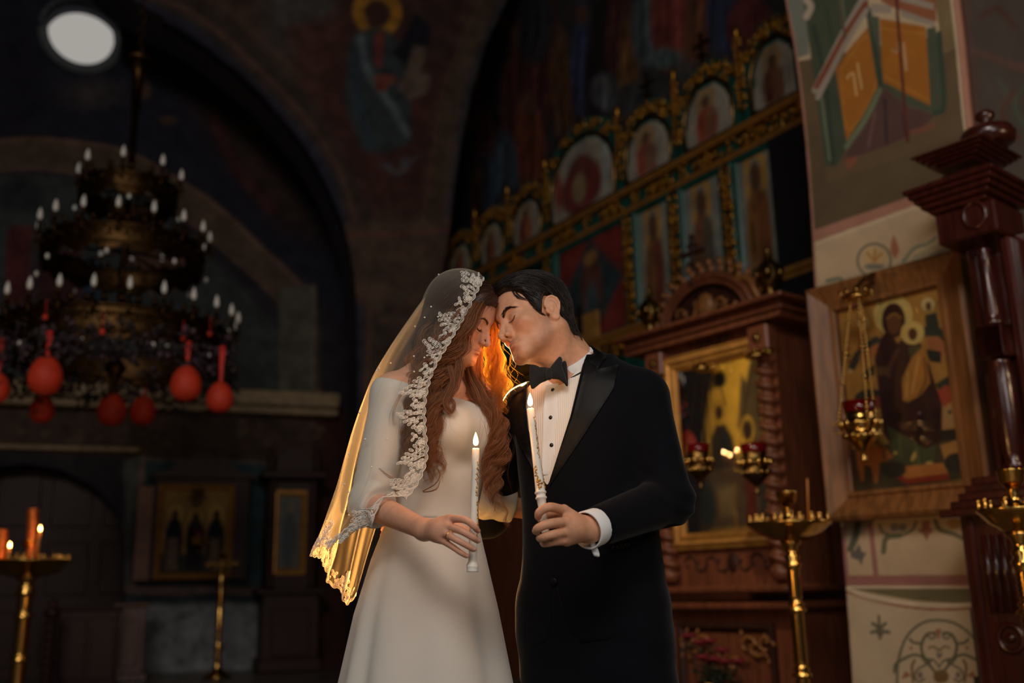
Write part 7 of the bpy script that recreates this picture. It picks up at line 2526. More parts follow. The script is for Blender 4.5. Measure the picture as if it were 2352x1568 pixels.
for u in (uR - .075, uL + .075):
    b_ = MB(FK).box((u, .0, zc0 - .10), (.16, .15, .17), bev=.012).build('corner_block', M_walnut, kio, smooth=False)
    mb = MB(FK).sphere((u, .08, zc0 - .10), (.022, .014, .022), 10, 6)
    for k in range(8):
        a = 2 * math.pi * k / 8
        mb.leaf((u, .076, zc0 - .10), (math.cos(a), 0, math.sin(a)), (0, 1, 0), .048, .024, .008)
    mb.build('rosette', M_brassd, b_)
    # twisted column
    mb = MB(FK)
    zt_, zb_ = zc0 - .19, zs1 + .10
    mb.lathe([(.062, 0), (.062, .03), (.075, .05), (.052, .07)], (u, .01, zb_ - .05), 20)
    zz = np.linspace(zb_, zt_, 150)
    n_ = 20
    a = np.linspace(0, 2 * math.pi, n_, endpoint=False)
    V = []
    for z in zz:
        sp = 2 * math.pi * z / .088
        r = .060 + .014 * np.cos(a - sp)
        V.append(np.stack([u + .006 * math.cos(sp) + r * np.cos(a), .01 + r * np.sin(a), np.full(n_, z)], 1))
    V = np.vstack(V); F = []
    for i in range(149):
        for j in range(n_): F.append((i * n_ + j, i * n_ + (j + 1) % n_, (i + 1) * n_ + (j + 1) % n_, (i + 1) * n_ + j))
    mb.add(V, F)
    mb.build('twisted_column', M_walnut, kio)
# icon in a gilt frame
gu0, gu1 = k_u(1536, 900)[0] + .01, k_u(1776, 1000)[0]
gz1, gz0 = np.mean([k_u(1534, 838)[1], k_u(1766, 772)[1]]), np.mean([k_u(1556, 1256)[1], k_u(1780, 1238)[1]])
fr_ = MB(FK).sweep_rect([(-.03, -.08), (-.03, .03), (.01, .045), (.03, .03), (.055, .035), (.075, .005), (.085, -.03)], gu0, gu1, gz0, gz1).build('gilt_frame', M_rail, kio, smooth=False)
mb = MB(FK)
for k in range(44):
    t_ = (k + .5) / 44
    for z in (gz0 + .01, gz1 - .01): mb.sphere((gu0 + (gu1 - gu0) * t_, .045, z), (.012, .010, .016), 6, 4)
    for u in (gu0 + .01, gu1 - .01): mb.sphere((u, .045, gz0 + (gz1 - gz0) * t_), (.016, .010, .012), 6, 4)
bd_ = mb.build('beading', M_rail, fr_); bd_['kind'] = 'stuff'
shT = [
    ('p', (250, 204, 80), [(0, 0), (1, 0), (1, 1), (0, 1)], .02),
    ('p', (70, 50, 40), [(0, 0), (0, .95), (.22, .98), (.27, .75), (.30, .55), (.24, 0)], .03), ('p', (110, 92, 62), [(.70, .6), (.78, .9), (.84, .86), (.92, 1), (1, .98), (1, .4), (.85, .45)], .04),
    ('p', (112, 92, 74), [(0, 0), (1, 0), (1, .34), (.7, .42), (.4, .40), (0, .36)], .05),
    ('e', (34, 34, 30), (.52, .90, .075, .05), .02), ('l', (60, 46, 34), ([(.53, .84), (.57, .74)], .008), .01),
    ('p', (74, 62, 50), [(.32, .36), (.36, .56), (.44, .63), (.54, .63), (.62, .54), (.66, .38)], .03), ('r', (226, 178, 66), (.48, .70, .065, .012), .012), ('e', (78, 54, 40), (.48, .70, .045, .045), .015), ('p', (56, 62, 60), [(.45, .42), (.50, .60), (.58, .56), (.60, .40)], .03),
    ('p', (96, 74, 60), [(.04, .2), (.08, .44), (.16, .50), (.26, .44), (.30, .2)], .03), ('r', (224, 178, 70), (.17, .53, .065, .013), .012), ('e', (84, 58, 44), (.17, .53, .04, .045), .015),
    ('p', (110, 66, 54), [(.68, .2), (.74, .46), (.84, .52), (.94, .46), (.98, .2)], .03), ('r', (224, 178, 70), (.81, .57, .07, .015), .012), ('e', (76, 54, 42), (.80, .56, .045, .05), .015),
    ('e', (64, 74, 76), (.25, .16, .10, .14), .04), ('p', (126, 60, 46), [(.70, .05), (.78, .3), (.86, .28), (.84, .04)], .03), ('p', (150, 128, 92), [(.40, .08), (.60, .08), (.62, .26), (.38, .26)], .05), ('p', (70, 72, 66), [(.88, .05), (.97, .05), (.96, .3), (.9, .3)], .03),
]
painted('painting', PK, None, .010, (200, 154, 60), shT, M_icon, kio, off=-.02, uvbox=(gu0 + .08, gu1 - .08, gz0 + .08, gz1 - .08), px=False, thick=.02)
MB(PK.frame(0, 0, .0)).box(((gu0 + gu1) / 2, 0, (gz0 + gz1) / 2), (gu1 - gu0 - .16, .004, gz1 - gz0 - .16)).build('cover_glass', M_glass, kio, smooth=False)
# carved ornament above and below the frame
rngk = np.random.default_rng(9)


def scrollwork(mb, x, z, w, h, rng, n=7):
    for k in range(n):
        s = -1 if k % 2 else 1
        t = np.linspace(0, 1, 16)
        x0 = x + w * ((k + .5) / n - .5)
        a = t * 4.2 * s + rng.uniform(-.4, .4)
        r = h * .42 * (1 - .75 * t)
        mb.tube(np.stack([x0 + r * np.cos(a), .012 + .006 * t, z + r * np.sin(a)], 1), [.014, .011, .008], sides=6)
        for j in range(3):
            b = rng.uniform(0, 6.28)
            mb.leaf((x0 + r[4] * math.cos(b), .012, z + r[4] * math.sin(b)), (math.cos(b), 0, math.sin(b)), (0, 1, 0), h * .35, h * .16, .012)


mb = MB(FK); mb.M = PK.frame(0, 0, -.03)
zf = k_u(1690, 1292)[1]
scrollwork(mb, um + .06, zf, W_ * .78, .15, rngk, 9); mb.sphere((um + .06, .012, zf), (.05, .02, .07), 10, 6)
mb.build('carved_ornament', M_dwalnut, kio)
MB(FK).box((um, -.05, (gz0 - .03 + zs1) / 2), (W_ - .1, .08, gz0 - .03 - zs1)).build('panel', M_walnut, kio, smooth=False)
MB(FK).box((um, -.05, (gz1 + zc0) / 2 + .02), (W_ - .1, .08, zc0 - gz1)).build('panel', M_walnut, kio, smooth=False)
mb = MB(FK); zf2 = k_u(1640, 790)[1]; scrollwork(mb, um, gz1 + .09, .34, .12, rngk, 4); mb.build('carved_ornament', M_dwalnut, kio)
# shelf and lower cupboard
MB(FK).box((um, -DK / 2 + .12, zs1), (W_ + .22, DK + .20, .045), bev=.012).build('shelf', M_walnut, kio, smooth=False)
MB(FK).box((um, -DK / 2 + .09, zs1 - .10), (W_ + .16, DK + .14, .05), bev=.015).build('under_moulding', M_walnut, kio, smooth=False)
lo_ = MB(FK).box((um, -DK / 2 + .03, (zs1 - .12) / 2), (W_ + .06, DK, zs1 - .12)).build('cupboard', M_walnut, kio, smooth=False)
mb = MB(PK.frame(0, 0, .04))
mb.sweep_rect([(0, 0), (0, .025), (.03, .03), (.06, .0)], uL + .14, uR - .14, .16, zs1 - .2)
mb.build('door_moulding', M_dwalnut, lo_, smooth=False)
mb = MB(PK.frame(0, 0, .045))
for (x, s) in ((uL + .28, 1), (uR - .28, -1)): scrollwork(mb, x, zs1 - .34, .20, .17, rngk, 3)
scrollwork(mb, um, zs1 - .46, .2, .16, rngk, 3)
mb.build('door_carving', M_oak, lo_)
# crest: arched pediment with relief, cross and finials
pu0, pu1 = k_u(1512, 760, -.05)[0], k_u(1722, 690, -.05)[0]
pc, pr = (pu0 + pu1) / 2, (pu1 - pu0) / 2
ph_ = k_u(1618, 632, -.05)[1] - zc1
crest = MB(PK.frame(0, zc1, -.12)).prism([(pc + pr * math.cos(a), ph_ * math.sin(a)) for a in np.linspace(0, math.pi, 32)], -.03, .0).build('pediment', M_dwalnut, kio, smooth=False)
mb = MB(PK.frame(0, zc1, -.10))
for (f_, r_) in ((1.0, .030), (.88, .018)):
    mb.tube(np.array([(pc + pr * f_ * math.cos(a), .02, ph_ * f_ * math.sin(a)) for a in np.linspace(0, math.pi, 40)]), r_, sides=8, up=[0, 1, 0])
mb.build('arch_moulding', M_walnut, crest)
mb = MB(PK.frame(0, zc1, -.11))
scrollwork(mb, pc - .02, ph_ * .36, pr * 1.3, ph_ * .42, rngk, 6)
mb.sphere((pc, .02, ph_ * .42), (.08, .03, .09), 12, 8)
mb.build('carved_relief', M_oak, crest)
mb = MB(PK.frame(0, zc1, -.10))
for a in np.linspace(.25, math.pi - .25, 15):
    q = np.array([pc + (pr + .05) * math.cos(a), .02, (ph_ + .05) * math.sin(a)])
    mb.leaf(q, (math.cos(a + .5), .1, math.sin(a + .5)), (0, 1, 0), .10, .06, .02)
    mb.sphere(q, (.026, .02, .026), 7, 5)
mb.tube(catmull([(pc + pr * .7, .02, ph_ * .75), (pc + pr * .98, .03, ph_ * .66), (pc + pr * 1.12, .03, ph_ * .3), (pc + pr * 1.25, .02, .02)], 16), [.03, .026, .012], sides=6)
mb.build('crest_leaves', M_oak, crest)
zx = k_u(1590, 540, -.1)[1]
ux_ = k_u(1592, 600, -.1)[0]
h_ = zx - (zc1 + ph_)
cm = MB(PK.frame(ux_, zc1 + ph_ * .96, -.1)).box((0, 0, h_ / 2), (.035, .03, h_), bev=.006).box((0, 0, h_ * .66), (.17, .03, .032), bev=.006).box((0, 0, h_ * .82), (.09, .03, .026), bev=.005).box((0, 0, h_ * .40), (.12, .03, .026), R=np.array([[.93, 0, .36], [0, 1, 0], [-.36, 0, .93]]), bev=.005).lathe([(.05, -.02), (.05, .02), (.02, .04)], (0, 0, 0), 14)
for x, z in ((-.085, .66), (.085, .66), (0, 1.0)): cm.sphere((x, 0, h_ * z), .024, 8, 6)
cm.build('cross', M_dwalnut, kio, smooth=False)
fprof = [(.075, 0), (.075, .015), (.05, .03), (.03, .05), (.045, .075), (.026, .10), (.05, .125), (.078, .17), (.088, .22), (.075, .27), (.04, .31), (.022, .325), (.03, .345), (.016, .36), (.024, .385), (.012, .41), (.002, .42)]
for x, y in ((1768, 668), (1492, 762)):
    u, v = k_u(x, y, -.05)
    sc = (k_u(1768, 560, -.05)[1] - zc1) / .42
    f_ = MB(PK.frame(u, zc1, -.06)); f_.M[:3, :3] = f_.M[:3, :3] * sc
    f_.lathe(fprof, (0, 0, 0), 20)
    for k in range(6):
        a = 2 * math.pi * k / 6
        f_.leaf((.08 * math.cos(a), .08 * math.sin(a), .15), (math.cos(a) * .2, math.sin(a) * .2, 1), (math.cos(a), math.sin(a), 0), .12, .07, .02)
    f_.build('urn_finial', M_brassd, kio)
oil_lamp('dark red-glass oil lamp hanging before the shrine, nearer the groom', 1607, 1072, P(1607, 1072, 5.86)[1], .85, PK.pt(1612, 830, .10), 2, plain=True)
oil_lamp('dark red-glass oil lamp hanging before the shrine, nearer the twisted column', 1735, 1078, P(1735, 1078, 5.72)[1], .95, PK.pt(1738, 800, .10), 3, plain=True)
# roses before the cupboard
M_leafg = mat('dark_leaf', (30, 44, 28), rough=.5, bump=0)
M_rose = mat('dark_red_rose', (120, 18, 34), rough=.6, var=.2, bump=0)
bq = thing('flower_bouquet', 'bouquet of dark red roses standing before the walnut shrine', 'flowers', PK.w(um + .05, 0, .22))
rb = np.random.default_rng(12)
bc = PK.w(um + .05, 0, .26)
MB().lathe([(.07, 0), (.08, .03), (.06, .10), (.05, .22), (.075, .34), (.08, .36), (.07, .36), (.045, .22)], bc, 24).build('vase', M_brassd, bq)
for k in range(9):
    a, r = rb.uniform(0, 6.28), rb.uniform(.04, .20)
    tip_ = bc + PK.ex * r * math.cos(a) * 1.3 + PK.n * abs(r * math.sin(a)) * .3 + _vz * rb.uniform(.46, .62)
    stem = MB().tube(catmull([bc + _vz * .2, bc + (tip_ - bc) * .6 + _vz * .05, tip_], 10), .005, sides=5)
    for j in range(6):
        b = rb.uniform(0, 6.28)
        stem.leaf(bc + (tip_ - bc) * rb.uniform(.6, .92), (math.cos(b), math.sin(b), .3), (0, 0, 1), .09, .05, .006)
    so_ = stem.build('stem', M_leafg, bq)
    fm = MB()
    for ring_, (np_, rr, tl) in enumerate(((5, .030, .75), (6, .044, .45), (4, .016, .95))):
        for j in range(np_):
            b = 2 * math.pi * j / np_ + ring_
            dv = np.array([math.cos(b), math.sin(b), 0])
            fm.leaf(tip_ + dv * .006 - _vz * .01, dv * (1 - tl) + _vz * tl, dv, rr * 1.5, rr * 1.4, .010)
    fm.sphere(tip_ + _vz * .006, .018, 8, 6)
    fm.build('rose', M_rose, so_)

# ------------------------------------------------------------------ mahogany shrine at the right edge
PM = Plane(2262, 1200, 4.55, 140)
m_u = lambda x, y, off=0: PM.uv(x, y, off)
mah = thing('mahogany_shrine', 'tall dark red mahogany shrine cut by the right edge of the picture', 'icon shrine', PM.w(.45, 0))
FM = PM.frame()
a0, aB, aP = m_u(2188, 540)[0], m_u(2225, 580)[0], m_u(2231, 1183)[0]
zM = {k: m_u(2240, y)[1] for k, y in dict(c1=432, c0=492, fr0=566, base1=1100, base0=1180).items()}
wM = .85
uC = m_u(2300, 520)[0]
MB(FM).box((aB + wM / 2, -.12, zM['fr0'] / 2), (wM, .24, zM['fr0'])).build('body', M_mahog, mah, smooth=False)


def mould(z0, z1, d0, d1, xa=None, n=5):
    mb = MB(FM)
    xa = a0 if xa is None else xa
    for k in range(n):
        f = (k + .5) / n; d = d0 + (d1 - d0) * (k / (n - 1)) ** .8
        mb.box(((xa + uC) / 2, .0, z0 + (z1 - z0) * f), ((uC - xa) + 2 * d, .30 + 2 * d, (z1 - z0) / n * 1.02), bev=.006)
    return mb


mould(zM['c0'], zM['c1'], .02, .10).build('cornice', M_mahog, mah, smooth=False)
zt2 = m_u(2240, 385)[1]
mould(zM['c1'], zM['c1'] + (zt2 - zM['c1']) * .6, .04, -.03).build('cornice_step', M_mahog, mah, smooth=False)
mould(zt2, zt2 + .07, -.02, .06).build('top_moulding', M_mahog, mah, smooth=False)
blk = MB(FM).box((a0 + (uC - a0) / 2 + .02, 0, (zM['c0'] + zM['fr0']) / 2), (uC - a0 + .05, .30, zM['c0'] - zM['fr0']), bev=.01).build('frieze_block', M_mahog, mah, smooth=False)
MB(PM.frame(m_u(2258, 500)[0] + .03, m_u(2258, 500)[1] - .03, .15)).tube([(.05 * math.cos(a), .004, .06 * math.sin(a)) for a in np.linspace(0, 2 * math.pi, 28, endpoint=False)], .010, sides=6, closed=True, up=[0, 1, 0]).build('rosette', M_mahog, blk)
uf, vf = m_u(2262, 372)
fo = MB(PM.frame(uf + .03, zt2 + .07, 0)).lathe([(.08, 0), (.115, .02), (.125, .06), (.11, .09), (.06, .105), (.03, .12), (.024, .135), (.045, .155), (.045, .175), (.02, .195), (.002, .20)], (0, 0, 0), 24).build('urn_finial', M_mahog, mah)
# engaged half-baluster
ub_ = m_u(2300, 788)[0]
zt = lambda y: m_u(2300, y)[1]
MB(PM.frame(ub_, 0, .0)).lathe([(.035, zt(1085)), (.045, zt(1075)), (.03, zt(1065)), (.040, zt(1045)), (.052, zt(960)), (.055, zt(880)), (.045, zt(840)), (.05, zt(835)), (.035, zt(828))], (0, .05, 0), 20).lathe([(.030, zt(752)), (.045, zt(746)), (.03, zt(738)), (.035, zt(725)), (.026, zt(640)), (.02, zt(600)), (.03, zt(590)), (.022, zt(580)), (.032, zt(572)), (.02, zt(566))], (0, .05, 0), 20).box((0, .06, (zt(752) + zt(828)) / 2), (.13, .13, zt(752) - zt(828)), bev=.012).build('baluster', M_mahog, mah)
MB(FM).box((aB + .012, .0, (zM['fr0'] + zM['base1']) / 2), (.035, .03, zM['fr0'] - zM['base1']), bev=.008).box((uC + .02, .02, (zM['fr0'] + zM['base1']) / 2), (.05, .06, zM['fr0'] - zM['base1']), bev=.012).build('edge_fillet', M_mahog, mah, smooth=False)
mould(zM['base0'] - .02, zM['base1'], .05, -.06, aP).build('base_moulding', M_mahog, mah, smooth=False)
MB(FM).box(((aP + uC) / 2 + .05, .0, zM['base0'] / 2), (uC - aP + .1, .24, zM['base0']), bev=.01).box((aP + .05, .125, zM['base0'] / 2), (.03, .02, zM['base0'] - .05), bev=.006).build('plinth', M_mahog, mah, smooth=False)
mbf = MB(FM)
ufl = m_u(2328, 1300)[0]
for k in range(4):
    mbf.tube(np.array([(ufl + (k - 1.5) * .036, .12, m_u(2320, 1405)[1]), (ufl + (k - 1.5) * .036, .12, m_u(2320, 1228)[1])]), .016, sides=8)
mbf.build('fluting', M_mahog, mah)
MB(PM.frame(*m_u(2352, 1462), .12)).tube([(.05 * math.cos(a), .004, .055 * math.sin(a)) for a in np.linspace(0, 2 * math.pi, 28, endpoint=False)], .012, sides=6, closed=True, up=[0, 1, 0]).sphere((0, .005, 0), (.02, .012, .02), 10, 6).build('rosette', M_mahog, mah)


# ------------------------------------------------------------------ candle stands out of the frame, seen only as reflections in the icon glass
def mirrored(plane, off, px, py, X):
    d = ray(px, py)
    u, v = plane.uv(px, py, off)
    q = plane.w(u, v, off)
    r = d - 2 * (d @ plane.n) * plane.n
    return q + r * ((X - q[0]) / r[0])


for lab, plane, off, pts, X in (('brass stand with three burning candles, mirrored in the shrine glass', PK, .002, [(1663, 1037), (1676, 1043), (1693, 1033)], -4.3),
                                ('brass stand with three burning candles, mirrored in the large icon glass', PPR, OFFI + .006, [(1956, 1149), (1990, 1143), (2010, 1128)], -3.9)):
    tips = [mirrored(plane, off, x, y, X) for x, y in pts]
    c = np.mean(tips, axis=0)
    zd = min(t_[2] for t_ in tips) - .22
    s_ = thing('candle_stand', lab, 'candle stand', (c[0], c[1], 0), 'brass candle stands')
    r_ = max(.22, max(np.linalg.norm((t_ - c)[:2]) for t_ in tips) + .05)
    o_ = np.array([c[0], c[1], 0])
    MB().lathe([(.17, 0), (.17, .02), (.06, .08), (.03, .14), (.03, zd - .15), (.05, zd - .10), (r_ * .6, zd - .06), (r_, zd - .01), (r_, zd), (.05, zd - .01)], o_, 32).build('stand_body', M_brass, s_)
    for k, t_ in enumerate(tips):
        taper('thin burning candle left of the picture, mirrored in the ' + ('shrine' if plane is PK else 'large icon') + ' glass', np.array([t_[0], t_[1], zd]), t_ - [0, 0, .03], .008, M_honey, 'candles mirrored in the ' + ('shrine' if plane is PK else 'large icon') + ' glass', .8)
# ------------------------------------------------------------------ chandelier
M_chand = mat('old_brass', (70, 50, 28), rough=.42, metal=1.0, var=.5, scale=14, bump=.4, bscale=40)
M_garl = mat('dried_garland', (52, 42, 46), rough=.9, var=.6, scale=20)
CY = 8.0
C0 = P(275, 720, CY)
cx0, cy0 = C0[0], C0[1]
tiers = [(275, .96, P(275, 640, CY - .96)[2], 24, -4.4, .20), (275, .685, P(254, 460, CY - .68)[2], 16, -6.2, .15), (279, .42, P(270, 347, CY - .41)[2], 8, -32, .13)]
ztop = P(305, 148, CY)[2]
ch = thing('chandelier', 'three-tier brass chandelier with white candle bulbs hung with red eggs', 'chandelier', (cx0, cy0, tiers[0][2]))
oc = np.array([cx0, cy0, 0.])
zroof = 9.5
mb = MB().lathe([(.02, 0), (.13, .0), (.15, .03), (.12, .06), (.03, .09)], oc + [0, 0, ztop], 24).lathe([(.012, 0), (.018, -.35), (.035, -.42), (.05, -.10), (.10, -.02)][::-1], oc + [0, 0, ztop], 16)
mb.build('canopy', M_chand, ch)
mb = MB()
zz = ztop + .1
k = 0
while zz < zroof:
    th_ = np.linspace(0, 2 * math.pi, 10, endpoint=False)
    d = (1, 0) if k % 2 else (0, 1)
    mb.tube(np.stack([oc[0] + .022 * np.cos(th_) * d[0], oc[1] + .022 * np.cos(th_) * d[1], zz + .05 * np.sin(th_)], 1), .007, sides=5, closed=True)
    zz += .075; k += 1
mb.build('chain', M_chand, ch)
MB().tube(np.array([oc + [0, 0, ztop - .3], oc + [0, 0, tiers[0][2] - .45]]), [.03, .022, .03], sides=12).lathe([(.002, -.62), (.03, -.58), (.05, -.52), (.09, -.46), (.05, -.40), (.03, -.36)], oc + [0, 0, tiers[0][2]], 20).build('stem', M_chand, ch)
rngh = np.random.default_rng(31)
bulb0 = None
for ti, (pxc, R_, zb, nb_, off, bh) in enumerate(tiers):
    zr = zb - .16
    mb = MB()
    # openwork band: two rails, scalloped lower edge and filigree between
    a = np.linspace(0, 2 * math.pi, nb_ * 8, endpoint=False)
    ring = lambda r, z: np.stack([cx0 + r * np.cos(a), cy0 + r * np.sin(a), np.full(len(a), z)], 1)
    mb.tube(ring(R_ * .93, zr), .018, sides=6, closed=True)
    mb.tube(ring(R_ * .93, zr - bh), .016, sides=6, closed=True)
    sc_z = zr - bh - .07 * np.abs(np.sin(a * nb_ / 2 / (1 if ti else 1)))
    mb.tube(np.stack([cx0 + R_ * .92 * np.cos(a), cy0 + R_ * .92 * np.sin(a), sc_z], 1), .012, sides=6, closed=True)
    # thin plate behind the filigree
    n_ = len(a)
    V = np.vstack([ring(R_ * .925, zr), np.stack([cx0 + R_ * .925 * np.cos(a), cy0 + R_ * .925 * np.sin(a), sc_z], 1)])
    mb.add(V, [(i, (i + 1) % n_, n_ + (i + 1) % n_, n_ + i) for i in range(n_)])
    for j in range(nb_ * 2):
        b = 2 * math.pi * j / (nb_ * 2)
        er, et = np.array([math.cos(b), math.sin(b), 0]), np.array([-math.sin(b), math.cos(b), 0])
        for s in (-1, 1):
            t = np.linspace(0, 1, 10)
            r = .055 * (1 - .7 * t); an = t * 4.4
            mb.tube(oc + er * (R_ * .945) + (et[None] * (s * (.03 + r * np.cos(an)))[:, None]) + _vz * (zr - bh * .5 + r * np.sin(an))[:, None], .007, sides=4)
        mb.leaf(oc + er * R_ * .94 + _vz * (zr + .0), er * .4 + _vz, er, .09, .06, .015)
    mb.build('crown_band', M_chand, ch)
    mb = MB()
    for j in range(6):
        b = 2 * math.pi * j / 6 + ti
        er = np.array([math.cos(b), math.sin(b), 0])
        mb.tube(np.array([oc + _vz * (zr - .02), oc + er * R_ * .5 + _vz * (zr - .10), oc + er * R_ * .93 + _vz * (zr - .01)]), .012, sides=6)
    mb.build('spokes', M_chand, ch)
    # small glass drops on swags
    for j in range(nb_ + ti):
        if j % 2: continue
        b = 2 * math.pi * (j + .5) / nb_
        MB().sphere(oc + np.array([R_ * .99 * math.cos(b), R_ * .99 * math.sin(b), zr - bh - .10]), (.016, .016, .024), 8, 6).build('glass_drop', M_bulb, ch)
    for j in range(nb_):
        b = math.radians(-90 + off + 360.0 * j / nb_)
        er = np.array([math.cos(b), math.sin(b), 0])
        if bulb0 is None:
            mb = MB().tube(catmull([(-.06, 0, -.02), (-.03, 0, -.06), (0, 0, -.05), (.0, 0, .0)], 12), .009, sides=6).lathe([(.012, 0), (.034, .012), (.030, .018), (.014, .02), (.014, .105), (.016, .11), (.010, .112)], (0, 0, 0), 12)
            arm0 = mb.build('candle_arm', M_chand, None)
            mb = MB().lathe([(.010, .11), (.016, .118), (.021, .140), (.0205, .158), (.014, .185), (.007, .205), (.001, .216)], (0, 0, 0), 12)
            bulb0 = mb.build('bulb', M_bulb, None)
            am, bm = arm0, bulb0
        else:
            am, bm = arm0.copy(), bulb0.copy()
            COL.objects.link(am); COL.objects.link(bm)
        am.parent = None; am.location = Vector(oc + er * R_ + _vz * (zb - .16))
        am.rotation_euler = (0, 0, b)
        attach(am, ch)
        bm.parent = am; bm.location = (0, 0, 0); bm.rotation_euler = (0, 0, 0)
# the garland wound round the lowest tier
mb = MB()
R0, z0_ = tiers[0][1], tiers[0][2] - .45
for j in range(1500):
    b = rngh.uniform(0, 2 * math.pi)
    er = np.array([math.cos(b), math.sin(b), 0])
    q = oc + er * (R0 * rngh.uniform(.90, 1.04)) + _vz * (z0_ + rngh.normal(0, .085) - .05 * abs(math.sin(b * 4)))
    dv = norm(rngh.normal(0, 1, 3))
    mb.leaf(q, dv, er, rngh.uniform(.05, .11), rngh.uniform(.02, .05), .008)
g_ = mb.build('garland', M_garl, ch); g_['kind'] = 'stuff'
mb = MB()
for j in range(90):
    b = rngh.uniform(0, 2 * math.pi)
    mb.sphere(oc + np.array([R0 * .99 * math.cos(b), R0 * .99 * math.sin(b), z0_ + rngh.normal(0, .09)]), rngh.uniform(.012, .03), 7, 5)
g2 = mb.build('garland_flowers', mat('dusty_mauve', (84, 62, 74), rough=.9, var=.5, scale=30, bump=0), ch); g2['kind'] = 'stuff'

# red eggs on ribbons
EGGS = [(105, 862, 6.98, 96, 714, 'large red egg on a ribbon hanging from the chandelier, the uppermost at the left'),
        (97, 939, 8.95, 68, 800, 'red egg hanging half behind the uppermost left egg of the chandelier'),
        (257, 940, 8.62, 80, 820, 'red egg hanging under the middle of the chandelier, left of a smaller egg'),
        (329, 942, 8.75, 72, 838, 'smaller red egg hanging under the middle of the chandelier'),
        (427, 880, 7.05, 88, 745, 'large red egg on a long ribbon right of the chandelier centre'),
        (505, 912, 7.35, 76, 805, 'red egg hanging rightmost under the chandelier'),
        (-8, 890, 7.5, 74, 760, 'red egg under the chandelier cut by the left edge of the picture')]
for (x, y, Y, hp, yr, lab) in EGGS:
    sg = -1 if Y < CY else 1
    for _ in range(8):
        Y = CY + sg * math.sqrt(max(.95 ** 2 - (P(x, y, Y)[0] - cx0) ** 2, .0))
    c = P(x, y, Y)
    h = hp * Y / 2287
    t = thing('hanging_egg', lab, 'egg', c, 'red eggs hanging from the chandelier')
    prof = []
    for s in np.linspace(-1, 1, 22):
        r = math.sqrt(max(1 - s * s, 0)) * (1 - .14 * s) * .40 * h
        prof.append((max(r, 1e-4), s * h * .5))
    MB().lathe(prof, c, 28).build('egg', M_egg, t)
    top = np.array([c[0], c[1], tiers[0][2] - .40])
    w = .022
    a = c + _vz * h * .49
    mb = MB()
    for s in (-1, 1):
        V = []
        n_ = 8
        for k in range(n_):
            f = k / (n_ - 1)
            q = a + (top - a) * f + np.array([s * .012 * f, 0, 0])
            V += [q + [-w / 2, s * .004, 0], q + [w / 2, s * .004 + .006 * math.sin(f * 9), 0]]
        V = np.array(V)
        V2 = np.vstack([V, V + [0, .0015, 0]])
        m_ = len(V)
        F = []
        for k in range(n_ - 1):
            i = 2 * k
            F += [(i, i + 1, i + 3, i + 2), (i + m_, i + 2 + m_, i + 3 + m_, i + 1 + m_), (i, i + 2, i + 2 + m_, i + m_), (i + 1, i + 1 + m_, i + 3 + m_, i + 3)]
        mb.add(V2, F)
    mb.sphere(top, (.03, .02, .02), 8, 5)
    mb.build('ribbon', M_ribbon, t)
for (x, y, Y, r, lab) in ((235, 762, 7.05, .022, 'tiny red ball in the chandelier garland, nearest its middle'), (420, 776, 7.2, .020, 'tiny red ball in the chandelier garland beside the long ribbon'), (482, 766, 7.5, .020, 'tiny red ball in the chandelier garland, farthest right'), (292, 843, 8.7, .022, 'tiny red ball hanging between the two middle eggs'), (487, 843, 8.0, .018, 'tiny red ball just above the rightmost egg'), (104, 728, 7.1, .020, 'tiny red ball at the ribbon of the uppermost left egg')):
    sg = -1 if Y < CY else 1
    for _ in range(8):
        Y = CY + sg * math.sqrt(max(.97 ** 2 - (P(x, y, Y)[0] - cx0) ** 2, .0))
    c = P(x, y, Y)
    t = thing('red_ball', lab, 'ornament', c, 'tiny red balls in the chandelier garland')
    MB().sphere(c, (r, r, r * 1.2), 12, 8).build('ball', M_egg, t)
    MB().tube(np.array([c + _vz * r, c + _vz * (r + .12)]), .003, sides=5).build('thread', M_ribbon, t)

# ------------------------------------------------------------------ along the rear wall
def px_rect(plane, x0, y0, x1, y1, off=0):
    a, b = plane.uv(x0, y1, off), plane.uv(x1, y0, off)
    return a[0], a[1], b[0], b[1]


O1 = .30
u0, z0, u1, z1 = px_rect(PB, 356, 1330, 566, 1095, O1)
z0 = PB.uv(460, 1332, O1)[1]; z1 = PB.uv(460, 1098, O1)[1]
t = thing('framed_icon', 'icon of three dark-robed figures in a dark carved wooden case', 'icon', PB.w((u0 + u1) / 2, z0, O1))
FBm = PB.frame(0, 0, O1)
case = MB(FBm).box(((u0 + u1) / 2, -.14, (z0 + z1) / 2), (u1 - u0, .24, z1 - z0), bev=.01).build('case', M_dwalnut, t, smooth=False)
MB(FBm).box((u0 - .09, -.16, (z0 + z1) / 2 - .05), (.20, .2, z1 - z0 - .1), bev=.01).build('side_board', mat('reddish_board', (120, 70, 48), rough=.5), t, smooth=False)
um_ = (u0 + u1) / 2; hw = (u1 - u0) / 2
MB(FBm).prism([(um_ - hw - .06, z1), (um_ + hw + .06, z1), (um_ + hw + .04, z1 + .06), (um_ + hw * .7, z1 + .10), (um_ + hw * .62, z1 + .17), (um_ + hw * .36, z1 + .22), (um_ + hw * .2, z1 + .30), (um_, z1 + .34), (um_ - hw * .2, z1 + .30), (um_ - hw * .36, z1 + .22), (um_ - hw * .62, z1 + .17), (um_ - hw * .7, z1 + .10), (um_ - hw - .04, z1 + .06)], -.22, .03).build('crest', M_dwalnut, t, smooth=False)
gu0, gz0, gu1, gz1 = px_rect(PB, 374, 1322, 522, 1122, O1)
gz0, gz1 = PB.uv(450, 1320, O1)[1], PB.uv(450, 1122, O1)[1]
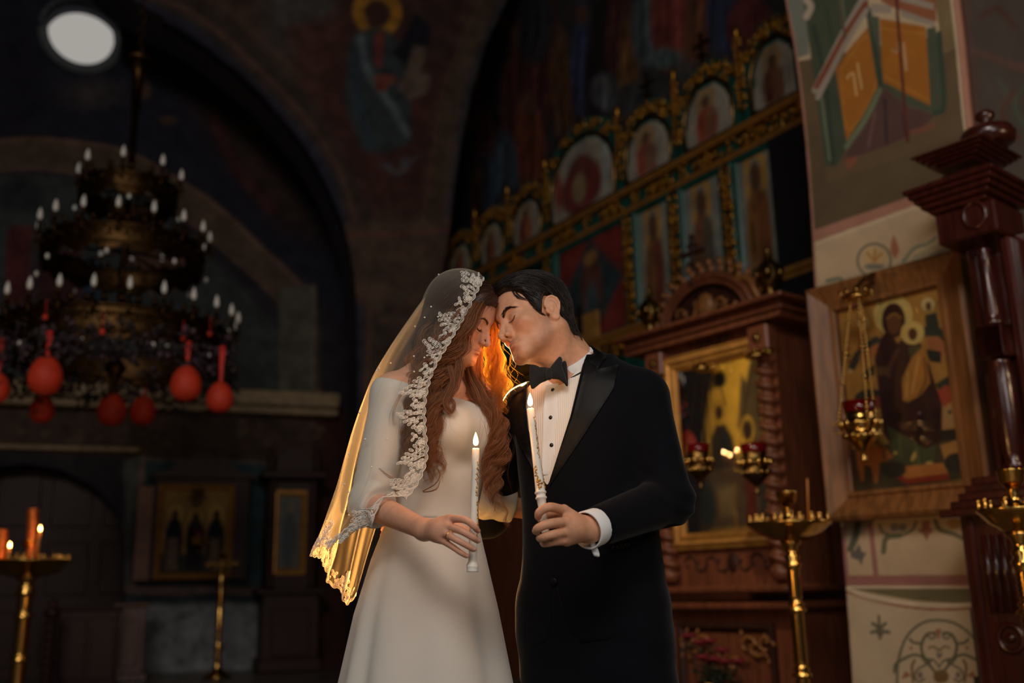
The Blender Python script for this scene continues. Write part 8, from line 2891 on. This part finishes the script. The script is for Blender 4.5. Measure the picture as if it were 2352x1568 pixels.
MB(FBm).sweep_rect([(-.05, -.03), (-.05, .03), (-.02, .045), (.02, .02), (.03, -.01)], gu0, gu1, gz0, gz1).build('frame', M_rail, t, smooth=False)
sh3 = [('p', (150, 118, 66), [(0, 0), (1, 0), (1, 1), (0, 1)], .02), ('p', (60, 58, 48), [(0, 0), (1, 0), (1, .22), (0, .26)], .06), ('e', (84, 62, 44), (.5, .90, .12, .05), .04), ('r', (96, 70, 46), (.5, .89, .08, .02), .03)]
for x in (.20, .50, .80):
    hgt = .70 if x != .5 else .67
    sh3 += [('r', (196, 160, 88), (x, hgt, .085, .02), .02), ('p', (26, 28, 36), [(x - .13, .36), (x - .12, .52), (x - .05, .66), (x + .05, .66), (x + .12, .52), (x + .13, .36), (x + .1, .1), (x - .1, .1)], .03), ('e', (58, 46, 40), (x, hgt, .045, .04), .02), ('p', (112, 92, 76) if x != .5 else (40, 34, 34), [(x - .08, .42), (x + .06, .42), (x + .08, .06), (x - .09, .06)], .04)]
painted('painting', PB, None, .015, (150, 118, 66), sh3, M_mural, t, off=O1 + .0, uvbox=(gu0, gu1, gz0, gz1), px=False, thick=.01)
oil_lamp('small dark oil lamp hanging before the three-figure icon', 456, 1245, PB.pt(456, 1245, O1 + .35)[1], .9, PB.pt(456, 1115, O1 + .12), 6, plain=True)

O2 = .75
u0, z0, u1, z1 = px_rect(PB, 622, 1550, 722, 1085, O2)
zt_ = PB.uv(670, 1090, O2)[1]
zm_ = PB.uv(670, 1362, O2)[1]
t = thing('icon_shrine', 'narrow dark icon shrine against the rear wall beside the veil', 'icon shrine', PB.w((u0 + u1) / 2, 0, O2))
F2 = PB.frame(0, 0, O2)
um_, hw = (u0 + u1) / 2, (u1 - u0) / 2
MB(F2).box((um_, -.3, zm_ / 2), (hw * 2 + .06, .56, zm_)).build('cupboard', M_dwalnut, t, smooth=False)
MB(F2).box((um_, -.26, zm_ + .02), (hw * 2 + .24, .66, .07), bev=.015).build('shelf', M_dwalnut, t, smooth=False)
MB(F2).box((um_, -.27, .08), (hw * 2 + .16, .62, .16), bev=.02).build('plinth', M_dwalnut, t, smooth=False)
MB(F2).box((um_, -.36, (zm_ + zt_) / 2), (hw * 2, .40, zt_ - zm_)).build('body', M_dwalnut, t, smooth=False)
MB(F2).box((um_, -.28, zt_), (hw * 2 + .22, .62, .09), bev=.02).build('cornice', M_dwalnut, t, smooth=False)
for s in (-1, 1):
    MB(F2).lathe([(.045, zm_ + .06)] + [(.034 + .010 * (k % 2), zm_ + .06 + (zt_ - zm_ - .1) * k / 26) for k in range(1, 26)] + [(.045, zt_ - .05)], (um_ + s * (hw - .05), -.10, 0), 12).build('twisted_column', M_dwalnut, t)
    MB(F2).lathe([(.05, 0), (.03, .05), (.06, .12), (.06, .18), (.02, .25), (.03, .28), (.003, .33)], (um_ + s * (hw - .02), -.1, zt_ + .04), 12).build('urn_finial', M_dwalnut, t)
MB(F2).prism([(um_ + hw * .75 * math.cos(a), zt_ + .04 + .34 * math.sin(a)) for a in np.linspace(0, math.pi, 20)], -.25, -.15).build('crest', M_dwalnut, t, smooth=False)
q0, q1 = PB.uv(648, 1200, O2)[0], PB.uv(690, 1200, O2)[0]
y0_, y1_ = PB.uv(668, 1310, O2)[1], PB.uv(668, 1132, O2)[1]
MB(PB.frame(0, 0, O2 - .14)).sweep_rect([(-.05, -.03), (-.05, .02), (0, .03), (.03, 0)], q0 - .05, q1 + .05, y0_, y1_).build('frame', M_rail, t, smooth=False)
painted('painting', PB, None, .02, (84, 84, 74), [('e', (52, 60, 66), (.5, .4, .3, .4), .1), ('e', (110, 84, 52), (.5, .82, .14, .07), .05)], M_icon, t, off=O2 - .14, uvbox=(q0 - .03, q1 + .03, y0_ + .02, y1_ - .02), px=False, thick=.01)
MB(F2).box((um_, -.005, zm_ * .5), (hw * 1.5, .03, zm_ * .6), bev=.012).build('door', M_dwalnut, t, smooth=False)

# red-brown lectern and dark cabinet at the lower left
O3 = 1.1
u0, z0, u1, z1 = px_rect(PB, 272, 1560, 326, 1390, O3)
zt_ = PB.uv(300, 1392, O3)[1]
t = thing('lectern', 'narrow red-brown wooden lectern beside the doorway', 'lectern', PB.w((u0 + u1) / 2, 0, O3))
F3 = PB.frame(0, 0, O3)
um_, hw = (u0 + u1) / 2, (u1 - u0) / 2
MB(F3).box((um_, -.15, zt_ / 2), (hw * 2, .3, zt_), bev=.01).build('body', M_mahog, t, smooth=False)
MB(F3).box((um_, -.13, zt_ + .02), (hw * 2 + .12, .42, .05), bev=.015).build('top', M_mahog, t, smooth=False)
MB(F3).box((um_, -.13, .05), (hw * 2 + .1, .4, .1), bev=.015).build('foot', M_mahog, t, smooth=False)
MB(F3).box((um_, .01, zt_ * .5), (hw * 1.3, .025, zt_ * .6), bev=.008).build('panel', M_mahog, t, smooth=False)
O4 = 1.6
u0, z0, u1, z1 = px_rect(PB, 138, 1566, 262, 1400, O4)
zt_ = PB.uv(200, 1402, O4)[1]
t = thing('cabinet', 'low dark panelled cabinet in front of the arched doorway', 'cabinet', PB.w((u0 + u1) / 2, 0, O4))
F4 = PB.frame(0, 0, O4)
um_, hw = (u0 + u1) / 2, (u1 - u0) / 2
MB(F4).box((um_, -.2, zt_ / 2), (hw * 2, .4, zt_), bev=.01).build('body', M_dwalnut, t, smooth=False)
MB(F4).box((um_, -.19, zt_ + .02), (hw * 2 + .08, .46, .04), bev=.012).build('top', M_dwalnut, t, smooth=False)
for s in (-1, 1):
    d_ = MB(F4).box((um_ + s * hw * .48, .008, zt_ * .5), (hw * .84, .025, zt_ * .8), bev=.008).build('door', M_dwalnut, t, smooth=False)
    MB(F4).sphere((um_ + s * hw * .12, .03, zt_ * .55), .018, 8, 6).build('knob', M_brassd, d_)
pb_ = PB.pt(112, 1500, 2.2)
t = thing('twisted_post', 'dark barley-twist wooden post behind the left candle stand', 'post', (pb_[0], pb_[1], 0))
zt_ = P(125, 1395, pb_[1])[2]
MB().lathe([(.052, z) for z in np.linspace(.15, zt_ - .1, 70)], (pb_[0], pb_[1], 0), 18, lobes=3, lobe_amp=.25, twist=26).build('shaft', M_dwalnut, t)
MB().lathe([(.09, 0), (.09, .05), (.06, .10), (.05, .16)], (pb_[0], pb_[1], 0), 18).build('foot', M_dwalnut, t)
MB().lathe([(.05, zt_ - .12), (.07, zt_ - .08), (.08, zt_ - .02), (.03, zt_), (.05, zt_ + .05), (.003, zt_ + .1)], (pb_[0], pb_[1], 0), 18).build('cap', M_dwalnut, t)
